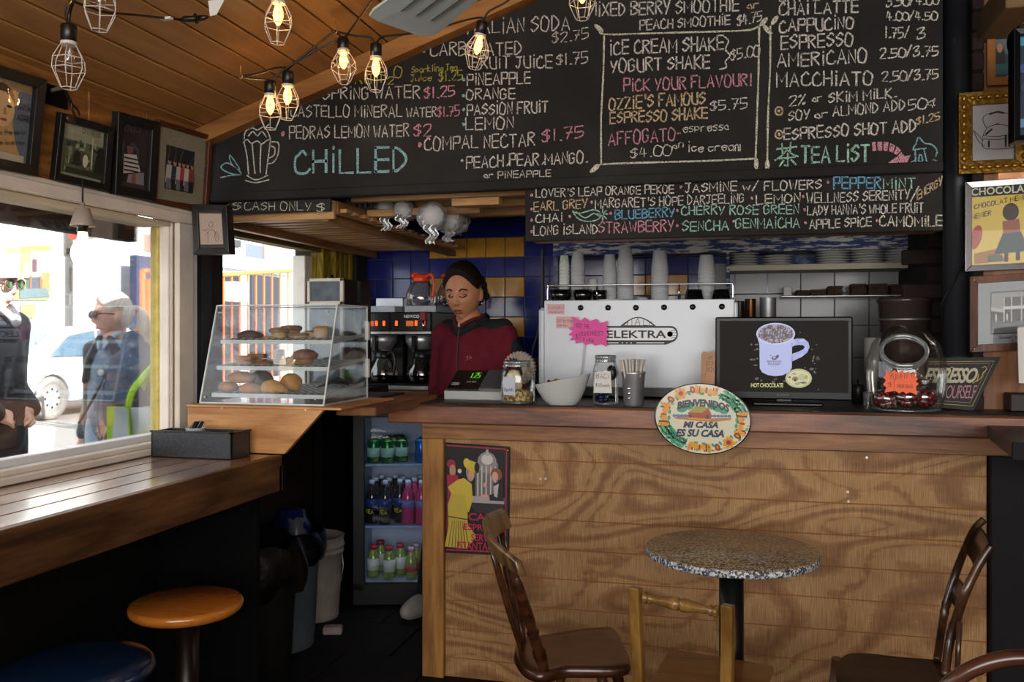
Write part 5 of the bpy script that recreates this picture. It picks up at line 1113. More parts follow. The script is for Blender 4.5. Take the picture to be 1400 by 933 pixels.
for j in range(nv):
 for i in range(nu):
  idx = (j * nu + i, j * nu + (i + 1) % nu, (j + 1) * nu + (i + 1) % nu, (j + 1) * nu + i); c = sum((vs[k] for k in idx), Vector()) / 4
  d = c - mouth_c
  if d.dot(mn) > -.03 and (d - mn * d.dot(mn)).length < .066 and d.y < .02: continue
  fs.append(idx)
q.add(vs, fs, True); q.add([jf(i / nu, 1) for i in range(nu)], [tuple(range(nu))]); q.build('jar_body', m_jar, cj)
u1 = Vector((1, 0, 0)); u1 = (u1 - mn * u1.dot(mn)).normalized(); u2 = mn.cross(u1)
q = MB(); q.tube([mouth_c + mn * .012 + (u1 * cos(a) * 1.05 + u2 * sin(a) * .95) * .068 for a in [2 * pi * k / 36 for k in range(36)]], .0075, 10, closed=True); q.build('mouth_rim', m_jarline, cj)
q = MB(); q.tube([mouth_c + mn * -.004 + (u1 * cos(a) * 1.05 + u2 * sin(a) * .95) * .070 for a in [2 * pi * k / 36 for k in range(36)]], .004, 8, closed=True); q.build('mouth_ring', m_jarline, cj)
q = MB(); q.lathe([(0, .0), (.105, 0), (.115, .010), (.08, .008), (0, .008)], (0, 0, 0), 40, sy=.8); q.build('base', m_jarline, cj)
m_red = plain('red_candy', '#8e1620', rough=.25, coat=.5, var=.3, vs=40); m_bag = glassy('cellophane', tint=(.93, .93, .95), refl=.18, rough=.12)
bags = [(-.066, -.02, .045, .046), (.0, -.035, .052, .048), (.058, -.01, .05, .045), (.03, .03, .11, .04), (-.04, .03, .10, .042)]
cand = None
for bi, (x, y, z, r_) in enumerate(bags):
 t = thing('sweet_bag', ['cellophane bag of red sweets at left bottom of the big jar', 'cellophane bag of red sweets at middle bottom of the big jar', 'darker bag of red sweets at right bottom of the big jar', 'upper right clear bag of sweets in the big jar', 'upper left clear bag of sweets in the big jar'][bi], 'sweets', p + Vector((x, y, z - r_ * .8)), group='bags of sweets in the big jar')
 q = MB()
 for k in range(26):
  g = k * 2.39996; zz_ = 1 - 2 * (k + .5) / 26; rr = sqrt(1 - zz_ * zz_); q.ball((rr * cos(g) * r_ * .72, rr * sin(g) * r_ * .6, zz_ * r_ * .55 + r_ * .7), .0085, 8, 5)
 q.build('sweets', m_red if bi < 3 else plain('dark_red_candy', '#5c1418', rough=.3), t)['kind'] = 'stuff'
 q = MB(); q.ball((0, 0, r_ * .8), (r_, r_ * .85, r_ * .8), 20, 12, lambda d, v_: v_ * (1 + .12 * noise.noise(d * 4 + Vector((bi, 0, 0)))))
 q.lathe([(.012, r_ * 1.5), (.03, r_ * 2.1), (.02, r_ * 2.2)], (0, 0, 0), 9, smooth=False); q.build('cellophane', m_bag, t)
os_ = [(1210, 505), (1216, 510), (1223, 506), (1227, 510), (1234, 506.5), (1237, 511), (1243, 508), (1245, 512), (1252.5, 508), (1251, 515), (1255, 518), (1252, 522), (1256, 525), (1252, 529), (1254, 540.5), (1244, 536.5), (1239, 539), (1235, 535.5), (1229, 538), (1224, 534.5), (1209, 537), (1212, 530), (1207, 526), (1211, 521), (1208, 516), (1212, 512)]
m_orc = plain('orange_card', '#f0602c', rough=.5)
starburst('orange_price_star', 'orange starburst price card on the big candy jar', 'sign', os_, 3.19, m_orc, (("YUMMY !!", 1216, 519, 1250, 517, 7.5), ("$", 1214, 529, 1219, 529, 6), ("1", 1220, 531, 1224, 531, 11), ("PER BAG", 1227, 530.5, 1248, 531, 4.5)), .0015, (1231, 560))
# --- leaning slanted chalk sign
sg_ = thing('slanted_sign', 'slanted black chalk sign with fancy lettering behind the candy jar', 'sign', PY(1330, 562, 3.42))
sp_px = [(1268, 490), (1368, 488.5), (1331, 562), (1268, 556)]
def sgn(x, y, l=0.0):
 yy = 3.405 - (y - 488) / 75 * .01; return PY(x, y, yy) - Vector((0, l, 0))
q = MB(); n = 4; q.add([sgn(x, y, .0) for x, y in sp_px] + [sgn(x, y, -.016) for x, y in sp_px], [(3, 2, 1, 0), (4, 5, 6, 7)] + [(i, (i + 1) % n, n + (i + 1) % n, n + i) for i in range(n)]); q.build('board', plain('sign_black', '#121211', rough=.6), sg_, org=sg_.location)
def sgl(lines, mat, wd, nm='painted_line'): q = MB(); strokes(q, [[sgn(x, y) for x, y in l] for l in lines], wd, .001, (0, -1, 0)); q.build(nm, mat, sg_, org=sg_.location)
m_gl = plain('sign_gold', '#a89a48', rough=.6); m_cr = plain('sign_cream', '#b9b39a', rough=.6); m_pk = plain('sign_pink', '#b07a84', rough=.6)
sgl([[(1270, 495), (1359, 494), (1329, 555.5), (1270, 551)]], m_gl, .0025); sgl([[(1270, 498), (1353, 497), (1326, 551), (1270, 547)]], m_pk, .0014)
q = MB(); ftext(q, "ESPRESSO", lambda x, y, l: sgn(x, y, l), 1262, 1337, 524, 503, .002, shear=.55, bold=.03, spacing=.85); q.build('lettering', m_cr, sg_, org=sg_.location)
q = MB(); ftext(q, "YOURSELF", lambda x, y, l: sgn(x, y, l), 1288, 1336, 545, 527, .002, shear=.45, bold=-.005, spacing=.8); q.build('lettering', m_pk, sg_, org=sg_.location)
sgl([[(1338, 512), (1336, 520), (1330, 524)], [(1343, 503), (1347, 501), (1349, 505), (1344, 510), (1342, 516), (1335, 522)], [(1289, 505), (1293, 502), (1297, 505), (1301, 502), (1306, 504)], [(1288, 530), (1290, 534), (1286, 537)]], m_gl, .003, 'painted_flourish')
# ================================================================ PASTRY CASE AND END OF LEDGE
m_pine = wood('pine_board', '#a8703c', '#d09a62', axis='x', rings=8, rough=.5, scale=2, bump=.06)
m_acr = glassy('acrylic', tint=(.95, .97, .98), refl=.05, rough=.05, haze=.015, fr_=.25); m_edge = plain('acrylic_edge', '#c4c6c0', rough=.3, spec=.6)
ZP = 1.112
ps = thing('pastry_shelf', 'pale pine shelf box with cut-away corner under the pastry case', 'shelf', (-1.6, 2.67, ZL)); o_ = ps.location.copy()
q = MB(); q.prism([(-1.83, ZL + .003), (-1.462, ZL + .003), (-1.322, ZP - .012), (-1.322, ZP - .004), (-1.83, ZP - .004)], lambda x, y, h: (x, h, y), 2.665, 2.685); q.build('front_board', m_pine, ps, org=o_)
q = MB(); q.bb(-1.83, -1.25, 2.655, 3.12, ZP - .008, ZP, .002); q.build('top_board', m_pine, ps, org=o_)
q = MB(); q.bb(-1.34, -1.19, 2.80, 3.45, ZP - .04, ZP - .009, .004); q.build('side_rail', wood('reddish_rail', '#4a2a14', '#84552c', axis='y', rings=6), ps, org=o_)
q = MB(); q.bb(-2.08, -1.83, 3.03, 3.46, ZP - .04, ZP - .002, .003); q.bb(-1.83, -1.34, 3.12, 3.46, ZP - .04, ZP - .002, .003); q.bb(-2.08, -1.6, 3.46, 3.92, ZP - .04, ZP - .002, .003); q.build('shelf_board', m_kwall, ps, org=o_)
q = MB(); q.bb(-2.08, -2.05, 3.13, 3.9, 0, ZP - .04, .003); q.build('dark_panel', wood('dark_side_panel', '#1a0f09', '#33200f', axis='y', rings=6, rough=.5), ps, org=o_)
for px, py in ((303.5, 557), (418, 560)): p = PY(px, py, 2.664); q = MB(); q.cyl((p.x, 2.662, p.z), (p.x, 2.666, p.z), .004, seg=10); q.build('screw', m_screw, ps, org=o_)
cx_0, cx_1 = -1.805, -1.335; yb0, yt0, yk = 2.70, 2.805, 3.06; zt_ = ZP + .345
pcse = thing('pastry_case', 'clear acrylic pastry display case with slanted front on the pine shelf', 'display case', ((cx_0 + cx_1) / 2, 2.9, ZP)); op_ = pcse.location.copy()
def pane(nm, pts, mat=m_acr, th=.003):
 pts = [Vector(p) for p in pts]; nn = (pts[1] - pts[0]).cross(pts[2] - pts[0]).normalized() * th; q = MB(); n = len(pts)
 q.add(pts + [p + nn for p in pts], [tuple(reversed(range(n))), tuple(range(n, 2 * n))] + [(i, (i + 1) % n, n + (i + 1) % n, n + i) for i in range(n)]); return q.build(nm, mat, pcse, org=op_)
z0 = ZP + .004
pane('front_pane', [(cx_0, yb0, z0), (cx_1, yb0, z0), (cx_1, yt0, zt_), (cx_0, yt0, zt_)])
pane('side_pane', [(cx_1, yb0, z0), (cx_1, yk, z0), (cx_1, yk, zt_), (cx_1, yt0, zt_)]); pane('side_pane', [(cx_0, yb0, z0), (cx_0, yk, z0), (cx_0, yk, zt_), (cx_0, yt0, zt_)])
pane('top_pane', [(cx_0, yt0, zt_), (cx_1, yt0, zt_), (cx_1, yk, zt_), (cx_0, yk, zt_)]); pane('back_pane', [(cx_0, yk, z0), (cx_1, yk, z0), (cx_1, yk, zt_), (cx_0, yk, zt_)]); pane('floor_pane', [(cx_0, yb0, z0 - .001), (cx_1, yb0, z0 - .001), (cx_1, yk, z0 - .001), (cx_0, yk, z0 - .001)])
for a_, b_ in (((cx_0, yb0, z0), (cx_0, yt0, zt_)), ((cx_1, yb0, z0), (cx_1, yt0, zt_)), ((cx_0, yt0, zt_), (cx_1, yt0, zt_)), ((cx_1, yt0, zt_), (cx_1, yk, zt_)), ((cx_1, yk, z0), (cx_1, yk, zt_)), ((cx_0, yb0, z0), (cx_1, yb0, z0)), ((cx_1, yb0, z0), (cx_1, yk, z0)), ((cx_0, yk, zt_), (cx_1, yk, zt_))):
 q = MB(); q.bar(a_, b_, .005, .005); q.build('edge_strip', m_edge, pcse, org=op_)
for z in (ZP + .08, ZP + .22): q = MB(); q.bb(cx_1 - .004, cx_1 + .010, yk - .012, yk + .006, z, z + .07, .002); q.build('hinge', m_edge, pcse, org=op_)
for x in (cx_0 + .02, cx_1 - .03):
 for (y, z) in ((yb0 + .003, z0 + .02), (yt0 - .010, zt_ - .025)): q = MB(); q.ball((x, y - .004, z), .0045, 8, 6); q.build('screw', m_steel, pcse, org=op_)
def checkmat():
 m, N, L, b = newmat('checked_paper'); tc = N.new('ShaderNodeTexCoord'); c = N.new('ShaderNodeTexChecker'); c.inputs['Scale'].default_value = 70; c.inputs['Color1'].default_value = (.6, .6, .6, 1); c.inputs['Color2'].default_value = (.16, .17, .18, 1)
 L.new(tc.outputs['Object'], c.inputs['Vector']); L.new(c.outputs['Color'], b.inputs['Base Color']); b.inputs['Roughness'].default_value = .7; return m
m_check = checkmat()
def traylvl(z, tilt=.022, y0=2.79): return lambda x, y, h=0.0: Vector((x, y, z + (y - y0) / .25 * tilt + h))
trays = []
for i, (z, y0) in enumerate(((ZP + .212, 2.785), (ZP + .120, 2.76), (ZP + .026, 2.73))):
 L_ = traylvl(z, .022, y0); trays.append(L_); x0_, x1_, y1_ = cx_0 + .028, cx_1 - .008, yk - .012
 t = thing('pastry_tray', ['top clear pastry tray with checked paper liner', 'middle clear pastry tray with checked paper liner', 'bottom clear pastry tray with checked paper liner'][i], 'tray', (0, 0, 0)); c_ = L_(-1.57, 2.9, -.005); t.location = c_
 q = MB(); q.add([L_(x0_, y0, -.004), L_(x1_, y0, -.004), L_(x1_, y1_, -.004), L_(x0_, y1_, -.004), L_(x0_, y0), L_(x1_, y0), L_(x1_, y1_), L_(x0_, y1_)], [(3, 2, 1, 0), (4, 5, 6, 7), (0, 1, 5, 4), (1, 2, 6, 5), (2, 3, 7, 6), (3, 0, 4, 7)]); q.build('tray_plate', m_edge, t, org=c_)
 q = MB()
 for (a_, b_) in (((x0_, y0), (x1_, y0)), ((x1_, y0), (x1_, y1_)), ((x0_, y0), (x0_, y1_))): q.bar(L_(*a_, .004), L_(*b_, .004), .004, .012)
 q.build('tray_lip', m_edge, t, org=c_)
 q = MB(); q.grid(lambda u, v_: L_(x0_ + .03 + (x1_ - x0_ - .04) * u, y0 + .006 + (y1_ - y0 - .02) * v_, .0015 + .0015 * sin(u * 9) ** 2 + (.014 * max(0, 1 - v_ * 9))), 30, 12); q.build('paper_liner', m_check, t, org=c_)
def crust(n, a, b, sc=40): return worn(n, a, b, scale=sc, thr=.5, soft=.18, rough=.6, bump=.5)
m_brd = crust('bun_crust', '#8a4f1e', '#c88d4c'); m_choc = crust('dark_crust', '#2c150b', '#5c3220'); m_pie = crust('pie_crust', '#8c6840', '#c9a878'); m_muf = crust('muffin_crust', '#5a2f18', '#8f5a34'); m_gold_ = crust('golden_crust', '#a4641c', '#d7a14c')
def pbase(px, tr, y): return PY(px, 455, y).x, y
def pastry(name, label, px, tr, y, build_, cat='pastry'):
 x, y = pbase(px, tr, y); p = trays[tr](x, y, .004); t = build_(); t.location = p; tag(t, label, cat); return t
def blobm(name, mat, rx_, ry, rz, nz=.12, fr=3, flat=True, z0_=None):
 q = MB(); sd = Vector((len(COL.objects) * .37, 0, 0)); q.ball((0, 0, rz * .75), (rx_, ry, rz), 24, 16, lambda d, v_: Vector((v_.x * (1 + nz * noise.noise(d * fr + sd)), v_.y * (1 + nz * noise.noise(d * fr + sd)), max(v_.z * (1 + nz * noise.noise(d * fr * 2 + sd)), -rz * .74)))); return q.build(name, mat)
pastry('brownie_cookie', 'dark chocolate pastry at left of the top tray', 342, 0, 2.84, lambda: blobm('chocolate_pastry', m_choc, .048, .034, .020, .25, 5))
pastry('tart', 'small flat tart beside the dark pastry on top tray', 366, 0, 2.82, lambda: blobm('tart', m_gold_, .026, .022, .009, .2, 5))
def pie(r_=.034, h=.034):
 t = bpy.data.objects.new('fruit_pie', None); COL.objects.link(t)
 q = MB(); q.lathe([(0, 0), (r_ * .62, 0), (r_ * .68, .003), (r_, h * .8)], (0, 0, 0), 24); q.build('pastry_base', m_pie, t)
 q = MB(); q.lathe([(r_, h * .75), (r_ * 1.12, h * .85), (r_ * 1.1, h), (r_ * .9, h * 1.12), (r_ * .5, h * 1.2), (0, h * 1.22)], (0, 0, 0), 24)
 for i in range(len(q.v)): v_ = Vector(q.v[i]); q.v[i] = tuple(v_ * (1 + .06 * noise.noise(v_ * 60)))
 q.build('crust_lid', crust('pie_top', '#6d4a30', '#a27c58'), t); return t
pastry('fruit_pie', 'tall fruit pie in pale pastry, front centre of top tray', 382, 0, 2.85, lambda: pie(.033, .036)); pastry('fruit_pie', 'fruit pie standing behind the front pie on top tray', 398, 0, 2.93, lambda: pie(.036, .038)); pastry('fruit_pie', 'low pie with crumbly rim right of the tall one', 408, 0, 2.86, lambda: pie(.036, .02));
pastry('oat_slice', 'pale flat crumbly pastry at right of the low pie', 424, 0, 2.90, lambda: blobm('oat_slice', m_pie, .034, .024, .016, .3, 6))
def cupmuf():
 t = bpy.data.objects.new('cup_muffin', None); COL.objects.link(t); q = MB(); q.lathe([(0, 0), (.022, 0), (.026, .034), (0, .034)], (0, 0, 0), 24); q.build('paper_wrap', plain('muffin_paper', '#b9a690', rough=.8), t)
 q = MB(); q.ball((0, 0, .036), (.026, .026, .014), 20, 10, lambda d, v_: v_ * (1 + .15 * noise.noise(d * 5))); q.build('muffin_top', m_gold_, t); return t
pastry('cup_muffin', 'orange-topped muffin in tall white paper at right of top tray', 439, 0, 2.85, cupmuf)
def sliceb(d=.06):
 t = bpy.data.objects.new('layer_cake', None); COL.objects.link(t)
 for k in range(2): q = MB(); q.box((0, 0, .009 + .019 * k), (.064, .04, .017), .004); q.build('cake_layer', crust('cake_brown', '#8c5a34', '#b8834e'), t)
 return t
pastry('layer_cake', 'two-layer golden cake block at left of middle tray', 336, 1, 2.82, sliceb); pastry('layer_cake', 'second two-layer cake block behind the first on middle tray', 352, 1, 2.88, sliceb)
pastry('crumble_pastry', 'flat crumbly brown pastry at centre of middle tray', 362, 1, 2.80, lambda: blobm('crumble', m_muf, .034, .03, .012, .35, 6)); pastry('crumble_pastry', 'brown crumbly pastry left of the big muffin', 400, 1, 2.85, lambda: blobm('crumble', m_muf, .036, .03, .018, .3, 6))
def muf():
 t = bpy.data.objects.new('brown_muffin', None); COL.objects.link(t); q = MB(); q.lathe([(0, 0), (.026, 0), (.034, .034), (0, .034)], (0, 0, 0), 24); q.build('muffin_base', crust('muffin_base', '#7a4520', '#9a622f'), t)
 q = MB(); q.ball((0, 0, .036), (.046, .042, .022), 22, 12, lambda d, v_: v_ * (1 + .18 * noise.noise(d * 4))); q.build('muffin_top', m_muf, t); return t
pastry('brown_muffin', 'big brown muffin with spreading top on the middle tray', 417, 1, 2.84, muf)
pastry('bread_bun', 'round seeded bun on top of the pile at left of bottom tray', 330, 2, 2.83, lambda: blobm('bun', m_brd, .050, .04, .024, .06, 2)).location.z += .028
pastry('bread_bun', 'bun at the front left of the bottom tray', 312, 2, 2.80, lambda: blobm('bun', m_brd, .036, .034, .022, .06, 2)); pastry('bread_bun', 'bun at the front, between left bun and croissant', 342, 2, 2.765, lambda: blobm('bun', m_brd, .040, .034, .022, .06, 2))
pastry('rye_bun', 'dark rye bun behind the pile on the bottom tray', 357, 2, 2.90, lambda: blobm('rye_bun', m_choc, .046, .04, .038, .08, 2))
def crois():
 t = bpy.data.objects.new('croissant', None); COL.objects.link(t); q = MB(); P = cat_rom([(-.046, .012, .008), (-.026, -.006, .018), (0, -.012, .024), (.026, -.006, .018), (.046, .012, .008)], 6)
 q.tube(P, [.006 + .020 * sin(pi * (i + 1) / (len(P) + 1)) * (1 + .10 * (i % 4 == 0)) for i in range(len(P))], 14); q.build('croissant_body', m_gold_, t); return t
pastry('croissant', 'golden croissant at the front centre of the bottom tray', 374, 2, 2.775, crois); pastry('bread_roll', 'smooth pale golden roll behind the croissant', 398, 2, 2.85, lambda: blobm('roll', m_gold_, .040, .036, .036, .05, 2))
p = trays[1](PY(383, 455, 2.79).x, 2.785, .01); cd = thing('price_card', 'white printed card standing in front of the middle tray', 'card', p)
q = MB(); q.box((0, 0, .018), (.048, .0015, .078), 0, Matrix.Rotation(-.12, 3, 'Y')); q.build('card', m_paperw, cd)
q = MB()
for k in range(7): write(q, ["CASH", "bAKED", "dAiLY", "tARTS", "MUFFiNS", "BUNS", "CAKES"][k], (-.012 - .0012 * k, 0), (.012 - .0012 * k, 0), .0035, lambda x, y, k=k: Vector((x + .004, -.0015, .047 - .0095 * k - y)), .0008, .0004, (0, -1, 0))
q.build('print', plain('print_red', '#a8545a'), cd)
p = trays[2](PY(455, 455, 2.90).x, 2.90, .012); q = MB(); q.tube([p + Vector((-.05, -.02, 0)), p + Vector((.0, .0, .02)), p + Vector((.05, .03, .01))], [.004, .007, .005], 8); q.tube([p + Vector((-.05, -.01, 0)), p + Vector((.01, .02, .03)), p + Vector((.05, .03, .012))], [.004, .007, .005], 8); solo(q, 'serving_tongs', m_blackp, 'dark serving tongs lying at right of the bottom tray', 'tongs', p)
# black napkin box with cup of stirrers
p = Vector((-1.70, 2.57, ZL + .002)); nb_x = thing('black_box', 'speckled black oblong box on the end of the window ledge', 'box', p)
m_bbx = speck('black_speckle', ['#121418', '#1e2126', '#16181c', '#2c3036'], 320, .4)
for a_ in ((-.165, .135, -.055, -.048, 0, .083), (-.165, .135, .048, .055, 0, .083), (-.165, -.158, -.055, .055, 0, .083), (.128, .135, -.055, .055, 0, .083), (-.16, .13, -.05, .05, 0, .070)):
 q = MB(); q.bb(*a_, .0015); q.build('panel', m_bbx, nb_x)
q = MB(); q.bb(-.168, .138, -.058, -.046, .080, .086, .001); q.bb(.126, .138, -.058, .058, .080, .086, .001); q.build('top_rim', m_blackp, nb_x)
p2 = Vector((PY(265, 584, 2.55).x, 2.56, ZL + .002 + .0715)); q = MB(); q.lathe([(0, 0), (.026, 0), (.032, .02), (.034, .022), (.031, .021), (.025, .003), (0, .003)], (0, 0, 0), 24); o = q.build('sauce_dish', m_cup); o.location = p2; tag(o, 'small white dish of black sachets on the black box', 'dish')
for k in range(12):
 a = k * 2.4; rr = .018 * sqrt((k * .618) % 1); q = MB(); q.box((0, 0, 0), (.006, .003, .036)); o = q.build('sachet', m_blackp); o.location = p2 + Vector((rr * cos(a), rr * sin(a), .026)); o.rotation_euler = (.5 * sin(a), .6 * cos(a), a); tag(o, 'thin black sachet standing in the small white dish', 'sachet', 'sachets in the small dish')
# ================================================================ SLATTED RACK AND WRAPPED CUPS
rk = thing('slatted_rack', 'pale wooden slatted rack hanging over the kitchen pass', 'rack', (-1.7, 3.7, 1.80)); ok_ = rk.location.copy(); m_slat = wood('slat_wood', '#9a6c3c', '#cca06c', axis='x', rings=5, rough=.5, scale=2)
def rp(nm, mat, *a): q = MB(); q.bb(*a, .002); q.build(nm, mat, rk, org=ok_)
rp('front_board', m_slat, -2.06, -1.43, 2.975, 2.995, 1.78, 1.848); rp('side_board', wood('rack_side', '#7a4f28', '#a87a48', axis='y', rings=5), -1.445, -1.425, 3.0, 3.35, 1.80, 1.85)
k = 0; y = 3.02
while y < 4.50: rp('slat', m_slat, -2.0, -1.40 - .005 * (k % 2), y, y + .05, 1.808, 1.822); y += .085; k += 1
for x in (-1.96, -1.50): rp('runner', wood('rack_side', '#7a4f28', '#a87a48', axis='y'), x, x + .035, 3.0, 4.55, 1.775, 1.807)
for (x0_, x1_, y_) in ((-1.42, -.95, 3.25), (-1.0, -.82, 3.05)): rp('joist', m_slat, x0_, x1_, y_, y_ + .06, 1.822, 1.85)
for y_ in (3.10, 3.35, 3.6): rp('joist', m_slat, -1.42, -.70, y_, y_ + .04, 1.86, 1.90)
mcup2 = plain('cup_sleeve', '#b4b0ac', rough=.5)
m_plw = glassy('shrink_wrap', tint=(.82, .82, .85), refl=.10, rough=.25, haze=.22, hc=(.6,.6,.6), fr_=.3)
for i, (px, py, Y, L_, r_, ang) in enumerate(((496, 281, 3.55, .18, .036, -.5), (526, 284, 3.40, .24, .042, .45), (556, 287, 3.32, .22, .040, .2), (590, 297, 3.2, .26, .052, .35), (620, 303, 3.36, .22, .048, .1))):
 p = PY(px, py, Y); t = thing('wrapped_cups', ['small plastic-wrapped sleeve of cups, nearest the rack slats', 'plastic-wrapped sleeve of cups with round end, left of centre', 'plastic-wrapped sleeve of cups in the middle of the row', 'large crumpled plastic sleeve of cups hanging lowest', 'wrapped sleeve of cups at right end of the row'][i], 'wrapped cups', p, group='plastic wrapped cups under the ceiling')
 t.rotation_euler = (.10, .0, ang); RX = Matrix.Rotation(pi / 2, 3, 'X'); sd = Vector((i * 3.3, 0, 0))
 for k in range(6): q = MB(); q.lathe([(r_ * .80, 0), (r_ * .88, .002), (r_ * .84, .007), (r_ * .66, .05), (0, .05)][::-1] if False else [(0, .012), (r_ * .78, .010), (r_ * .82, 0), (r_ * .9, .002), (r_ * .86, .008), (r_ * .7, -.05)], (0, -L_ * .35 + .03 * k, 0), 20, rot=RX); q.build('cup', mcup2, t)
 q = MB(); q.grid(lambda u, v_: Vector(((r_ * (1.0 + .28 * noise.noise(Vector((cos(6.283 * u) * 3, sin(6.283 * u) * 3, v_ * 9)) + sd)) * (1 if v_ > .12 else .75 + 2 * v_)) * cos(6.283 * u), -L_ * .5 + L_ * v_, (r_ * (1.0 + .28 * noise.noise(Vector((cos(6.283 * u) * 3, sin(6.283 * u) * 3, v_ * 9)) + sd)) * (1 if v_ > .12 else .75 + 2 * v_)) * sin(6.283 * u))), 26, 18, False); q.build('plastic_wrap', m_plw, t)
 q = MB(); q.grid(lambda u, v_: Vector(((.03 - .024 * v_ + .03 * max(0, v_ - .6)) * cos(6.283 * u) + .01 * sin(9 * v_ + i), -L_ * .46 + .01 * sin(6.283 * u * 3), -r_ * .6 - (.05 + .02 * (i % 2)) * v_ + .004 * sin(u * 40))), 18, 8, False); q.build('twisted_end', m_plw, t)
for (px, py) in ((345, 303), (402, 309)):
 q = MB(); p = PY(px, py, 3.2 if px < 370 else 3.5); q.add([p + Vector((-.03, 0, .03)), p + Vector((.03, 0, .02)), p + Vector((.012, .004, -.02)), p + Vector((-.005, 0, .004)), p + Vector((-.02, -.004, -.01))], [(0, 3, 1), (0, 4, 3), (3, 2, 1)]); o = solo(q, 'plastic_scrap', plain('plastic_scrap', '#b8b4b4', rough=.3), 'small torn plastic scrap hanging under the rack, ' + ('left' if px < 370 else 'right') + ' one', 'plastic scrap', p); modif(o, 'SOLIDIFY', thickness=.002)
q = MB(); q.tube(cat_rom([PY(634, 262, 3.6), PY(637, 290, 3.6), PY(634, 305, 3.6), PY(628, 315, 3.6)], 6), .003, 6); solo(q, 'hanging_cord', plain('grey_cord', '#6d6e78'), 'thin grey cord hanging beside the wrapped cups', 'cord', PY(634, 262, 3.6))
# ================================================================ BACK COUNTER, BREWERS
m_bc = wood('back_counter_wood', '#4a2a14', '#8a5a2c', axis='x', rings=6, rough=.45)
bk_ = thing('back_counter', 'wooden back counter under the coffee brewers', 'counter', (-1.3, 4.3, 0)); q = MB(); q.bb(-2.05, -.80, 3.99, 4.58, 1.015, 1.075, .003); q.build('worktop', m_bc, bk_, org=bk_.location)
q = MB(); q.bb(-.80, .77, 4.2, 4.58, .95, 1.0, .003); q.build('worktop', m_steel, bk_, org=bk_.location)
for x in (-2.04, -.86, .72): q = MB(); q.bb(x, x + .04, 4.22 if x > 0 else 4.02, 4.56, 0, 1.015 if x < -.8 else .95, .003); q.build('end_panel', m_dark, bk_, org=bk_.location)
q = MB(); q.bb(-.78, .76, 4.22, 4.25, 0, .95, .003); q.build('front_panel', m_dark, bk_, org=bk_.location)
m_coffee = plain('coffee_black', '#0a0604', rough=.1); m_smoke = glassy('carafe_glass', tint=(.78, .74, .70), refl=.12)
def carafe(par, c, r_, lidmat, coffee=.3, pour=1, base=None):
 x, y, z = c
 q = MB(); q.lathe([(r_ * .8, 0), (r_ * .95, .008), (r_, r_ * .5), (r_ * .97, r_ * .8), (r_ * .72, r_ * 1.35), (r_ * .5, r_ * 1.6), (r_ * .48, r_ * 1.7)], c, 28); q.build('glass_bowl', m_smoke, par)
 if coffee: q = MB(); q.lathe([(0, .003), (r_ * .78, .003), (r_ * .93, .01), (r_ * .97, r_ * coffee * 1.6), (0, r_ * coffee * 1.6)], c, 28); q.build('coffee', m_coffee, par)
 q = MB(); q.lathe([(r_ * .52, r_ * 1.55), (r_ * .58, r_ * 1.62), (r_ * .5, r_ * 2.0), (r_ * .3, r_ * 2.06), (0, r_ * 2.06)], c, 28); q.ball((x - r_ * .42, y, z + r_ * 2.0), (r_ * .3, r_ * .16, r_ * .2), 10, 6); q.build('collar', lidmat, par)
 q = MB(); a_ = (.8 * pour, -.6); pts = [(x + a_[0] * r_ * .5, y + a_[1] * r_ * .5, z + r_ * 1.85), (x + a_[0] * r_ * 1.1, y + a_[1] * r_ * 1.1, z + r_ * 2.0), (x + a_[0] * r_ * 1.45, y + a_[1] * r_ * 1.4, z + r_ * 1.5), (x + a_[0] * r_ * 1.3, y + a_[1] * r_ * 1.3, z + r_ * .5)]
 q.tube(cat_rom(pts, 5), r_ * .085, 8, ell=(1.3, .7)); q.build('handle', lidmat, par)
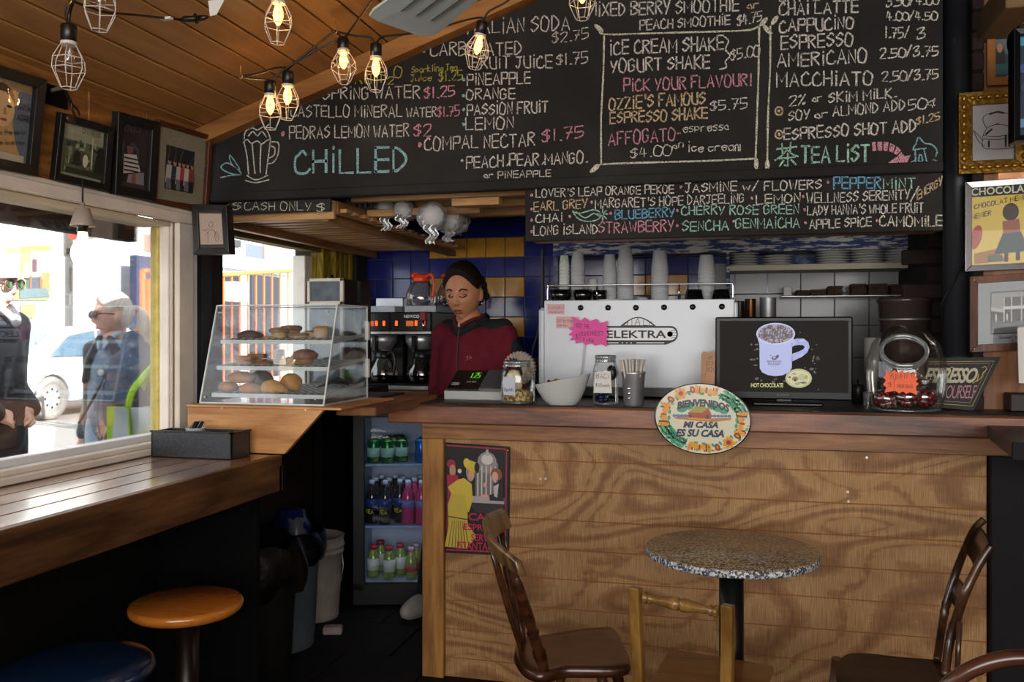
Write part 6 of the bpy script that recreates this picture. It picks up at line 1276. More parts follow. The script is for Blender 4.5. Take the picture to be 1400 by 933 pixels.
def brewer(label, px, Y, wd, lights=True, name_=True):
 x = PY(px, 455, Y).x; p = Vector((x, Y, 1.076)); t = thing('coffee_brewer', label, 'coffee maker', p); h = wd / 2
 q = MB(); q.bb(-h, h, 0, .38, 0, .03, .004); q.build('base', m_blackp, t)
 q = MB(); q.bb(-h, h, -.004, .004, .002, .022, .002); q.build('front_trim', m_steel, t)
 q = MB(); q.bb(-h + .01, h - .01, .20, .37, .03, .30, .004); q.build('column', m_blackp, t)
 q = MB(); q.bb(-h, h, .0, .38, .275, .385, .004); q.build('head', plain('brewer_steel_dark', '#2c2c2e', rough=.3, metal=.6), t)
 q = MB(); q.bb(-h + .004, h - .004, -.004, .001, .292, .382, .002); fp = q.build('front_plate', m_blackp, t)
 q = MB(); q.bb(-h, h, -.006, .03, .276, .290, .002); q.build('lower_trim', m_steel, t)
 q = MB(); q.bb(-h + .05, h + .0, .06, .34, .386, .418, .003); q.build('top_lid', plain('lid_white', '#a9abb0', rough=.35), t)
 q = MB(); q.lathe([(0, .20), (.05, .20), (.055, .21), (.075, .235), (.078, .272), (0, .272)], (0.01, .11, 0), 28); q.build('brew_basket', m_steel, t)
 q = MB(); q.bb(0, .022, .0, .04, .19, .268, .004); q.build('basket_handle', m_blackp, t)
 m_l = plain('red_light', '#3a0a04', emit='#ff4a18', es=3)
 for xx in (-.075, .028, .068):
  q = MB(); q.bb(xx - .006, xx + .006, -.008, -.003, .318, .342, .001); q.build('switch_light', m_l, t)
 q = MB(); q.bb(-.024, .014, -.007, -.003, .316, .342, .001); q.build('display', plain('disp', '#16221a', emit='#ff7a30', es=.5), t)
 if name_: q = MB(); ftext(q, "NEWCO", lambda a, b, l: Vector((a, -.0045 - l, b)), -.035, .045, .356, .371, .001, bold=.02); q.build('maker_lettering', m_inkw, fp); q = MB(); q.bb(h - .05, h - .022, -.03, .0, .342, .385, .003); q.build('hot_water_lever', plain('red_lever', '#7c1a16', rough=.35), t); q = MB(); q.cyl((h - .036, -.018, .295), (h - .036, -.018, .342), .006); q.build('tap', m_chrome, t)
 c_ = (0.015, .11, .031)
 if True:
  cc_ = thing('coffee_carafe', 'glass carafe with black collar on the ' + ('right' if name_ else 'left') + ' brewer hotplate', 'carafe', p + Vector(c_)); carafe(cc_, (0, 0, 0), .078, m_blackp)
 return t
brewer('black coffee brewer with red lights and white lid, nearest the barista', 562, 4.06, .215); brewer('partly hidden coffee brewer left of the other, beside pastry case', 508, 4.06, .20, name_=False)
px_ = PY(574, 455, 4.2); cc_ = thing('orange_carafe', 'empty glass carafe with orange collar standing on top of the brewer', 'carafe', (px_.x, 4.22, 1.076 + .4185)); carafe(cc_, (0, 0, 0), .079, plain('orange_plastic', '#d8401a', rough=.35), coffee=0)
c2 = dup(cc_, (px_.x + .12, 4.34, 1.076 + .4185), label='second orange-collared carafe behind the barista head')
q = MB(); p = PY(536, 417, 4.25); q.bb(p.x - .09, p.x + .06, 4.25, 4.262, p.z - .02, p.z + .035, .002); solo(q, 'steel_tray', m_steel, 'small upright steel tray edge behind the left brewer', 'tray', p)
# microwave-like dark box and white framed cabinet
a_ = PY(497, 384, 3.86); bx = thing('dark_oven', 'dark brown boxy oven behind the pastry case', 'oven', (-1.69, 3.95, 1.11)); q = MB(); q.bb(-1.80, -1.69, 3.80, 3.92, 1.111, PY(490, 384, 3.8).z, .004); q.build('body', plain('oven_dark', '#130d0a', rough=.5), bx, org=bx.location)
q = MB(); q.bb(-1.79, -1.70, 3.795, 3.801, 1.13, 1.50, .003); q.build('door', plain('oven_door', '#1a100c', rough=.3), bx, org=bx.location)
wf = thing('white_cabinet', 'narrow white-framed cabinet with small glass door behind the pastry case', 'cabinet', (PY(445, 455, 3.55).x, 3.55, ZP)); wl = PY(420, 381, 3.55); wr = PY(469, 381, 3.55); wz = wl.z; ow_ = wf.location
for a_ in ((wl.x, wr.x, wz - .014, wz), (wl.x, wl.x + .012, ZP + .0, wz), (wr.x - .016, wr.x, ZP, wz), (wl.x, wr.x, PY(445, 417, 3.55).z, PY(445, 412, 3.55).z), (wl.x, wr.x, ZP, ZP + .02)): q = MB(); q.bb(a_[0], a_[1], 3.55, 3.565, a_[2], a_[3], .002); q.build('frame', m_white, wf, org=ow_)
q = MB(); q.bb(wl.x + .01, wr.x - .01, 3.556, 3.562, ZP + .01, wz - .01); q.build('glass_door', plain('cabinet_glass', '#6b7178', rough=.2, var=.3, vs=20), wf, org=ow_)
q = MB(); q.bb(wl.x, wr.x, 3.565, 3.70, ZP, wz - .003, .002); q.build('body', m_kwall, wf, org=ow_)
q = MB(); q.lathe([(0, 0), (.018, 0), (.02, .004), (.008, .012), (.006, .02), (0, .02)], (0, 0, 0), 16); o = q.build('black_knob', m_blackp, wf); o.location = (.0, .06, wz - ZP)
# ================================================================ SHELF UNIT WITH PLATES
m_wb = worn('worn_blue_white', '#22366a', '#c0bdb4', scale=26, thr=.52, soft=.03, stretch=(.35, 1, 2.2), rough=.7); m_wb2 = worn('worn_blue_back', '#22356a', '#8b909a', scale=9, thr=.55, soft=.12, rough=.7)
YS = 4.36; su = thing('wall_shelf_unit', 'blue and white worn painted wall shelf unit above the machine', 'shelf', (.1, YS, 1.3)); os2 = su.location.copy()
def shp(nm, mat, *a): q = MB(); q.bb(*a, .002); q.build(nm, mat, su, org=os2)
sx0_ = PY(756, 340, YS).x; sxd = PY(993, 340, YS).x; sx1_ = PY(1263, 340, YS).x; stz = PY(1000, 345, YS).z
shp('top_board', m_wb, sx0_, sx1_, YS, TY, stz, stz + .075); shp('side_board', m_wb2, sx0_, sx0_ + .025, YS + .01, TY, PY(765, 410, YS).z, stz); shp('divider', m_wb, sxd, sxd + .016, YS, TY, PY(995, 412, YS).z, stz); shp('side_board', m_wb, sx1_ - .02, sx1_, YS, TY, PY(1260, 405, YS).z, stz)
spz = PY(1100, 361, YS).z; shp('plate_shelf', worn('worn_cream_edge', '#2b3350', '#b5ad98', scale=30, thr=.33, stretch=(.4, 1, 2)), sxd + .016, sx1_ - .02, YS, TY, spz - .028, spz); shp('back_panel', m_wb2, sxd + .016, sx1_ - .02, TY - .018, TY - .006, spz, stz)
shz = PY(1150, 404, YS + .04).z; sa = PY(1068, 404, YS + .04).x; sb_ = PY(1240, 404, YS + .04).x; shp('steel_shelf', m_steel, sa, sb_, YS + .04, TY - .012, shz - .006, shz)
pl_ = None
for i, (xa, xb, n_, dark) in enumerate(((998, 1037, 7, 0), (1044, 1083, 4, 0), (1117, 1161, 5, 1), (1163, 1208, 7, 1), (1210, 1256, 7, 1))):
 c_ = PY((xa + xb) / 2, 360, YS + .11); r_ = (xb - xa) / 2 / FPX * 4.3
 for k in range(n_):
  if k == 0: q = MB(); q.lathe([(0, 0), (r_ * .55, 0), (r_ * .6, .003), (r_ * .99, .0085), (r_, .0105), (r_ * .98, .0115), (r_ * .6, .006), (0, .005)], (0, 0, 0), 36); o = q.build('plate', plain('plate_white', '#b4b3b0', rough=.25, coat=.3)); base_ = o
  else: o = base_.copy(); COL.objects.link(o)
  o.location = (c_.x, YS + .11, spz + .001 + k * .0125); pos = ['leftmost stack', 'second stack from the left', 'third stack from the left', 'fourth stack from the left', 'rightmost stack'][i]
  tag(o, 'white plate, ' + ('topmost' if k == n_ - 1 else ['bottom one', 'second from bottom', 'third from bottom', 'fourth from bottom', 'fifth from bottom', 'sixth from bottom'][k]) + ' of the ' + pos + ' on blue shelf', 'plate', 'plates in the ' + pos)
m_nap = worn('brown_napkin', '#2c1d14', '#4f3a2a', scale=60, thr=.5, stretch=(6, 1, .4), rough=.9)
for i, (xa, xb, yt_) in enumerate(((1088, 1107, 397), (1108, 1130, 396), (1132, 1153, 391), (1164, 1185, 388), (1188, 1215, 388), (1218, 1239, 389))):
 a_ = PY(xa, yt_, YS + .08); b_ = PY(xb, yt_, YS + .08); q = MB(); n_ = 5; hh = a_.z - shz
 for k in range(n_): q.box(((a_.x + b_.x) / 2 + random.uniform(-.003, .003), YS + .13, shz + hh * (k + .5) / n_), (b_.x - a_.x, .09, hh / n_ * .93), .003)
 solo(q, 'napkin_stack', m_nap, ['low brown napkin stack next to the small dispenser', 'second low brown napkin stack from left', 'brown napkin stack that leans, left of middle', 'tall brown napkin stack right of the leaning one', 'widest brown napkin stack', 'rightmost brown napkin stack'][i], 'napkins', ((a_.x + b_.x) / 2, YS + .13, shz), 'brown napkin stacks on the steel shelf')
p = PY(1077, 404, YS + .08); q = MB(); q.box((0, 0, .024), (.04, .04, .048), .004); o = q.build('dispenser', plain('disp_white', '#a3a3a2', rough=.4)); o.location = (p.x, YS + .10, shz); tag(o, 'small white box dispenser at left end of the steel shelf', 'dispenser')
# lower right: pots, hopper, cup, bottles on the machine shelf
def pot(name, label, px, Y, yt_, wpx, mat, cat, prof=None, zb_=None):
 x = PY(px, 455, Y).x; d = Vector((x, Y, 0)).dot(Vector((-SN, CS, 0))); r_ = wpx / 2 / FPX * d; z0_ = (ZC if Y < 4.15 else 1.0) if zb_ is None else zb_; H_ = CH + (HY - yt_) / FPX * d - z0_
 q = MB(); pr = prof(r_, H_) if prof else [(0, 0), (r_ * .95, 0), (r_, .004), (r_, H_ - .004), (r_ * 1.03, H_), (r_ * .97, H_), (r_ * .96, H_ * .9), (0, H_ * .88)]
 q.lathe(pr, (0, 0, 0), 28); o = q.build(name, mat); o.location = (x, Y, z0_); return tag(o, label, cat)
m_copper = plain('copper_pot', '#7c5434', rough=.25, metal=.9)
pot('steel_canister', 'copper-toned canister behind the monitor, left one', 1026, 4.25, 409, 15, m_copper, 'canister'); pot('steel_canister', 'shiny steel canister behind the monitor', 1050, 4.18, 407, 22, m_steel, 'canister'); pot('steel_canister', 'dark steel canister beside machine right end', 1011, 4.25, 412, 13, plain('dark_steel', '#3a3430', rough=.35, metal=.8), 'canister')
hop = thing('bean_hopper', 'tall brown-tinted clear hopper behind the big candy jar', 'hopper', (PY(1235, 455, 3.95).x, 3.93, ZC - .0)); d_ = 3.62; r_ = 35 / FPX * d_; Hh = CH + (HY - 408) / FPX * d_ - ZC
q = MB(); q.lathe([(r_ * .85, .0), (r_ * .88, Hh * .5), (r_ * .98, Hh * .95), (r_ * 1.04, Hh * .965), (r_ * 1.04, Hh), (r_ * .96, Hh), (r_ * .9, Hh * .93), (r_ * .82, .01)], (0, 0, 0), 36); q.build('hopper_body', plain('smoky_plastic', '#453a36', rough=.12, coat=.3, metal=.2), hop)
q = MB(); q.lathe([(r_ * .87, Hh * .78), (r_ * .955, Hh * .78), (r_ * .955, Hh * .80), (r_ * .87, Hh * .80)], (0, 0, 0), 36); q.build('band', m_steel, hop)
q = MB(); q.lathe([(0, Hh * .6), (r_ * .84, Hh * .6)], (0, 0, 0), 24); q.build('beans', plain('beans', '#1d0f08', rough=.5, bump=.8, bs=200), hop)['kind'] = 'stuff'
pot('plastic_cup', 'pale plastic cup standing left of the big candy jar', 1192, 3.80, 462, 22, plain('beige_cup', '#a8a296', rough=.4), 'cup', lambda r_, H_: [(0, 0), (r_ * .7, 0), (r_, H_), (r_ * .94, H_), (r_ * .66, .01), (0, .01)])
pot('sauce_bottle', 'dark squeeze bottle between monitor and candy jar', 1173, 3.62, 519, 16, plain('dark_bottle', '#1c1614', rough=.4), 'bottle', lambda r_, H_: [(0, 0), (r_, 0), (r_, H_ * .6), (r_ * .95, H_ * .68), (r_ * .9, H_ * .7), (r_ * .9, H_ * .78), (r_ * .25, H_ * .8), (r_ * .12, H_), (0, H_)])
pot('glass_tumbler', 'short glass tumbler next to the dark squeeze bottle', 1187, 3.55, 536, 13, m_jarline, 'glass')
q = MB(); q.bb(PY(1374, 455, 3.42).x, PY(1400, 455, 3.42).x + .15, 3.36, 3.44, ZC + .002, PY(1385, 537, 3.42).z, .004); solo(q, 'dark_box', plain('dark_wood_box', '#1d130e', rough=.5), 'dark wooden box at right end of the counter top', 'box', (PY(1390, 455, 3.42).x, 3.40, ZC + .002))
# pipe at the machine's left and the steel post
q = MB(); q.tube(cat_rom([PY(741, 340, 4.5), PY(741, 400, 4.5), PY(739, 440, 4.5), PY(728, 480, 4.5), PY(722, 520, 4.5)], 6), .006, 8); solo(q, 'grey_conduit', plain('conduit', '#55565c', rough=.5), 'thin grey conduit running down the tiles left of the machine', 'pipe', PY(741, 340, 4.5))
pp_ = thing('steel_post', 'tall black round steel post at right end of the chalkboards', 'post', (PY(1309, 455, 3.55).x, 3.53, ZC)); q = MB(); q.cyl((0, .02, .02), (0, .02, 1.9), .049, seg=32); q.build('post', plain('post_black', '#232428', rough=.45), pp_)
q = MB(); q.lathe([(.05, .0), (.056, .01), (.056, .03), (.05, .035)], (0, .02, .16), 32); q.lathe([(0, 0), (.06, 0), (.06, .012), (.05, .02), (.0, .02)], (0, .02, .0), 32); q.build('collar', plain('post_black', '#232428'), pp_)
q = MB(); q.tube(cat_rom([PY(1322, 350, 3.43), PY(1305, 385, 3.49), PY(1288, 415, 3.52), PY(1289, 440, 3.55)], 6), .003, 6); solo(q, 'black_cable', m_blackp, 'thin black cable crossing the steel post', 'cable', PY(1305, 385, 3.49))
# ================================================================ FRIDGE AND BINS
fr = thing('drinks_fridge', 'low black glass-door drinks fridge glowing blue under the back counter', 'fridge', (-1.62, 4.0, .11), rz=radians(16)); m_fb = plain('fridge_black', '#0b0b0c', rough=.4)
W_, H_, D_ = .62, .86, .50      # local: x 0..W, y 0..D, z 0..H
fr.location = (-1.80, 4.02, .10)
def fp_(nm, mat, *a, bev=.004): q = MB(); q.bb(*a, bev); return q.build(nm, mat, fr)
fp_('side', m_fb, -.03, 0, .03, D_, 0, H_); fp_('side', m_fb, W_, W_ + .03, .03, D_, 0, H_); fp_('top', m_fb, -.03, W_ + .03, .03, D_, H_, H_ + .03); fp_('bottom', m_fb, -.03, W_ + .03, .03, D_, -.09, 0); fp_('back', plain('fridge_liner', '#c2ccd8', rough=.4), 0, W_, D_ - .02, D_, 0, H_)
fp_('liner', plain('fridge_liner', '#c2ccd8'), 0, .006, .04, D_ - .02, 0, H_); fp_('liner', plain('fridge_liner', '#c2ccd8'), 0, W_, .06, D_ - .02, -.0, .006)
for a_ in ((-.03, .03, -.02, H_ + .03), (W_ - .03, W_ + .03, -.02, H_ + .03)): fp_('door_frame', m_fb, a_[0], a_[1], 0, .025, a_[2], a_[3])
fp_('door_frame', m_fb, -.03, W_ + .03, 0, .025, H_ - .02, H_ + .03); fp_('door_frame', m_fb, -.03, W_ + .03, 0, .025, -.09, .02); fp_('door_glass', glassy('fridge_glass', tint=(.92, .95, 1), refl=.02, fr_=.1), .03, W_ - .03, .010, .014, .02, H_ - .02, bev=0)
fz = [.60, .29, .02]; m_sh = plain('fridge_shelf', '#8fa4c4', rough=.3)
for z in fz[:2]: fp_('shelf', m_sh, .01, W_ - .01, .06, D_ - .03, z - .012, z, bev=.002)
lm = fp_('light_tube', plain('fridge_tube', '#5070a0', emit='#9cc4ff', es=.8), .05, W_ - .05, .035, .05, H_ - .02, H_ - .008)
for (z, e) in ((H_ - .03, .16), (fz[0] - .03, .14), (fz[1] - .03, .2)):
 l = lamp('AREA', 'fridge_light', (0, 0, 0), e, (.70, .84, 1.0), shape='RECTANGLE', size=.5, size_y=.05); l.parent = fr; l.location = (W_ / 2, .09, z); l.rotation_euler = (-.35, 0, 0)
Mf = Matrix.Translation(fr.location) @ Matrix.Rotation(radians(16), 4, 'Z')
def bott(kind, prof, mat, capm, capz, capr, labm=None, labz=None, r=.03, txt_=None):
 t = bpy.data.objects.new(kind, None); COL.objects.link(t); q = MB(); q.lathe(prof, (0, 0, 0), 18); q.build('bottle_body' if capm else 'can_body', mat, t)
 if capm: q = MB(); q.lathe([(0, capz), (capr, capz), (capr, capz + .02), (0, capz + .02)], (0, 0, 0), 14); q.build('cap', capm, t)
 if labm: q = MB(); q.lathe([(r + .0006, labz[0]), (r + .0008, labz[1])], (0, 0, 0), 18); q.build('label_band', labm, t)
 if txt_:
  q = MB(); pj_ = lambda x, y: Vector(((r + .002) * sin(x / r), -(r + .002) * cos(x / r), -y)); write(q, txt_[0], (-.02, -txt_[1]), (.02, -txt_[1]), .018, pj_, .004, .0006, (0, -1, 0)); q.build('print', txt_[2], t)
 return t
capw = plain('cap_white', '#c4ccd8', rough=.4); capr_ = plain('cap_red', '#a02030', rough=.4)
canp = lambda r_: [(0, .002), (r_ * .8, 0), (r_, .008), (r_, .108), (r_ * .82, .118), (r_ * .8, .116), (0, .116)]
can_g = lambda: bott('green_can', canp(.032), worn('green_can', '#0f6a3c', '#a8c83c', scale=30, thr=.6, rough=.25, metal=.5), None, 0, 0, plain('can_text', '#9ccab0', rough=.3), (.03, .075), .0322)
can_b = lambda: bott('blue_can', canp(.032), worn('blue_can', '#1668b0', '#d09a3c', scale=26, thr=.66, rough=.25, metal=.5), None, 0, 0)
tea = lambda: bott('tea_bottle', [(0, 0), (.03, 0), (.032, .006), (.032, .13), (.028, .15), (.014, .185), (.013, .2), (0, .2)], plain('tea_dark', '#241a20', rough=.12, coat=.4), capw, .2, .014, plain('tea_label', '#1a3a78', rough=.4), (.085, .125), .032, ("TEA", .055, plain('tea_yellow', '#c8c030')))
pnk = lambda: bott('pink_bottle', [(0, 0), (.03, 0), (.033, .006), (.033, .12), (.030, .15), (.016, .18), (.014, .2), (0, .2)], plain('pink_drink', '#b43a6a', rough=.12, coat=.4), capw, .2, .015, plain('pink_label', '#7a7ab8', rough=.4), (.085, .12), .033)
juc = lambda: bott('juice_bottle', [(0, 0), (.028, 0), (.031, .006), (.031, .085), (.026, .11), (.018, .125), (.018, .135), (0, .135)], plain('green_juice', '#7a8a3c', rough=.12, coat=.4), capr_, .135, .02, plain('juice_label', '#c8c8b8', rough=.4), (.03, .09), .031)
lem = lambda: bott('lemon_bottle', [(0, 0), (.028, 0), (.030, .006), (.030, .075), (.022, .1), (.014, .12), (.014, .13), (0, .13)], plain('lemon_drink', '#8a8a48', rough=.12, coat=.4), plain('cap_pinkish', '#c090a0'), .13, .016, plain('lemon_label', '#b04a50', rough=.4), (.03, .06), .030)
def row(mk, name, label, spots, z, group):
 first = None
 for (x, y) in spots:
  if first is None: t = mk(); first = t
  else: t = dup(first)
  t.location = Mf @ Vector((x, y, z)); tag(t, label, 'can' if 'can' in name else 'bottle', group)
row(can_g, 'green_can', 'small green can on the top fridge shelf', [(.06, .12), (.13, .11), (.20, .14), (.07, .21), (.15, .20), (.10, .28), (.17, .29)], fz[0] + .001, 'green cans in the fridge')
row(can_b, 'blue_can', 'blue can at right of the top fridge shelf', [(.30, .12), (.375, .13), (.31, .20), (.385, .21), (.45, .15)], fz[0] + .001, 'blue cans in the fridge')
row(tea, 'tea_bottle', 'dark tea bottle with white cap on the middle fridge shelf', [(.05, .13), (.12, .11), (.19, .15), (.06, .21), (.13, .2), (.2, .23), (.08, .29), (.15, .3)], fz[1] + .001, 'tea bottles in the fridge')
row(pnk, 'pink_bottle', 'pink drink bottle with white cap on the middle fridge shelf', [(.235, .11), (.305, .10), (.375, .12), (.26, .19), (.33, .18), (.40, .2), (.28, .27), (.35, .27), (.45, .13)], fz[1] + .001, 'pink bottles in the fridge')
row(juc, 'juice_bottle', 'pale green juice bottle with red lid at bottom of fridge', [(.055, .14), (.14, .11), (.19, .17), (.08, .24)], fz[2] + .001, 'red lidded bottles in the fridge')
row(lem, 'lemon_bottle', 'lemon drink bottle with pink label at bottom of fridge', [(.25, .11), (.32, .13), (.385, .11), (.27, .19), (.35, .2), (.44, .14)], fz[2] + .001, 'lemon bottles in the fridge')
# pails and bags
m_pail = plain('white_pail', '#8f857b', rough=.5, var=.25, vs=12); pa = PZ(442, 842, .0)
pail = thing('white_pail', 'dirty white plastic pail on the floor beside the bin', 'bucket', (-1.94, 3.84, 0)); pail.scale = (.84, .84, .92);
q = MB(); q.lathe([(0, 0), (.125, 0), (.13, .01), (.142, .22), (.142, .23), (.15, .34), (.158, .342), (.158, .352), (.151, .353), (.153, .37), (.162, .372), (.162, .385), (.155, .386), (.157, .42), (.163, .424), (.152, .426), (.148, .36), (.12, .012), (0, .012)], (0, 0, 0), 36); q.build('pail_body', m_pail, pail)
q = MB(); q.tube([(.16, 0, .36), (.175, -.01, .28), (.165, -.02, .20)], .003, 6); q.build('wire_handle', m_steel, pail)
bn = thing('grey_bin', 'grey plastic bin with black bag draped over it in the dark corner', 'bin', (-1.90, 3.46, 0)); q = MB(); q.lathe([(0, 0), (.125, 0), (.13, .01), (.155, .47), (.16, .475), (.152, .47), (.12, .015), (0, .015)], (0, 0, 0), 36); q.build('bin_body', plain('bin_grey', '#555c62', rough=.55, var=.2), bn)
m_gb = plain('bin_bag', '#050506', rough=.4, spec=.25, bump=.6, bs=18)
def bag(r_, z0_, z1_, sd, par, nm='bin_bag'):
 q = MB()
 def f(u, v_):
  a = 2 * pi * u; z = z1_ - (z1_ - z0_) * v_; rr = r_ * (1.0 + .13 * sin(a * 5 + sd + v_ * 3) * v_ + .10 * noise.noise(Vector((cos(a) * 3, sin(a) * 3, z * 9 + sd))) + .12 * sin(pi * v_))
  return Vector((rr * cos(a), rr * sin(a), z + .02 * noise.noise(Vector((cos(a) * 2 + sd, sin(a) * 2, v_)))))
 q.grid(f, 48, 14); q.grid(lambda u, v_: Vector((r_ * (1 - v_ * .8) * cos(2 * pi * u) * 1.0, r_ * (1 - v_ * .8) * sin(2 * pi * u), z1_ + .01 * sin(u * 30) - v_ * .12)), 48, 5); return q.build(nm, m_gb, par)
bag(.165, .37, .50, 1.0, bn)
q = MB(); q.ball((.02, .04, .50), (.08, .08, .09), 14, 10, lambda d, v_: v_ * (1 + .3 * noise.noise(d * 3))); o = q.build('blue_bag', plain('blue_bag', '#141a4a', rough=.3), bn)
q = MB(); q.ball((.06, .0, .47), (.05, .05, .09), 14, 10, lambda d, v_: v_ * (1 + .3 * noise.noise(d * 3))); o = q.build('clear_bag', plain('clear_bag', '#5a5a60', rough=.3), bn)
b2 = thing('black_bag_bin', 'black bin lined with wrinkled black bag below the ledge end', 'bin', (-1.72, 2.88, 0)); q = MB(); q.lathe([(0, 0), (.14, 0), (.17, .50), (0, .50)], (0, 0, 0), 32); q.build('bin_body', m_dark, b2); bag(.175, .42, .60, 4.0, b2)
q = MB(); w0 = PZ(455, 862, .02); q.box((w0.x, w0.y, .022), (.085, .05, .035), .006, Matrix.Rotation(.3, 3, 'Z')); solo(q, 'paper_scrap', plain('napkin_white', '#8d7f7c', rough=.9), 'crumpled white napkin lying on the dark floor', 'napkin', (w0.x, w0.y, .005))
# ================================================================ FRAMED PICTURES
def frame(name, label, cr, depth, bw, fmat, layers, glass=True, cat='picture', back=None):
 """cr: TL,TR,BR,BL world corners. layers: list of (inset or uv-rect, colour) and print callback"""
 TL, TR, BR, BL = [Vector(c) for c in cr]; nn = (TR - TL).cross(BL - TL).normalized()
 if nn.dot(Vector((0, 0, CH)) - TL) < 0: nn = -nn
 o0 = (BL + BR) / 2; t = thing(name, label, cat, o0); W = (TR - TL).length; Hh = (BL - TL).length
 def uv(u, v_, l=0.0): return TL.lerp(TR, u).lerp(BL.lerp(BR, u), v_) + nn * l
 bu, bv = bw / W, bw / Hh
 for (a, b, c, d) in (((0, 0), (1, 0), (1 - bu, bv), (bu, bv)), ((1, 0), (1, 1), (1 - bu, 1 - bv), (1 - bu, bv)), ((1, 1), (0, 1), (bu, 1 - bv), (1 - bu, 1 - bv)), ((0, 1), (0, 0), (bu, bv), (bu, 1 - bv))):
  q = MB(); P = [uv(*p) for p in (a, b, c, d)]; Q = [uv(*p, depth * (1 if i < 2 else .8)) for i, p in enumerate((a, b, c, d))]
  q.add(P + Q, [(3, 2, 1, 0), (4, 5, 6, 7), (0, 1, 5, 4), (1, 2, 6, 5), (2, 3, 7, 6), (3, 0, 4, 7)]); o = q.build('frame_side', fmat, t, org=o0); modif(o, 'BEVEL', width=.0015, segments=2)
 q = MB(); q.cur = '#2a241e'; q.add([uv(bu * .5, bv * .5, .001), uv(1 - bu * .5, bv * .5, .001), uv(1 - bu * .5, 1 - bv * .5, .001), uv(bu * .5, 1 - bv * .5, .001)], [(0, 1, 2, 3)])
 k = 0
 def R(x0_, y0_, x1_, y1_, c):
  nonlocal k; k += 1; q.cur = c; q.add([uv(x, y, .0015 + k * .00025) for x, y in ((x0_, y0_), (x1_, y0_), (x1_, y1_), (x0_, y1_))], [(0, 1, 2, 3)])
 def E(x, y, rx_, ry, c, rot_=0, n=14):
  nonlocal k; k += 1; q.cur = c; q.add([uv(x + rx_ * cos(a) * cos(rot_) - ry * sin(a) * sin(rot_), y + rx_ * cos(a) * sin(rot_) + ry * sin(a) * cos(rot_), .0015 + k * .00025) for a in [2 * pi * i / n for i in range(n)]], [tuple(range(n))])
 def Pg(pts, c):
  nonlocal k; k += 1; q.cur = c; q.add([uv(x, y, .0015 + k * .00025) for x, y in pts], [tuple(range(len(pts)))])
 layers(R, E, Pg); q.build('print', printed('print_ink'), t, org=o0)
 if glass: g = MB(); g.add([uv(bu * .8, bv * .8, depth * .62), uv(1 - bu * .8, bv * .8, depth * .62), uv(1 - bu * .8, 1 - bv * .8, depth * .62), uv(bu * .8, 1 - bv * .8, depth * .62)], [(0, 1, 2, 3)]); g.build('glass', glassy('frame_glass', refl=.015, fr_=.10), t, org=o0)
 if back: q = MB(); P = [uv(x, y, -.002) for x, y in ((0, 0), (1, 0), (1, 1), (0, 1))]; P2 = [p - nn * back for p in P]; q.add(P + P2, [(0, 1, 2, 3), (7, 6, 5, 4), (0, 4, 5, 1), (1, 5, 6, 2), (2, 6, 7, 3), (3, 7, 4, 0)]); q.build('box_back', fmat, t, org=o0)
 def put(text, x0_, y0_, x1_, y1_, hgt, mat, wd, nm='lettering'):
  q2 = MB(); write(q2, text, (x0_, y0_), (x1_, y1_), hgt, lambda x, y: uv(x, y, .0015 + (k + 2) * .00025), wd, .0003, nn, .25); q2.build(nm, mat, t, org=o0)
 def putf(text, x0_, x1_, yb, yt, mat, bold=.0, shear=0, nm='lettering'):
  q2 = MB(); ftext(q2, text, lambda x, y, l: uv(x, y, .0015 + (k + 3) * .00025), x0_, x1_, yb, yt, 0, bold=bold, shear=shear); q2.build(nm, mat, t, org=o0)
 t_ = t; return t, put, putf, uv, nn
m_fblk = plain('frame_black', '#0f0e0d', rough=.4); m_fbrn = wood('frame_brown', '#3c1c0c', '#6e3a1c', axis='y', rings=4, rough=.4)
def lean(px0, px1, yt0, yb0, yt1, yb1, xb_=LX + .012, xt_=LX + .035): return [PX(px0[0], yt0, xt_), PX(px1[0], yt1, xt_), PX(px1[1], yb1, xb_), PX(px0[1], yb0, xb_)]
random.seed(11)
def mag(R, E, P):
 R(.10, .06, .90, .93, '#8a7450'); R(.70, .18, .90, .86, '#5c6670'); P([(.10, .12), (.5, .12), (.70, .3), (.68, .5), (.74, .7), (.88, .93), (.10, .93)], '#b08c5a'); E(.50, .30, .20, .16, '#3a2414'); E(.53, .40, .17, .18, '#cba274'); E(.63, .36, .035, .014, '#2a1a10'); E(.46, .36, .03, .014, '#2a1a10'); E(.57, .50, .045, .014, '#8a4030'); P([(.56,.38),(.59,.38),(.60,.45),(.56,.45)], '#a87c50'); R(.40, .82, .86, .92, '#b0a890'); E(.2, .2, .1, .05, '#2a1a10')
t, put, putf, uv, nn = frame('framed_magazine', 'large black-framed magazine cover with a face, leftmost on window wall', [PX(-62, 72, LX + .035), PX(56, 109, LX + .035), PX(43, 241, LX + .012), PX(-68, 219, LX + .012)], .022, .028, m_fblk, mag)
m_tan = plain('print_tan', '#a08050'); m_inkp = plain('print_black', '#1a1612'); put('BEVERAGE', .56, .14, .88, .14, .06, m_tan, .004); put('JAVA', .73, .36, .88, .36, .06, m_inkp, .003); put('AJAR', .73, .47, .88, .47, .06, m_inkp, .003); put('To the girls', .50, .66, .84, .60, .05, m_inkp, .002, 'handwriting'); put('we love you', .50, .76, .84, .70, .05, m_inkp, .002, 'handwriting')
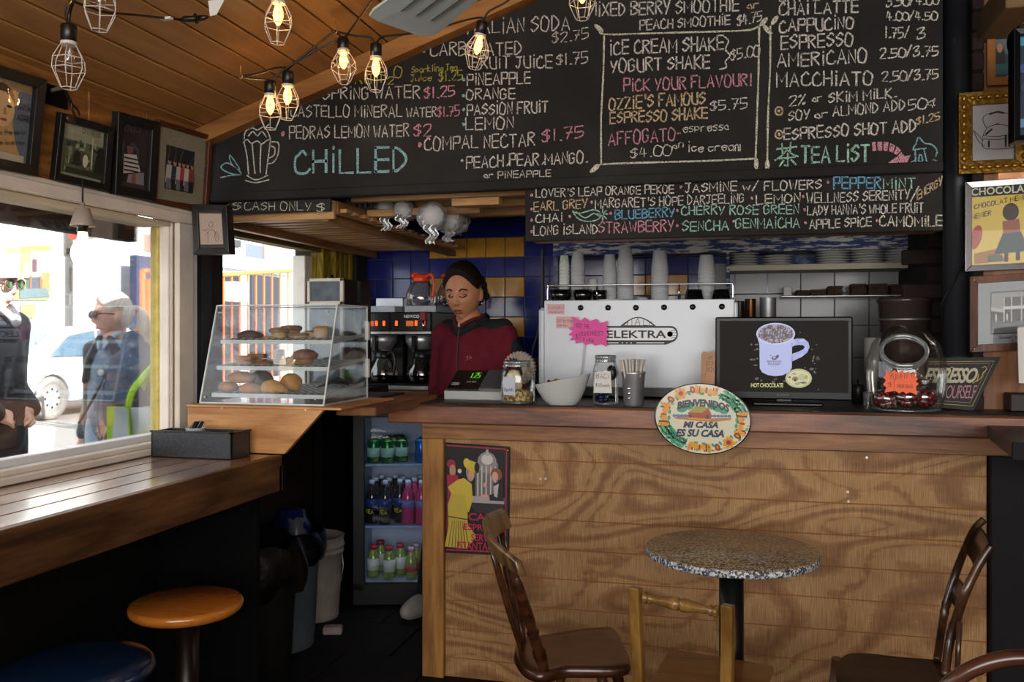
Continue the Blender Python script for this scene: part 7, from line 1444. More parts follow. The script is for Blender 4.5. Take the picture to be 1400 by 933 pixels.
def bw1(R, E, P):
 R(.12, .10, .93, .92, '#a3a184'); R(.18, .24, .93, .84, '#6a6c50'); R(.18, .24, .93, .34, '#9a9878')
 for i in range(46): R(x := random.uniform(.18, .8), y := random.uniform(.32, .78), x + random.uniform(.02, .09), y + random.uniform(.02, .08), random.choice(['#23281a', '#3c4230', '#8c8c70', '#4a5038', '#a8a68c']))
 E(.80, .46, .07, .10, '#15180f'); P([(.72, .5), (.90, .5), (.93, .84), (.66, .84)], '#171a11'); E(.36, .60, .06, .12, '#1c2014'); E(.52, .62, .05, .1, '#c4c2aa'); R(.62, .25, .645, .72, '#b4b296'); R(.18, .76, .93, .84, '#262b1c')
t, put, putf, uv, nn = frame('framed_photo', 'black-framed black and white photo of a cafe front, on window wall', lean((76.5, 67), (149, 143), 153, 245, 174, 262), .02, .022, m_fblk, bw1); put('DiNER', .42, .21, .75, .21, .07, plain('print_olive', '#5c6244'), .0035)
def kid(R, E, P):
 R(.1, .08, .9, .92, '#1c1216'); R(.55, .15, .88, .6, '#2c2226'); E(.45, .40, .08, .10, '#6a4a3c'); E(.45, .30, .12, .08, '#22140e'); P([(.30, .48), (.60, .46), (.72, .66), (.30, .72)], '#c0bab4')
 for i in range(4): R(.31, .51 + i * .05, .66, .53 + i * .05, '#1c1416')
 P([(.42, .72), (.8, .66), (.82, .86), (.38, .82)], '#8c8088'); E(.55, .78, .06, .09, '#7a5848'); R(.1, .82, .9, .92, '#3a2a22')
t, put, putf, uv, nn = frame('framed_photo', 'tall black-framed dark photo of a seated figure in striped shirt', lean((153, 148.5), (210, 204), 152, 265, 167, 275), .026, .030, m_fblk, kid)
def grp(R, E, P):
 R(.06, .05, .95, .95, '#8a8470'); R(.22, .26, .74, .80, '#14161c')
 for i, (x, c) in enumerate(((.29, '#b8b4b0'), (.38, '#1c2a44'), (.46, '#b4b0ac'), (.53, '#a83a4c'), (.60, '#c0bcb4'), (.68, '#7a3c3c'))): P([(x - .05, .50), (x + .05, .50), (x + .06, .72), (x - .06, .72)], c); R(x - .045, .66, x + .045, .79, '#1a1c26' if i % 2 else '#6a6a72'); E(x, .455, .028, .05, '#a87c5c'); E(x, .425, .03, .03, '#1c120c')
t, put, putf, uv, nn = frame('framed_photo', 'brown-framed group photo with wide grey mat, nearest the chalkboard', lean((211, 205), (285, 279), 163, 277, 186, 289), .02, .016, m_fbrn, grp)
def sk(R, E, P): R(.18, .18, .84, .80, '#a08c7e')
t, put, putf, uv, nn = frame('framed_sketch', 'small black box-framed line drawing hanging at the window corner', [PY(263.4, 279.4, 2.70), PY(311, 280.4, 2.70), PY(315, 347.6, 2.70), PY(266.5, 348.6, 2.70)], .008, .022, m_fblk, sk, glass=False, back=.03)
q = MB(); q.bar((-1.76, 2.72, 1.72), (-1.92, 2.85, 1.72), .03, .03); q.build('hanging_bracket', m_fblk, t, org=t.location)
q = MB(); strokes(q, [[uv(*p, .0026) for p in cat_rom([Vector((a, b, 0)) for a, b in l], 4) for p in [(p.x, p.y)]] for l in ([(.45, .40), (.52, .34), (.57, .40), (.52, .46), (.45, .44), (.45, .40)], [(.34, .62), (.42, .55), (.5, .5), (.6, .54), (.66, .66)], [(.26, .50), (.34, .52), (.44, .48)], [(.64, .54), (.70, .60), (.70, .70), (.64, .74), (.60, .64), (.64, .54)], [(.42, .55), (.40, .76)])], .0012, .0004, nn); q.build('ink_drawing', m_inkp, t, org=t.location)
# right wall
YR = 3.428
def rq(x0_, y0_, x1_, y1_, sl_=-.045, Y=YR): return [PY(x0_, y0_, Y), PY(x1_, y0_ + (x1_ - x0_) * sl_ * 1.6, Y), PY(x1_, y1_ + (x1_ - x0_) * sl_, Y), PY(x0_, y1_, Y)]
m_forg = wood('frame_orange', '#8a5524', '#b87a3a', axis='z', rings=4, rough=.45)
def diner(R, E, P): R(.1, .1, .92, .92, '#2c3436'); R(.12, .12, .9, .45, '#5a6468'); P([(.14, .95), (.9, .55), (.92, .92)], '#9cc0c4'); E(.22, .5, .09, .22, '#15181c'); E(.22, .34, .05, .08, '#a87a60'); E(.5, .42, .14, .2, '#c0aaa0'); E(.46, .3, .06, .08, '#a8846c'); R(.1, .62, .55, .8, '#2a5a5c'); R(.6, .1, .65, .5, '#c0c4c8')
frame('framed_photo', 'orange wood framed colour photo of people in a diner, top right', rq(1348.5, 41, 1432, 118), .012, .028, m_forg, diner)
def ket(R, E, P): R(.1, .1, .9, .9, '#b8b8bc')
t, put, putf, uv, nn = frame('framed_kettle_drawing', 'ornate gold frame around a black line drawing of a kettle', rq(1309, 129, 1406, 239.5), .020, .046, plain('gold_leaf', '#8a6420', rough=.35, metal=.6, var=.3, vs=40, bump=.4, bs=50), ket)
m_gl2 = plain('gold_bright', '#b8862c', rough=.3, metal=.7); cnt = 0
for side in range(4):
 for k in range(9 if side % 2 else 8):
  f = (k + .7) / (9.5 if side % 2 else 8.5); u, v_ = ((f, .075), (.925, f), (f, .925), (.075, f))[side]; q = MB(); q.ball((0, 0, 0), (.012, .006, .008) if side % 2 == 0 else (.009, .006, .012), 10, 6); o = q.build('carved_scroll', m_gl2, t); o.location = uv(u, v_, .022) - t.location
K = lambda x, y: ((x - 1309) / 97, (y - 129) / 110.5)
def kl(lines, wd=.0022):
 q = MB(); strokes(q, [[uv(*K(p.x, p.y), .003) for p in cat_rom([Vector((a, b, 0)) for a, b in l], 4)] for l in lines], wd, .0004, nn); q.build('ink_drawing', m_inkp, t, org=t.location)
kl([[(1344, 192), (1346, 205), (1384, 206), (1386, 192)], [(1344, 192), (1365, 194), (1386, 192)], [(1345, 188), (1365, 190), (1386, 187)], [(1343, 190), (1350, 178), (1363, 174), (1378, 177), (1386, 188)], [(1344, 195), (1338, 187), (1331, 180)], [(1346, 202), (1338, 195), (1331, 181)], [(1349, 178), (1344, 168), (1346, 161), (1355, 158)], [(1372, 158), (1380, 162), (1382, 170), (1378, 178)], [(1361, 174), (1364, 172), (1366, 174)]]); kl([[(1354, 159), (1364, 157), (1372, 159)], [(1375, 190), (1375, 204)], [(1348, 186), (1356, 180)], [(1380, 193), (1380, 204)], [(1352, 196), (1352, 203)]], .006)
def choc(R, E, P):
 R(.07, .05, .95, .95, '#d8bc54'); R(.07, .05, .95, .17, '#16222c'); P([(.12, .80), (.4, .76), (.5, .9), (.12, .92)], '#a06a30'); E(.14, .62, .07, .14, '#a8402a', .3); E(.56, .36, .10, .10, '#3a1e14'); P([(.46, .46), (.66, .44), (.68, .60), (.47, .62)], '#9a5a44'); P([(.46, .60), (.68, .58), (.78, .80), (.36, .82)], '#1c3a40'); R(.48, .80, .53, .91, '#221814'); R(.62, .80, .67, .9, '#221814'); R(.28, .83, .46, .9, '#4a5a50')
m_silv = plain('silver_frame', '#8e8e90', rough=.25, metal=.8)
t, put, putf, uv, nn = frame('framed_poster', 'silver-framed yellow chocolate advertising poster on the right wall', rq(1318.6, 250, 1432, 372), .014, .022, m_silv, choc)
putf('CHOCOLAT MENIER', .08, 1.28, .155, .07, plain('print_cream', '#d0c8a8'), .02)
put('CHOCOLAT MENiER', .12, .30, .82, .22, .05, m_inkp, .003); put('MENiER', .08, .42, .32, .38, .05, m_inkp, .003)
def hotel(R, E, P):
 R(.07, .08, .95, .92, '#7c8488'); R(.215, .22, .80, .78, '#0f1012'); R(.225, .235, .79, .765, '#8a8a88'); R(.225, .60, .79, .765, '#55555a'); R(.34, .30, .79, .42, '#3a3a3c'); R(.34, .42, .79, .46, '#c0c0be'); R(.34, .46, .79, .62, '#242426'); R(.225, .46, .34, .60, '#2e2e30'); P([(.22, .42), (.36, .46), (.36, .50), (.22, .47)], '#a8a8a6')
 for x in (.345, .42, .52, .62, .72): R(x, .30, x + .012, .62, '#b4b4b2')
 for x in (.27, .38): E(x, .56, .008, .05, '#c8c8c6')
t, put, putf, uv, nn = frame('framed_photo', 'brown grooved wood frame with old grey photo of a balconied hotel', rq(1325, 379, 1462, 482), .016, .026, wood('frame_reddish', '#4a2a18', '#86502e', axis='z', rings=6, rough=.4), hotel)
put("Queen's Hotel", .30, .84, .62, .84, .04, m_inkp, .0018, 'handwriting'); put("Our City", .42, .90, .6, .90, .035, m_inkp, .0018, 'handwriting')
for (x, y) in ((.04, .045), (.04, .955)): q = MB(); q.ball(uv(x, y, .017), .004, 8, 6); q.build('screw', m_screw, t, org=t.location)
# side-on screen at top right, paper sheets
def scr(R, E, P):
 R(.04, .04, .96, .96, '#0c2038')
 for i in range(26): E(random.uniform(.08, .9), random.uniform(.06, .9), .05, .04, random.choice(['#1c4a6c', '#284a8a', '#3a8aa0', '#16304c', '#5a86b0']))
def cplain(lbl, x0_, y0_, x1_, y1_, Y): return rq(x0_, y0_, x1_, y1_, -.05, Y)
frame('wall_screen', 'black wall screen showing blue pictures, cut off at top right edge', cplain('', 1384, 42, 1500, 195, 2.95), .02, .018, plain('gloss_black', '#0b0b0d', rough=.12), scr, glass=False, cat='screen', back=.04)
q = MB(); q.tube(cat_rom([PY(1384, 80, 2.98), PY(1378, 60, 3.05), PY(1383, 45, 3.05), PY(1395, 35, 3.0), PY(1412, 20, 3.0)], 6), .004, 6); solo(q, 'screen_cable', m_blackp, 'looped black cable behind the top right screen', 'cable', PY(1384, 60, 3.05))
pa_ = [PY(1391, 449, 3.28), PY(1425, 446, 3.28), PY(1427, 526, 3.25), PY(1393, 524, 3.25)]; q = MB()
for k in range(3):
 P = [p + Vector((.002 * k, .004 * k, .001 * k)) for p in pa_]; q.add(P + [p + Vector((0, .001, 0)) for p in P], [(3, 2, 1, 0), (4, 5, 6, 7), (0, 1, 5, 4), (1, 2, 6, 5), (2, 3, 7, 6), (3, 0, 4, 7)])
solo(q, 'paper_sheets', m_paperw, 'white paper sheets hanging at the right edge of view', 'paper', pa_[3])
# tin poster on the counter corner (generic ladies at an espresso bar)
YQ = 3.296; c_ = [PY(609, 605, YQ), PY(698, 611, YQ), PY(696, 760, YQ), PY(609, 756, YQ)]
def post(R, E, P):
 R(.0, .0, 1, 1, '#0e0c10'); R(0, .02, .95, .032, '#a01c3c'); R(.935, .02, .95, .98, '#a01c3c'); R(0, .965, .95, .977, '#a01c3c')
 R(.47, .16, .82, .48, '#6c6668'); E(.65, .16, .15, .10, '#8a8284'); E(.65, .13, .09, .05, '#c8c0be'); R(.63, .04, .67, .10, '#a8a0a0')
 for x in (.50, .56, .63, .70, .77): R(x, .19, x + .02, .47, '#c0b8b6')
 R(.36, .47, .92, .53, '#a49c9c'); P([(.36, .53), (.5, .62), (.92, .62), (.92, .53)], '#2a262a')
 E(.10, .19, .07, .04, '#8e2440'); E(.12, .25, .05, .055, '#b0806a'); P([(.03, .29), (.2, .29), (.26, .46), (.05, .5)], '#9c1c3a'); P([(.04, .45), (.14, .5), (.10, .78), (.02, .8)], '#7a1830'); E(.23, .25, .03, .02, '#c8c4c0')
 E(.40, .25, .07, .09, '#8a8078'); E(.41, .28, .045, .045, '#c09078'); E(.42, .20, .13, .05, '#c0a838', .2); E(.34, .17, .05, .04, '#c8b240'); E(.5, .21, .04, .05, '#1c1810')
 P([(.30, .31), (.42, .36), (.44, .50), (.38, .62), (.32, .6), (.30, .47), (.14, .5), (.05, .40), (.2, .33)], '#c2ac3c'); P([(.10, .46), (.32, .46), (.36, .60), (.36, .72), (.50, .84), (.34, .95), (.0, .94), (.06, .75), (.05, .56)], '#b8a23a')
 for i in range(7): P([(.05 + i * .055, .94), (.12 + i * .03, .70), (.13 + i * .03, .70), (.065 + i * .055, .94)], '#6a5c1c')
 P([(.06, .66), (.36, .68), (.36, .69), (.06, .67)], '#4a4014')
 E(.80, .26, .09, .06, '#7c4a38'); E(.78, .28, .05, .045, '#c49a84'); P([(.76, .34), (.90, .32), (.92, .50), (.70, .50), (.70, .45), (.78, .43)], '#1a1820'); P([(.76, .37), (.84, .34), (.82, .47), (.77, .46)], '#b4aeb4'); E(.63, .36, .03, .02, '#c49a84'); E(.64, .46, .05, .015, '#c49a84')
t, put, putf, uv, nn = frame('tin_poster', 'black tin coffee poster with ladies in yellow and red on counter corner', c_, .004, .004, plain('poster_black', '#15121a', rough=.3), post, glass=False, cat='poster')
m_rl = plain('poster_red', '#a82848', rough=.4)
for (tx, x0_, x1_, yb, yt) in (('CAFFE', .38, .90, .69, .62), ('ESPRESSO', .30, 1.02, .80 - .02, .72), ('SERVIZIO', .42, 1.0, .875, .81), ('ISTANTANEO', .20, .93, .955, .885)): putf(tx, x0_, min(x1_, .93), yb, yt, m_rl, .02)
q = MB(); q.ball(uv(.965, .035, .006), .006, 10, 6); q.build('pin', plain('brass_pin', '#b8982c', rough=.25, metal=.8), t, org=t.location)
# junction hole with wires on the window wall
jb = PX(82, 125, LX + .012); t = thing('junction_box', 'open wiring recess with dark cords between the left framed pictures', 'junction box', jb); q = MB(); a_ = PX(64, 113, LX + .012); b_ = PX(93, 150, LX + .012); q.bb(LX + .004, LX + .012, a_.y, b_.y, b_.z, a_.z, .001); q.build('recess', m_dark, t, org=jb)
q = MB(); q.tube([PX(70, 124, LX + .02), PX(80, 121, LX + .03), PX(90, 122, LX + .02)], .006, 8); q.build('grey_cable', plain('cable_grey', '#6a6660', rough=.4), t, org=jb)
for l in ([(84, 116), (92, 132), (98, 142), (106, 150), (109, 158)], [(84, 116), (96, 136), (99, 150), (103, 160)]): q = MB(); q.tube(cat_rom([PX(x, y, LX + .05) for x, y in l], 5), .003, 6); q.build('cord', m_blackp, t, org=jb)
q = MB(); q.ball(PX(97, 163, LX + .05), (.01, .022, .014), 10, 6); q.build('plug', plain('plug_brown', '#3a1e16', rough=.5), t, org=jb)
# ================================================================ LIGHTS
m_cage = plain('white_wire', '#c8bfb4', rough=.4); m_sock = plain('socket_black', '#14110f', rough=.35)
def cage_light(label, px, py, d, ang=0, lit=True, s=1.0):
 p = PD(px, py, d); t = thing('caged_bulb', label, 'light', p, group='caged string lights'); t.rotation_euler = (ang * .4, ang, ang * 3)
 q = MB(); q.lathe([(0, .0), (.0165, 0), (.0185, -.004), (.0175, -.042), (.012, -.044), (0, -.044)], (0, 0, 0), 20); q.build('socket', m_sock, t)
 q = MB(); q.lathe([(.018, -.040), (.0185, -.041), (.0185, -.047), (.016, -.048)], (0, 0, 0), 20); q.build('collar', m_cage, t)
 pr = [(.0175, -.046), (.0355, -.080), (.0375, -.104), (.018, -.148)]
 for k in range(6): a = pi * k / 3; q = MB(); q.tube([(r_ * cos(a), r_ * sin(a), z) for r_, z in pr], .00115, 6); q.build('cage_wire', m_cage, t)
 for (r_, z) in pr[1:]: q = MB(); q.tube([(r_ * cos(a), r_ * sin(a), z) for a in [pi * k / 3 for k in range(6)]], .00115, 6, closed=True); q.build('cage_ring', m_cage, t)
 gl = plain('bulb_lit', '#ffdca8', emit='#ffae50', es=6) if lit else glassy('bulb_clear', refl=.1)
 q = MB(); q.lathe([(.006, -.044), (.008, -.052), (.0125, -.068), (.0135, -.078), (.010, -.092), (.004, -.102), (0, -.104)], (0, 0, 0), 18); q.build('bulb', gl, t)
 if not lit: q = MB(); q.tube([(-.004, 0, -.05), (-.003, 0, -.075), (.003, 0, -.075), (.004, 0, -.05)], .0007, 5); q.build('filament', m_steel, t)
 else: l = lamp('POINT', 'bulb_light', (0, 0, -.08), 1.6, (1.0, .62, .28), shadow_soft_size=.016); l.parent = t
 return p
LS = [cage_light('unlit caged bulb hanging alone at upper left', 94, 34, 2.05, 0, False), cage_light('caged bulb cut off by the top edge, right of the unlit one', 139, -48, 2.0, .05, False), cage_light('caged lit bulb at the top edge, centre-left', 381, -20, 2.25, .02),
   cage_light('lit caged bulb under the cord fork, left one of the middle pair', 469, 53, 2.72, -.22), cage_light('lit caged bulb, right one of the middle pair', 514, 60, 2.75, 0), cage_light('lit caged bulb, lower left of the pair by the rake trim', 369.5, 111, 2.72, 0),
   cage_light('lit caged bulb, upper right of the pair by the rake trim', 394, 98, 2.74, .03), cage_light('lit caged bulb hanging before the italian soda line', 660, 30, 2.76, .18), cage_light('caged bulb at the top edge beside the smoothie line', 796, -45, 2.5, 0)]
m_cord = plain('black_cord', '#0f0d0c', rough=.4)
def cord(label, pts, r_=.0032): q = MB(); q.tube(cat_rom([PD(*p) for p in pts], 6), r_, 7); return solo(q, 'light_cord', m_cord, label, 'cord', PD(*pts[0]))
cord('black cord running from top left down to the plug', [(98, -6, 2.05), (104, 3, 2.05), (125, 11, 2.1), (145, 17, 2.15), (190, 21, 2.25), (226, 25, 2.35), (250, 27, 2.4)]); cord('black cord loop above the unlit caged bulb', [(94, 35, 2.05), (95, 18, 2.05), (100, 2, 2.03), (104, -10, 2.0)], .004); cord('thin curved cord left of the unlit bulb cord', [(92, 34, 2.05), (89, 18, 2.05), (92, 5, 2.05), (98, -4, 2.05)], .002)
cord('black cord from the left ceiling hook to the lower pair', [(329, 104, 2.45), (352, 101, 2.55), (377, 93, 2.65), (392, 93, 2.73), (394, 98, 2.74)]); cord('black cord sagging along to the lower left bulb', [(329, 105, 2.45), (350, 108, 2.55), (366, 109, 2.7), (370, 112, 2.72)]); cord('black cord between lower pair and the middle fork', [(394, 94, 2.74), (410, 80, 2.72), (435, 60, 2.72), (455, 44, 2.72), (462, 43, 2.72)])
cord('second black cord rising to the middle pair', [(371, 112, 2.72), (385, 98, 2.72), (420, 76, 2.72), (450, 60, 2.72), (468, 53, 2.72)]); cord('straight black cord coming down from the fan to the middle pair', [(513, -6, 2.3), (498, 16, 2.5), (480, 40, 2.68), (471, 53, 2.72)]); cord('black cord from the fork along the rafter to the right', [(460, 43, 2.72), (485, 49, 2.74), (505, 51, 2.75), (514, 58, 2.75), (525, 50, 2.76), (560, 46, 2.78), (600, 38, 2.8), (635, 28, 2.78), (658, 24, 2.76), (661, 30, 2.76)]); cord('black cord climbing right from the italian soda bulb', [(661, 30, 2.76), (668, 16, 2.76), (690, 4, 2.76), (705, -8, 2.76)])
t = thing('cord_plug', 'black cord plug with ridged collar near a white tag', 'plug', PD(266, 25, 2.4)); q = MB(); q.tube([PD(249, 27, 2.4), PD(253, 26, 2.4), PD(266, 25.5, 2.4), PD(270, 25, 2.4)], [.006, .009, .008, .006], 10); q.tube([PD(272, 25, 2.4), PD(280, 24, 2.4), PD(285, 22.5, 2.4)], [.009, .007, .003], 10); q.build('plug_body', m_sock, t, org=t.location); q = MB(); q.cyl(PD(267, 25.5, 2.4), PD(269, 25.3, 2.4), .014); q.build('plug_collar', m_sock, t, org=t.location)
t = thing('paper_tag', 'white printed paper tag hanging from the plug tip', 'tag', PD(295, 10, 2.4)); q = MB(); P = [PD(284.5, 1, 2.4), PD(308, -3, 2.41), PD(296, 20, 2.4), (PD(287, 22, 2.4))]; q.add(P + [p + Vector((0, .001, 0)) for p in P], [(0, 1, 2, 3), (7, 6, 5, 4)] + [(i, 4 + i, 4 + (i + 1) % 4, (i + 1) % 4) for i in range(4)]); q.build('tag_card', m_paperw, t, org=t.location)
q = MB(); q.bb(*[v_ for c in zip(PD(223, 29, 2.36), PD(233, 22, 2.34)) for v_ in c]); solo(q, 'cord_label', m_paperw, 'small white label wrapped round the cord', 'label', PD(228, 25, 2.35))
for (px, py, d, l_) in ((329, 104, 2.43, 'left brass hook in the ceiling holding the cords'), (459, 42, 2.70, 'brass hook in the ceiling at the cord fork'), (95, 1, 2.02, 'brass hook at the top edge above the unlit bulb')):
 p = PD(px, py, d); q = MB(); q.tube(cat_rom([p + Vector(v_) for v_ in ((0, 0, .03), (0, 0, .008), (.006, 0, .0), (0, 0, -.008), (-.007, 0, -.002))], 4), .0018, 6); solo(q, 'brass_hook', plain('brass', '#b08a3a', rough=.3, metal=.9), l_, 'hook', p)
# pendant by the window
p = PX(113, 322, -1.85); d_ = 2.40; t = thing('pendant_lamp', 'small steel cone pendant lamp with glowing round bulb by the window', 'lamp', p); k_ = d_ / FPX
q = MB(); q.lathe([(.0, .096), (.006, .096), (.006, .082), (.020, .079), (.034, .03), (.0345, .026), (.032, .03), (.018, .076), (0, .076)], (0, 0, 0), 32); q.build('shade', plain('pendant_steel', '#a4978b', rough=.35, metal=.2), t)
q = MB(); q.cyl((0, 0, .01), (0, 0, .05), .0155); q.build('bulb_holder', m_sock, t); q = MB(); q.tube([(0, 0, .09), (0, 0, .166), (-.05, 0, .168)], .0028, 8); q.build('cord', m_cord, t)
q = MB(); q.lathe([(.013, .010), (.015, -.008), (.030, -.035), (.033, -.055), (.026, -.078), (.012, -.088), (0, -.09)], (0, 0, 0), 28); q.build('bulb', plain('pendant_bulb', '#fff0d8', emit='#ffdcb0', es=3), t); l = lamp('POINT', 'pendant_light', (0, 0, -.04), 3.0, (1.0, .72, .42), shadow_soft_size=.03); l.parent = t
# ceiling fan, one blade in view
fx = Vector((-.22, 1.32, 2.06)); fan = thing('ceiling_fan', 'white metal ceiling fan with slotted blade entering at top', 'fan', fx); m_fan = plain('fan_white', '#bfc8c4', rough=.4)
tip = PZ(546, 34, 2.045); ang = atan2(tip.y - fx.y, tip.x - fx.x); BL_ = (Vector((tip.x, tip.y, 0)) - Vector((fx.x, fx.y, 0))).length
for k in range(4):
 a = ang + k * pi / 2; M_ = Matrix.Rotation(a, 3, 'Z') @ Matrix.Rotation(.10, 3, 'X'); q = MB(); o_l = [(.13, -.05), (BL_ - .03, -.085), (BL_ + .0, -.078), (BL_ + .012, -.05), (BL_ + .0, .05), (BL_ - .012, .075), (BL_ - .05, .08), (.13, .05)]
 q.prism(o_l, lambda x, y, h: M_ @ Vector((x, y, h - .02 + .35 * y * y)), -.003, .003); b_ = q.build('blade', m_fan, fan); modif(b_, 'BEVEL', width=.002)
 for yy in (-.035, .0, .035): q = MB(); q.bar(M_ @ Vector((.2, yy, -.025)), M_ @ Vector((BL_ - .10, yy, -.025)), .006, .004); q.build('blade_rib', plain('rib_grey', '#7a8280', rough=.5), b_)  # slot lines drawn as darker grey bars
 q = MB(); q.bar(M_ @ Vector((.05, 0, -.015)), M_ @ Vector((.18, 0, -.018)), .03, .006); q.build('blade_arm', m_fan, fan)
q = MB(); q.lathe([(0, -.06), (.05, -.055), (.09, -.03), (.09, .03), (.04, .05), (.012, .055), (.012, .45), (0, .45)], (0, 0, 0), 32); q.build('motor', m_fan, fan)
# ================================================================ STREET
m_ground = plain('pavement', '#8d8b88', rough=.8, var=.1, vs=2); q = MB(); q.bb(-26, LX - .16, -8, 40, -.15, 0); struct('ground', q, m_ground)
WXO = -14.0
m_wall = plain('white_render', '#c9c9c6', rough=.8, var=.04, vs=2); q = MB(); q.bb(WXO - .3, WXO, 4, 18.0, 0, 7); bld = struct('building_wall', q, m_wall)
def ow(x, y, l=.0, X=WXO): p = PX(x, y, X); p.x += l; return p
def wallpic(name, label, quad, fn, cat='picture'):
 P = [ow(*p, .04) for p in quad]; t = thing(name, label, cat, P[3]); q = MB(); k = 0
 B = [p - Vector((.01, 0, 0)) for p in P]; q.cur = '#777777'; q.add([p + Vector((.02, 0, 0)) for p in P] + B, [(0, 1, 2, 3), (7, 6, 5, 4)] + [(i, 4 + i, 4 + (i + 1) % 4, (i + 1) % 4) for i in range(4)])
 def Pg(pts, c):
  nonlocal k; k += 1; q.cur = c; q.add([(P[0].lerp(P[1], u).lerp(P[3].lerp(P[2], u), v_)) + Vector((.02 + .002 * k, 0, 0)) for u, v_ in pts], [tuple(range(len(pts)))])
 fn(Pg, lambda a, b, c, d, col: Pg([(a, b), (c, b), (c, d), (a, d)], col)); q.build('print', printed('print_ink'), t, org=P[3]); return t
def mural(P, R):
 R(0, 0, 1, 1, '#7a8a54'); R(0, 0, 1, .12, '#8c9440'); R(.14, .14, .30, .55, '#9aa4b4'); R(.55, .10, .98, .5, '#a8b4c4'); R(.36, .2, .52, .5, '#8a6a50'); R(.40, .32, .5, .55, '#6a8a94'); P([(.4, .5), (.95, .44), (.98, .62), (.5, .62)], '#8a8670'); R(.45, .58, .75, .8, '#3a4048'); R(.8, .5, .98, .85, '#8a6440'); P([(.3, .8), (.9, .78), (.98, .95), (.3, .98)], '#4a5a60'); R(.58, .24, .68, .48, '#4a3038'); R(.52, .55, .56, .8, '#6a4a28'); R(.74, .56, .78, .8, '#6a4a28')
wallpic('wall_mural', 'colourful interior painting on the white building across the street', [(3, 338), (65, 336), (65, 410), (3, 410)], mural, 'mural')
def poppy(P, R): R(0, 0, 1, 1, '#4a4a40'); P([(.1, .1), (.3, 0), (.45, .1), (.45, .4), (.3, .5), (.1, .35)], '#d03428'); P([(.3, .55), (1, .2), (1, 1), (.3, 1)], '#6a6a58')
wallpic('flower_poster', 'poster with a red flower behind the pendant bulb', [(86, 312), (126, 310), (126, 348), (86, 348)], poppy, 'poster'); wallpic('leaf_poster', 'small poster with green leaves and orange edge', [(95, 366), (110, 366), (110, 385), (95, 399)], lambda P, R: (R(0, 0, 1, 1, '#c0885c'), P([(.35, 0), (1, 0), (.95, .5), (.6, .8), (.3, .5)], '#4a9a44')), 'poster')
wallpic('cardboard_notice', 'brown cardboard notice below the mural', [(26, 417), (45, 416), (45, 435), (26, 434)], lambda P, R: R(0, 0, 1, 1, '#8a6a48'), 'notice'); wallpic('yellow_banner', 'tall pale yellow banner on the white building', [(136, 362), (158, 362), (152, 404), (137, 404)], lambda P, R: R(0, 0, 1, 1, '#c89c40'), 'banner')
# far right street clutter: white structure, shop front, signs, orange racks
def far(name, label, px0, px1, py0, py1, X, col, cat, d_=.4): a = PX(px0, py1, X); b = PX(px1, py0, X); a.z = a.z if cat == 'sign' else 0; q = MB(); q.bb(X - d_, X, a.y, b.y, min(a.z, b.z), max(a.z, b.z), .02); return solo(q, name, plain('far_' + name + col[1:], col, rough=.6), label, cat, (X - d_ / 2, (a.y + b.y) / 2, min(a.z, b.z)))
far('shop_sign', 'pale red shop sign at top right of the big window', 196, 214, 322, 345, -13.99, '#a86a60', 'sign', .1); far('dark_storefront', 'dark blue stall far beyond the woman', 188, 214, 352, 405, -12, '#2a3350', 'stall', .2); far('white_structure', 'white kiosk side seen above the woman', 165, 190, 330, 400, -12.5, '#c8c8c8', 'kiosk', 1.2)  # dark shop front and an unclear white structure, added as plain boxes
m_or = plain('orange_metal', '#d85a28', rough=.5)
t = thing('orange_rack', 'orange metal street rack behind the woman', 'rack', PX(203, 455, -7.5)); o1 = t.location.copy()
for (a, b) in (((195, 370), (197, 660)), ((203, 383), (205, 650)), ((214, 380), (214, 640)), ((195, 371), (205, 371)), ((203, 384), (214, 384)), ((203, 400), (214, 400))): q = MB(); q.tube([PX(*a, -7.5), PX(*b, -7.5)], .035, 8); q.build('rack_tube', m_or, t, org=o1)
# through the pass window: orange railing, dark shop front, awning
XO = -6.0; t = thing('orange_railing', 'orange railing outside the kitchen pass window', 'railing', PX(370, 455, XO)); o1 = t.location.copy(); q = MB(); q.bar(PX(300, 376, XO), PX(440, 368, XO), .05, .05, .01); q.build('top_rail', m_or, t, org=o1)
for k in range(12): x = 306 + k * 11; q = MB(); pt_ = PX(x, 376 - k * .7, XO); q.bar(pt_, (pt_.x, pt_.y, 0), .016, .016); q.build('baluster', m_or, t, org=o1)
q = MB(); q.bb(-14.3, -14.0, 18, 44, 0, 7); struct('building_far', q, m_wall)
def far2(name, label, px0, px1, py0, py1, X, col, cat): a = PX(px0, py1, X); b = PX(px1, py0, X); y0, y1 = sorted((a.y, b.y)); q = MB(); a.z = 0 if cat == 'doorway' else a.z; q = MB(); q.bb(X - .15, X, y0, y1, min(a.z, b.z), max(a.z, b.z), .01); return solo(q, name, plain('far_' + col[1:], col, rough=.6), label, cat, (X, (y0 + y1) / 2, min(a.z, b.z)))
far2('dark_doorway', 'dark shop opening behind the orange railing', 305, 330, 378, 425, -13.9, '#15171c', 'doorway'); far2('dark_doorway', 'second dark opening right of the white notices', 345, 384, 380, 425, -13.9, '#1c2028', 'doorway'); far2('pale_sign', 'pale brown shop sign seen through the pass window', 362, 398, 338, 358, -13.9, '#8f6a60', 'sign'); far2('grey_awning', 'grey awning strip above the orange railing', 305, 400, 361, 366, -13.85, '#8a96a4', 'awning'); far2('grey_window', 'dark grey panel beside the pale brown sign', 338, 360, 337, 356, -13.95, '#4a5260', 'window')
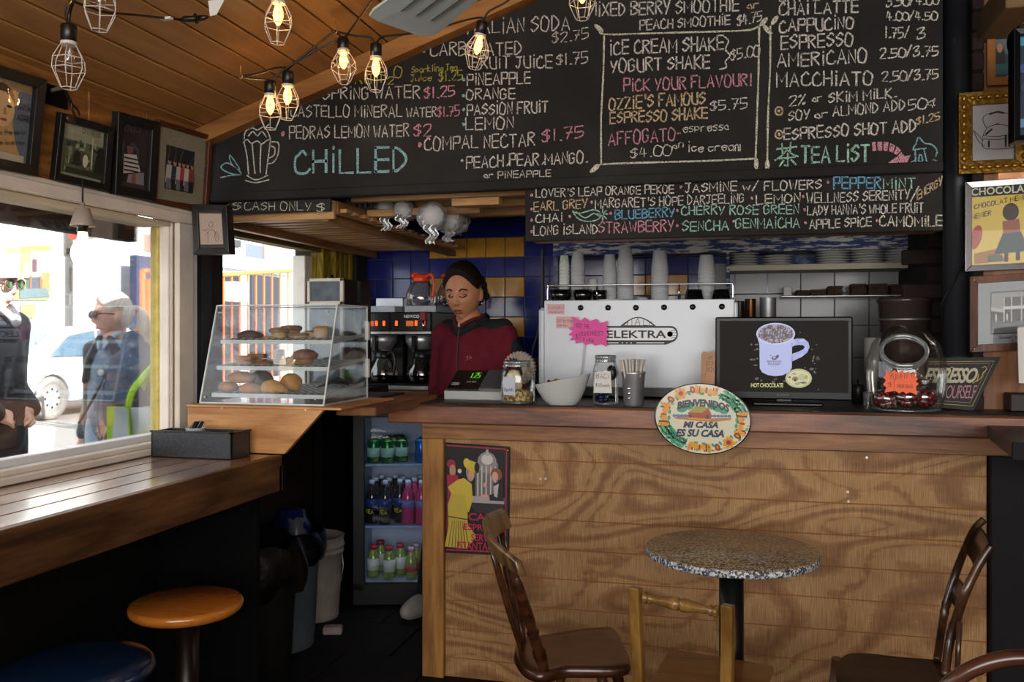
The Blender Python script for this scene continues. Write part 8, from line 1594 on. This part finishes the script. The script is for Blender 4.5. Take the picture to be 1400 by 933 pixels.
far2('white_notice', 'upper white notice on the orange railing', 321, 341, 387, 395, -5.9, '#d0d0d0', 'notice'); far2('white_notice', 'lower white notice on the orange railing', 321, 341, 397, 412, -5.9, '#d0d0d0', 'notice'); far2('lamp_fixture', 'dark fixture at top of the pass window view', 308, 330, 329, 335, -13.9, '#2a2a2c', 'fixture')
# --- white car parked along the street
car = thing('car', 'white saloon car parked across the street behind the woman', 'car', (-11.1, 12.9, 0)); m_car = plain('car_white', '#c9cacb', rough=.25, coat=.6); m_cg = plain('car_glass', '#4a6478', rough=.08, spec=.8)
side = [(-2.25, .35), (-2.3, .55), (-2.2, .75), (-1.75, .96), (-1.15, 1.36), (-.7, 1.46), (.4, 1.44), (1.15, 1.02), (2.1, .90), (2.25, .8), (2.25, .4), (1.95, .28), (1.85, .28)] + [(1.45 + .38 * cos(a), .34 + .38 * sin(a)) for a in [pi * k / 8 for k in range(9)]] + [(-1.07, .28)] + [(-1.45 + .38 * cos(a), .34 + .38 * sin(a)) for a in [pi * k / 8 for k in range(9)]] + [(-1.9, .28)]
q = MB(); n = len(side); lay = []
for (x, s_) in ((-.85, .0), (-.80, .05), (.80, .05), (.85, .0)): lay += [(x * (1 - .22 * max(0, z - .95)), y, z) for y, z in side]
q.add(lay, [tuple(range(n)), tuple(reversed(range(3 * n, 4 * n)))] + [(j * n + i, (j + 1) * n + i, (j + 1) * n + (i + 1) % n, j * n + (i + 1) % n) for j in range(3) for i in range(n)], False); q.build('car_body', m_car, car)
for wdw in ([(-1.5, 1.0), (-1.05, 1.31), (-.45, 1.40), (-.45, .98)], [(-.38, .98), (-.38, 1.40), (.35, 1.38), (.9, 1.04), (.88, .98)]):
 q = MB(); q.prism(wdw, lambda y, z, h: Vector((.858 + h - .19 * max(0, z - .95), y, z)), 0, .006); q.build('side_window', m_cg, car)
q = MB(); q.add([(.62, -1.72, 1.0), (-.62, -1.72, 1.0), (-.55, -1.17, 1.36), (.55, -1.17, 1.36)], [(0, 1, 2, 3)]); q.build('windscreen', m_cg, car)
for (x, y) in ((.76, -1.45), (.76, 1.45), (-.76, -1.45), (-.76, 1.45)):
 q = MB(); q.lathe([(.20, -.1), (.32, -.1), (.34, -.06), (.34, .06), (.32, .1), (.24, .1), (.22, .08)], (0, 0, 0), 32, rot=Matrix.Rotation(pi / 2, 3, 'Y')); w_ = q.build('wheel', plain('tyre', '#6c6c6a', rough=.8), car); w_.location = (x, y, .34)
 q = MB(); q.lathe([(0, .09), (.05, .09), (.22, .075), (.235, .09), (.24, .06)], (0, 0, 0), 32, rot=Matrix.Rotation(pi / 2, 3, 'Y')); q.build('hubcap', plain('hubcap', '#a9abad', rough=.35, metal=.3), w_)
 for k in range(8): a = k * pi / 4; q = MB(); q.ball((.088, .14 * cos(a), .14 * sin(a)), (.006, .022, .022), 8, 5); q.build('hub_hole', m_blackp, w_)
for z_ in (.78,): q = MB(); q.bb(.862, .868, -.35, -.2, z_, z_ + .03, .003); q.build('door_handle', m_car, car);
# ================================================================ PEOPLE
def head_pts(sc=1.0, seg=64, rings=52, hairf=None):
 vs = []
 for i in range(rings + 1):
  ph = pi * i / rings
  for k in range(seg):
   a = 2 * pi * k / seg; d = Vector((sin(ph) * cos(a), sin(ph) * sin(a), cos(ph))); x, y, z = d.x * .074, d.y * .096, d.z * .116
   if d.z < 0: x *= 1 - .34 * (-d.z) ** 1.5; y = y * (1 - .40 * (-d.z)) if d.y > 0 else y * (1 - .10 * (-d.z) ** 3)
   if d.y < 0: y *= .93 - .05 * abs(d.x)
   def g(cx, cz, sx, sz, am): return am * math.exp(-((x - cx) / sx) ** 2 - ((z - cz) / sz) ** 2)
   if d.y < 0:
    y += g(.031, .004, .017, .012, .010) + g(-.031, .004, .017, .012, .010) - g(.03, .024, .022, .007, .004) - g(-.03, .024, .022, .007, .004)
    y -= g(0, -.006, .007, .020, .012) + g(0, -.028, .0095, .009, .018) + g(.010, -.031, .007, .006, .007) + g(-.010, -.031, .007, .006, .007)
    y -= g(0, -.060, .022, .012, .007) + g(0, -.098, .022, .014, .009) + g(.042, -.025, .018, .02, .004) + g(-.042, -.025, .018, .02, .004)
    y += g(0, -.078, .02, .005, .004)
   p = Vector((x, y, z))
   if hairf:
    m = hairf(d, p); p = p * (1 + m)
   vs.append(p * sc)
 fs = [(i * seg + k, (i + 1) * seg + k, (i + 1) * seg + (k + 1) % seg, i * seg + (k + 1) % seg) for i in range(rings) for k in range(seg)]
 return vs, fs
def surf(vs, x, z): return min((p for p in vs if p.y < 0), key=lambda p: (p.x - x) ** 2 + (p.z - z) ** 2)
def limb(q, P, R_):
 P = [Vector(p) for p in P]; q.tube(P, R_, 14)
 for p, r_ in zip(P, R_): q.ball(p, r_ * .99, 14, 10)
def hand(q, w, d, up, r=1.0, curl=.5):
 """palm and five bent fingers from wrist w pointing along d"""
 d = Vector(d).normalized(); up = Vector(up); sd = d.cross(up).normalized(); up = sd.cross(d)
 c = w + d * .045; limb(q, [w, w + d * .03], [.026, .028])
 for k in range(4): q.tube([w + d * .02 + sd * (k - 1.5) * .012, w + d * .085 + sd * (k - 1.5) * .019], [.016, .011], 8); q.ball(w + d * .085 + sd * (k - 1.5) * .019, .0115, 8, 6)
 for k, L_ in enumerate((.062, .074, .070, .054)):
  b = w + d * .085 + sd * (k - 1.5) * .021; m_ = b + (d * cos(curl) - up * sin(curl)) * L_ * .5; e = m_ + (d * cos(curl * 2) - up * sin(curl * 2)) * L_ * .5; limb(q, [b, m_, e], [.009, .0082, .007])
 b = w + d * .03 - sd * .03; limb(q, [b, b + (d * .7 - sd * .7) * .035, b + (d * .9 - sd * .35) * .065 - up * .01], [.012, .0105, .009])
def person(label, loc, rz, skin, J, hyaw, hpitch, hs, hairf, hairm, group=None):
 """J: joint dict in the figure's own frame (faces -y)"""
 t = thing('person', label, 'person', loc, rz=rz); q = MB(); V = lambda k: Vector(J[k])
 HM = Matrix.Rotation(hyaw, 3, 'Z') @ Matrix.Rotation(hpitch, 3, 'X'); hc = V('head'); hv, hf = head_pts(hs); q.add([HM @ p + hc for p in hv], hf, True)
 for s_ in (-1, 1): q.ball(hc + HM @ (Vector((s_ * .074, .008, -.012)) * hs), (.009, .018, .030), 12, 10)
 nk = V('neck'); limb(q, [hc + HM @ Vector((0, .02, -.06)), nk + Vector((0, .0, .02)), nk], [.052, .050, .062])
 ch, pv = V('chest'), V('pelvis'); limb(q, [nk, ch + Vector((0, 0, .02)), (ch + pv) / 2, pv], [.075, .105, .092, .115])
 for s_ in ('l', 'r'):
  limb(q, [V('sh' + s_), V('el' + s_), V('wr' + s_)], [.048, .036, .026]); q.tube([ch + Vector((0, 0, .06)), V('sh' + s_)], [.07, .05], 12); hd = (V('wr' + s_) - V('el' + s_)).normalized(); hand(q, V('wr' + s_), J.get('hd' + s_, hd), J.get('up' + s_, (0, -1, .3)))
  limb(q, [V('hp' + s_), V('kn' + s_), V('an' + s_)], [.085, .055, .04]); q.tube([V('an' + s_) + Vector((0, .03, -.03)), V('an' + s_) + Vector((0, -.15, -.05))], [.04, .03], 10)
 b = q.build('body', skin, t); modif(b, 'REMESH', mode='VOXEL', voxel_size=.0048, use_smooth_shade=True); modif(b, 'SMOOTH', factor=.5, iterations=2)
 if hairf: q = MB(); vs, fs = head_pts(hs, hairf=hairf); q.add([HM @ p + hc for p in vs], fs, True); q.build('hair', hairm, t)
 T = lambda x, z, l=0.0: HM @ (surf(hv, x * hs, z * hs) + Vector((0, -l, 0))) + hc
 return t, T, HM, hc, hv
def cloth(name, t, mat, parts, vox=.012, sm=4, label=None):
 q = MB()
 for P, R_ in parts: limb(q, P, R_)
 o = q.build(name, mat, t); modif(o, 'REMESH', mode='VOXEL', voxel_size=vox, use_smooth_shade=True); modif(o, 'SMOOTH', factor=.6, iterations=sm)
 if label: o['label'] = label
 return o
def line(t, name, mat, pts, r_, seg=8): q = MB(); q.tube(cat_rom(pts, 4), r_, seg); return q.build(name, mat, t)
def stand(hx=.09, fx=.11, ank=.06): return {'hpl': (-hx, 0, .86), 'hpr': (hx, 0, .86), 'knl': (-fx, -.02, .48), 'knr': (fx, -.02, .48), 'anl': (-fx, .02, .08), 'anr': (fx, .02, .08)}
m_skin = plain('skin_tan', '#b87e5a', rough=.5, var=.06, vs=30); m_skinp = plain('skin_pale', '#dbaa94', rough=.5, var=.05, vs=30); m_lip = plain('lips', '#7a2f2e', rough=.4); m_brow = plain('brow_dark', '#1c100a', rough=.8)
def hairmat(n, a, b): return wood(n, a, b, axis='z', rings=26, scale=3, rough=.7, bump=.5, spec=.15)
m_hd = hairmat('hair_dark', '#0d0806', '#241711')
# --- barista
def hpull(d, p, c=.083, k=13, o=.17):
 th = c - k * p.x * p.x if d.y < .1 else -.06
 if abs(p.x) > .05 and -.15 < d.y < .35 and p.z < .030: th = 1
 return max(-.05, min(1, (p.z - th) / .008) * (o + .02 * noise.noise(d * 9)))
J = {'head': (-.02, -.045, 1.545), 'neck': (-.015, 0, 1.40), 'chest': (0, .0, 1.22), 'pelvis': (0, .02, .92), 'shl': (-.165, .01, 1.345), 'shr': (.165, .01, 1.345), 'ell': (-.215, .04, 1.08), 'elr': (.235, .02, 1.08), 'wrl': (-.02, -.20, 1.0), 'hdl': (1, -.3, 0), 'wrr': (.15, -.18, .98)}; J.update(stand())
J['anl'] = (-.285, .03, .08); J['knl'] = (-.20, .02, .48)
bp0 = Vector((-1.185, 3.93, 0)); bar, T, HM, hc, hv = person('person behind counter in maroon fleece with charcoal shoulders, looking down', bp0, radians(-16), m_skin, J, radians(12), radians(-2) + radians(14), 1.12, hpull, m_hd)
for s_ in (-1, 1):
 for i in range(4): q = MB(); q.ball(hc + HM @ Vector((s_ * (.078 + .004 * (i % 2)), .035 + .012 * i, .055 - .028 * i)), (.018, .022, .020), 10, 8); q.build('hair_twist', m_hd, bar)
q = MB(); q.ball(hc + HM @ Vector((0, .105, -.02)), (.055, .035, .05), 16, 10); q.build('hair_bun', m_hd, bar)
for s_ in (-1, 1):
 line(bar, 'eyebrow', m_brow, [T(s_ * .014, .024, .001), T(s_ * .030, .031, .001), T(s_ * .046, .024, .001)], [.0016] + [.0034] * 7 + [.0014])
 q = MB(); q.ball(T(s_ * .030, .002, -.0085), (.0145, .012, .0105), 14, 10); q.build('eyelid', plain('eyelid', '#7c4a36', rough=.45), bar)  # lid darker than the skin, eye shade put into its colour
 line(bar, 'eyelash', m_brow, [T(s_ * .017, -.003, .0025), T(s_ * .030, -.0075, .0035), T(s_ * .043, -.002, .002)], .0021)
 q = MB(); q.ball(hc + HM @ Vector((s_ * .086, .0, -.052)), .0055, 8, 6); q.build('earring', m_chrome, bar)
q = MB(); q.ball(T(0, -.058, -.001), (.021, .007, .0052), 14, 8); q.build('upper_lip', m_lip, bar); q = MB(); q.ball(T(0, -.072, -.001), (.018, .007, .006), 14, 8); q.build('lower_lip', m_lip, bar); q = MB(); q.ball(T(0, -.0645, -.001), (.012, .004, .003), 10, 6); q.build('teeth', plain('teeth', '#b8aca0', rough=.3), bar)
q = MB(); q.ball(T(.010, -.036, .001), .002, 6, 5); q.build('nose_stud', m_chrome, bar)
for s_ in (-1, 1): q = MB(); q.ball(T(s_ * .006, -.038, .0), (.0028, .003, .0018), 6, 5); q.build('nostril', m_brow, bar)
m_mar = plain('maroon_fleece', '#66212b', rough=.95, var=.12, vs=30, spec=.1, bump=.4, bs=300); m_chf = plain('charcoal_fleece', '#25282a', rough=.95, var=.12, vs=30, spec=.1, bump=.4, bs=300)
V = {k: Vector(v_) for k, v_ in J.items()}
cloth('fleece_jacket', bar, m_mar, [([(0, 0, 1.385), (0, 0, 1.30), (0, .0, 1.15), (0, .01, .98), (0, .01, .86)], [.06, .115, .13, .128, .14]), ([(-.07, 0, 1.28), (-.08, 0, 1.0)], [.10, .10]), ([(.07, 0, 1.28), (.08, 0, 1.0)], [.10, .10]), ([(0, 0, 1.33), V['shl'], V['ell'], V['wrl']], [.07, .066, .058, .044]), ([(0, 0, 1.33), V['shr'], V['elr'], V['wrr']], [.07, .066, .060, .044])], .009, 5)
cloth('shoulder_yoke', bar, m_chf, [([(-.05, .015, 1.385), (-.15, .028, 1.372), (-.196, .045, 1.26), (-.212, .058, 1.16)], [.045, .055, .052, .046]), ([(.05, .012, 1.385), (.155, .012, 1.372), (.205, .02, 1.26), (.232, .02, 1.15)], [.045, .058, .054, .048]), ([(-.12, .05, 1.34), (.12, .05, 1.34)], [.08, .08])], .009, 5, 'charcoal shoulder panel')
cloth('collar', bar, m_chf, [([(-.060, -.05, 1.40), (-.078, .0, 1.415), (-.05, .055, 1.43), (.035, .06, 1.43), (.062, .005, 1.415), (.045, -.05, 1.40)], [.022] * 6), ([(-.060, -.052, 1.40), (-.018, -.098, 1.362)], [.024, .020]), ([(.045, -.052, 1.40), (.0, -.098, 1.362)], [.024, .020])], .006, 3, 'charcoal stand-up collar')
line(bar, 'collar_lining', m_mar, [(-.018, -.108, 1.388), (-.055, -.072, 1.416), (-.076, -.02, 1.432), (-.06, .03, 1.446)], .008); line(bar, 'collar_lining', m_mar, [(.0, -.108, 1.388), (.038, -.072, 1.416), (.058, -.02, 1.432), (.05, .03, 1.446)], .008)
line(bar, 'zipper', plain('zip_dark', '#3a1a20', rough=.6), [(0, -.108, 1.40), (0, -.118, 1.34), (0, -.128, 1.28), (0, -.132, 1.15), (0, -.134, 1.0)], .004); q = MB(); q.box((0, -.114, 1.395), (.010, .006, .018), .002); q.build('zip_pull', plain('zip_pull', '#a8a898', rough=.3), bar)
q = MB(); write(q, 'JA', (.055, -1.235), (.085, -1.245), .014, lambda x, y: Vector((x, -.1375, -y)), .002, .001, (0, -1, 0)); q.build('stitched_mark', plain('stitch', '#a89890'), bar)
cloth('trousers', bar, plain('dark_jeans', '#14161c', rough=.9), [([(0, .0, .92), (0, .0, .86)], [.13, .13]), ([V['hpl'], V['knl'], V['anl']], [.095, .07, .055]), ([V['hpr'], V['knr'], V['anr']], [.095, .07, .055])], .014)
for s_ in ('anl', 'anr'): q = MB(); a = V[s_]; q.ball((a.x, a.y - .05, .045), (.050, .150, .056), 18, 12, lambda d, v_: Vector((v_.x, v_.y, max(v_.z, -.045)))); q.build('trainer', plain('trainer_white', '#8f8a84', rough=.6), bar)
# --- woman outside the window
def shades(t, HM, hc, hs, rimm, lensm):
 for s_ in (-1, 1):
  q = MB(); q.ball(hc + HM @ (Vector((s_ * .031, -.097, .003)) * hs), (.022, .005, .019), 16, 10); q.build('sunglass_lens', lensm, t)
  q = MB(); q.tube([hc + HM @ (Vector((s_ * .031 + .024 * cos(a), -.097 + .002 * cos(a) * s_, .003 + .021 * sin(a))) * hs) for a in [2 * pi * k / 20 for k in range(20)]], .0035, 8, closed=True); q.build('sunglass_rim', rimm, t)
  line(t, 'sunglass_arm', rimm, [hc + HM @ (Vector(v_) * hs) for v_ in ((s_ * .053, -.093, .008), (s_ * .073, -.05, .008), (s_ * .077, .01, .002))], .003)
 line(t, 'sunglass_bridge', rimm, [hc + HM @ (Vector(v_) * hs) for v_ in ((-.01, -.1, .006), (0, -.104, .010), (.01, -.1, .006))], .003)
fringe = lambda d, p: hpull(d, p, .072, 12, .13)
m_hb = hairmat('hair_blonde', '#cbbfb2', '#f0e8e0'); wd_ = 4.75; wp = PD(158, 455, wd_); wp.z = 0
J = {'head': (0, -.02, 1.455), 'neck': (0, .0, 1.32), 'chest': (0, .01, 1.14), 'pelvis': (0, .02, .86), 'shl': (-.155, .01, 1.26), 'shr': (.155, .01, 1.26), 'ell': (-.20, .06, 1.00), 'elr': (.21, .05, 1.02), 'wrl': (-.21, .0, .79), 'wrr': (.14, -.12, .92)}; J.update(stand()); V = {k: Vector(v_) for k, v_ in J.items()}
wo, T, HM, hc, hv = person('blonde person in sunglasses and black jacket seen through the window', wp, radians(-4), m_skinp, J, radians(-34), radians(2), 1.04, fringe, m_hb)
shades(wo, HM, hc, 1.02, worn('tortoise', '#2a1a10', '#7a5a34', scale=60, rough=.25), plain('lens_brown', '#3a2228', rough=.1, coat=.5))
q = MB(); q.ball(T(0, -.066, -.002), (.018, .005, .005), 12, 8); q.build('smiling_lips', plain('lips_pink', '#b06468'), wo); line(wo, 'ponytail', m_hb, [hc + HM @ Vector(v_) for v_ in ((0, .09, .03), (0, .14, .02), (.0, .165, -.06), (.0, .16, -.16), (0, .145, -.23))], [.02] * 5 + [.032] * 6 + [.026] * 4 + [.008] * 2, 12)
m_swt = worn('blue_sweater', '#6f8296', '#9fb2c4', scale=14, thr=.55, soft=.1, rough=.9); m_lea = plain('black_leather', '#242e36', rough=.4, var=.25, vs=14, bump=.3, bs=60)
cloth('sweater', wo, m_swt, [([(0, .0, 1.28), (0, .0, 1.15), (0, .0, .98), (0, .0, .86)], [.09, .125, .12, .13]), ([(-.06, 0, 1.2), (-.06, 0, .9)], [.09, .10]), ([(.06, 0, 1.2), (.06, 0, .9)], [.09, .10])], .012)
cloth('denim_shirt_hem', wo, plain('pale_denim', '#a9b8c8', rough=.9), [([(-.05, 0, .86), (-.05, 0, .78)], [.115, .118]), ([(.05, 0, .86), (.05, 0, .78)], [.115, .118])], .014)
cloth('leather_jacket', wo, m_lea, [([(-.10, .03, 1.26), (-.125, .02, 1.1), (-.13, .02, .86)], [.07, .085, .085]), ([(.10, .03, 1.26), (.125, .02, 1.1), (.12, .02, .86)], [.07, .085, .08]), ([(-.1, .08, 1.2), (.1, .08, 1.2)], [.08, .08]), ([(-.1, .07, .95), (.1, .07, .95)], [.09, .09]), ([(-.05, .03, 1.30), V['shl'], V['ell'], V['wrl'] + Vector((0, 0, .02))], [.06, .062, .054, .045]), ([(.05, .03, 1.30), V['shr'], V['elr'], V['wrr']], [.06, .062, .054, .04]), ([(-.035, -.075, 1.33), (-.09, -.08, 1.22), (-.11, -.10, 1.1)], [.022, .03, .02]), ([(.035, -.075, 1.33), (.09, -.08, 1.22), (.11, -.10, 1.1)], [.022, .03, .02])], .011)
line(wo, 'shirt_collar', plain('pale_denim', '#a9b8c8'), [(-.05, .0, 1.36), (-.045, -.06, 1.34), (-.015, -.105, 1.27)], [.014, .014, .014, .015, .016, .014, .012, .01, .008]); line(wo, 'shirt_collar', plain('pale_denim', '#a9b8c8'), [(.05, .0, 1.36), (.045, -.06, 1.34), (.015, -.105, 1.27)], [.014, .014, .014, .015, .016, .014, .012, .01, .008])
line(wo, 'bag_strap', m_blackp, [(.13, -.06, 1.30), (.06, -.125, 1.14), (-.04, -.14, .98), (-.12, -.13, .88)], .008)
q = MB(); q.ball((.03, -.135, 1.15), (.022, .006, .018), 10, 8); q.build('white_badge', m_paperw, wo)
cloth('trousers', wo, plain('dark_jeans', '#14161c', rough=.9), [([(0, .0, .84), (0, .0, .8)], [.115, .115]), ([V['hpl'], V['knl'], V['anl']], [.09, .065, .05]), ([V['hpr'], V['knr'], V['anr']], [.09, .065, .05])], .014)
cloth('shoulder_coat', wo, plain('denim_grey_cloth', '#4f5d74', rough=.95, var=.15, vs=20), [([(.15, -.04, 1.32), (.20, -.06, 1.15), (.20, -.06, .88)], [.055, .105, .12]), ([(.12, -.09, 1.2), (.13, -.13, .98), (.14, -.14, .80)], [.06, .075, .06])], .012, 5, 'grey-blue coat hung over the shoulder')
line(wo, 'coat_zip', plain('zip_light', '#7f868e', rough=.4), [(.075, -.155, 1.12), (.07, -.205, .98), (.095, -.205, .80)], .004)
# --- man in the white cap
mp = PD(-14, 455, 4.05); mp.z = 0; J = {'head': (0, -.03, 1.585), 'neck': (0, .0, 1.46), 'chest': (0, .01, 1.26), 'pelvis': (0, .02, .96), 'shl': (-.19, .01, 1.39), 'shr': (.19, .01, 1.39), 'ell': (-.25, .06, 1.10), 'elr': (.25, .06, 1.10), 'wrl': (-.13, -.11, 1.0), 'wrr': (.13, -.11, 1.0), 'hdl': (.8, -.3, -.3), 'hdr': (-.8, -.3, -.3)}; J.update(stand()); J['hpl'] = (-.09, 0, .9); J['hpr'] = (.09, 0, .9); V = {k: Vector(v_) for k, v_ in J.items()}
ma_, T, HM, hc, hv = person('person in white flat cap, mirrored sunglasses and navy sweatshirt, cut off at left', mp, radians(100), m_skinp, J, radians(-8), radians(4), 1.08, None, None)
shades(ma_, HM, hc, 1.08, plain('frame_pale', '#5a4a4a', rough=.3), plain('lens_mirror', '#5a7a50', rough=.08, metal=.8)); q = MB(); q.ball(T(0, -.066, -.002), (.018, .005, .004), 12, 8); q.build('lips', plain('lips_pink', '#b06468'), ma_)
capf = lambda d, p: .16 if p.z > .030 else -.08
q = MB(); vs, fs = head_pts(1.08, hairf=capf); q.add([HM @ p + hc for p in vs], fs, True); q.grid(lambda u, v_: HM @ Vector((.082 * (2 * u - 1), -.075 - (.075 * v_) * sqrt(max(0, 1 - (2 * u - 1) ** 2)), .050 - .022 * v_ + .01 * (1 - (2 * u - 1) ** 2))) + hc, 16, 6); o = q.build('flat_cap', plain('cap_cloth', '#d4d2cc', rough=.8), ma_)
m_nav = plain('navy_sweat', '#161a26', rough=.9, var=.15, vs=20)
cloth('sweatshirt', ma_, m_nav, [([(0, 0, 1.43), (0, 0, 1.30), (0, 0, 1.10), (0, 0, .95)], [.08, .14, .15, .15]), ([(-.09, 0, 1.32), (-.09, 0, .95)], [.10, .11]), ([(.09, 0, 1.32), (.09, 0, .95)], [.10, .11]), ([(0, 0, 1.38), V['shl'], V['ell'], V['wrl']], [.08, .078, .068, .05]), ([(0, 0, 1.38), V['shr'], V['elr'], V['wrr']], [.08, .078, .068, .05]), ([(-.06, -.02, 1.47), (0, .06, 1.48), (.06, -.02, 1.47)], [.03, .035, .03])], .013)
line(ma_, 'shirt_collar', plain('light_check', '#b0b0b4', rough=.8), [(-.05, -.05, 1.50), (-.02, -.12, 1.43), (0, -.125, 1.40), (.02, -.12, 1.43), (.05, -.05, 1.50)], .016)
q = MB(); write(q, "A", (.10, -1.30), (.13, -1.30), .03, lambda x, y: Vector((x, -.152 + .3 * (x - .1), -y)), .006, .001, (0, -1, 0)); q.build('chest_print', m_paperw, ma_)
cloth('trousers', ma_, m_nav, [([(0, .0, .95), (0, .0, .88)], [.15, .15]), ([V['hpl'], V['knl'], V['anl']], [.11, .08, .06]), ([V['hpr'], V['knr'], V['anr']], [.11, .08, .06])], .014)
# --- third figure in mustard coat, mostly behind the jamb, with tote bag
tp_ = PD(233, 455, 5.1); tp_.z = 0; J = {'head': (0, -.02, 1.52), 'neck': (0, .0, 1.40), 'chest': (0, .01, 1.2), 'pelvis': (0, .02, .92), 'shl': (-.17, .01, 1.33), 'shr': (.17, .01, 1.33), 'ell': (-.21, .0, 1.05), 'elr': (.2, .04, 1.05), 'wrl': (-.20, -.10, .98), 'wrr': (.2, 0, .8)}; J.update(stand()); V = {k: Vector(v_) for k, v_ in J.items()}
th, T, HM, hc, hv = person('person in mustard coat almost hidden behind the window jamb, carrying tote', tp_, radians(10), m_skinp, J, 0, 0, 1.0, fringe, m_hd)
cloth('mustard_coat', th, plain('mustard', '#a87c34', rough=.9), [([(0, 0, 1.38), (0, 0, 1.25), (0, 0, 1.05), (0, 0, .8)], [.08, .13, .14, .15]), ([(0, 0, 1.33), V['shl'], V['ell'], V['wrl']], [.07, .072, .06, .045]), ([(0, 0, 1.33), V['shr'], V['elr'], V['wrr']], [.07, .07, .06, .045])], .013)
cloth('trousers', th, m_nav, [([V['hpl'], V['knl'], V['anl']], [.1, .07, .055]), ([V['hpr'], V['knr'], V['anr']], [.1, .07, .055])], .016)
c = PD(188, 556, 4.5); t = thing('tote_bag', 'white tote bag with lime green edges and straps at the jamb', 'bag', (c.x, c.y, c.z - .30)); t.rotation_euler = (0, 0, TH); m_lime = plain('lime', '#a8d42a', rough=.6)
q = MB(); q.grid(lambda u, v_: Vector((-.10 + .22 * u, -.05 + .012 * sin(9 * v_ + 5 * u), .30 * v_)), 12, 10); q.grid(lambda u, v_: Vector((-.10 + .22 * u, .05 + .012 * sin(7 * v_ + 6 * u), .30 * v_)), 12, 10); q.grid(lambda u, v_: Vector((.12, -.05 + .1 * u, .30 * v_)), 4, 6); q.grid(lambda u, v_: Vector((-.10 + .22 * u, -.05 + .1 * v_, .0)), 4, 4); q.build('bag_body', plain('tote_white', '#bcc4c8', rough=.6), t)
q = MB(); q.bar((-.10, 0, 0), (-.10, 0, .30), .11, .008); q.build('side_strip', m_lime, t); q = MB(); q.bar((.0, -.063, .02), (-.015, -.06, .30), .006, .03, up=(0, 1, 0)); q.build('strap', m_lime, t)
for y in (-.055, .05): q = MB(); q.tube(cat_rom([(-.02, y, .30), (.0, y, .38), (.05, y * .5, .46), (.10, y, .50)], 5), .012, 6, ell=(1.6, .4)); q.build('strap', m_lime, t)
q = MB(); write(q, 'green', (.03, -.15), (.10, -.17), .05, lambda x, y: Vector((x, -.066, -y)), .004, .002, (0, -1, 0)); q.build('print', m_lime, t)
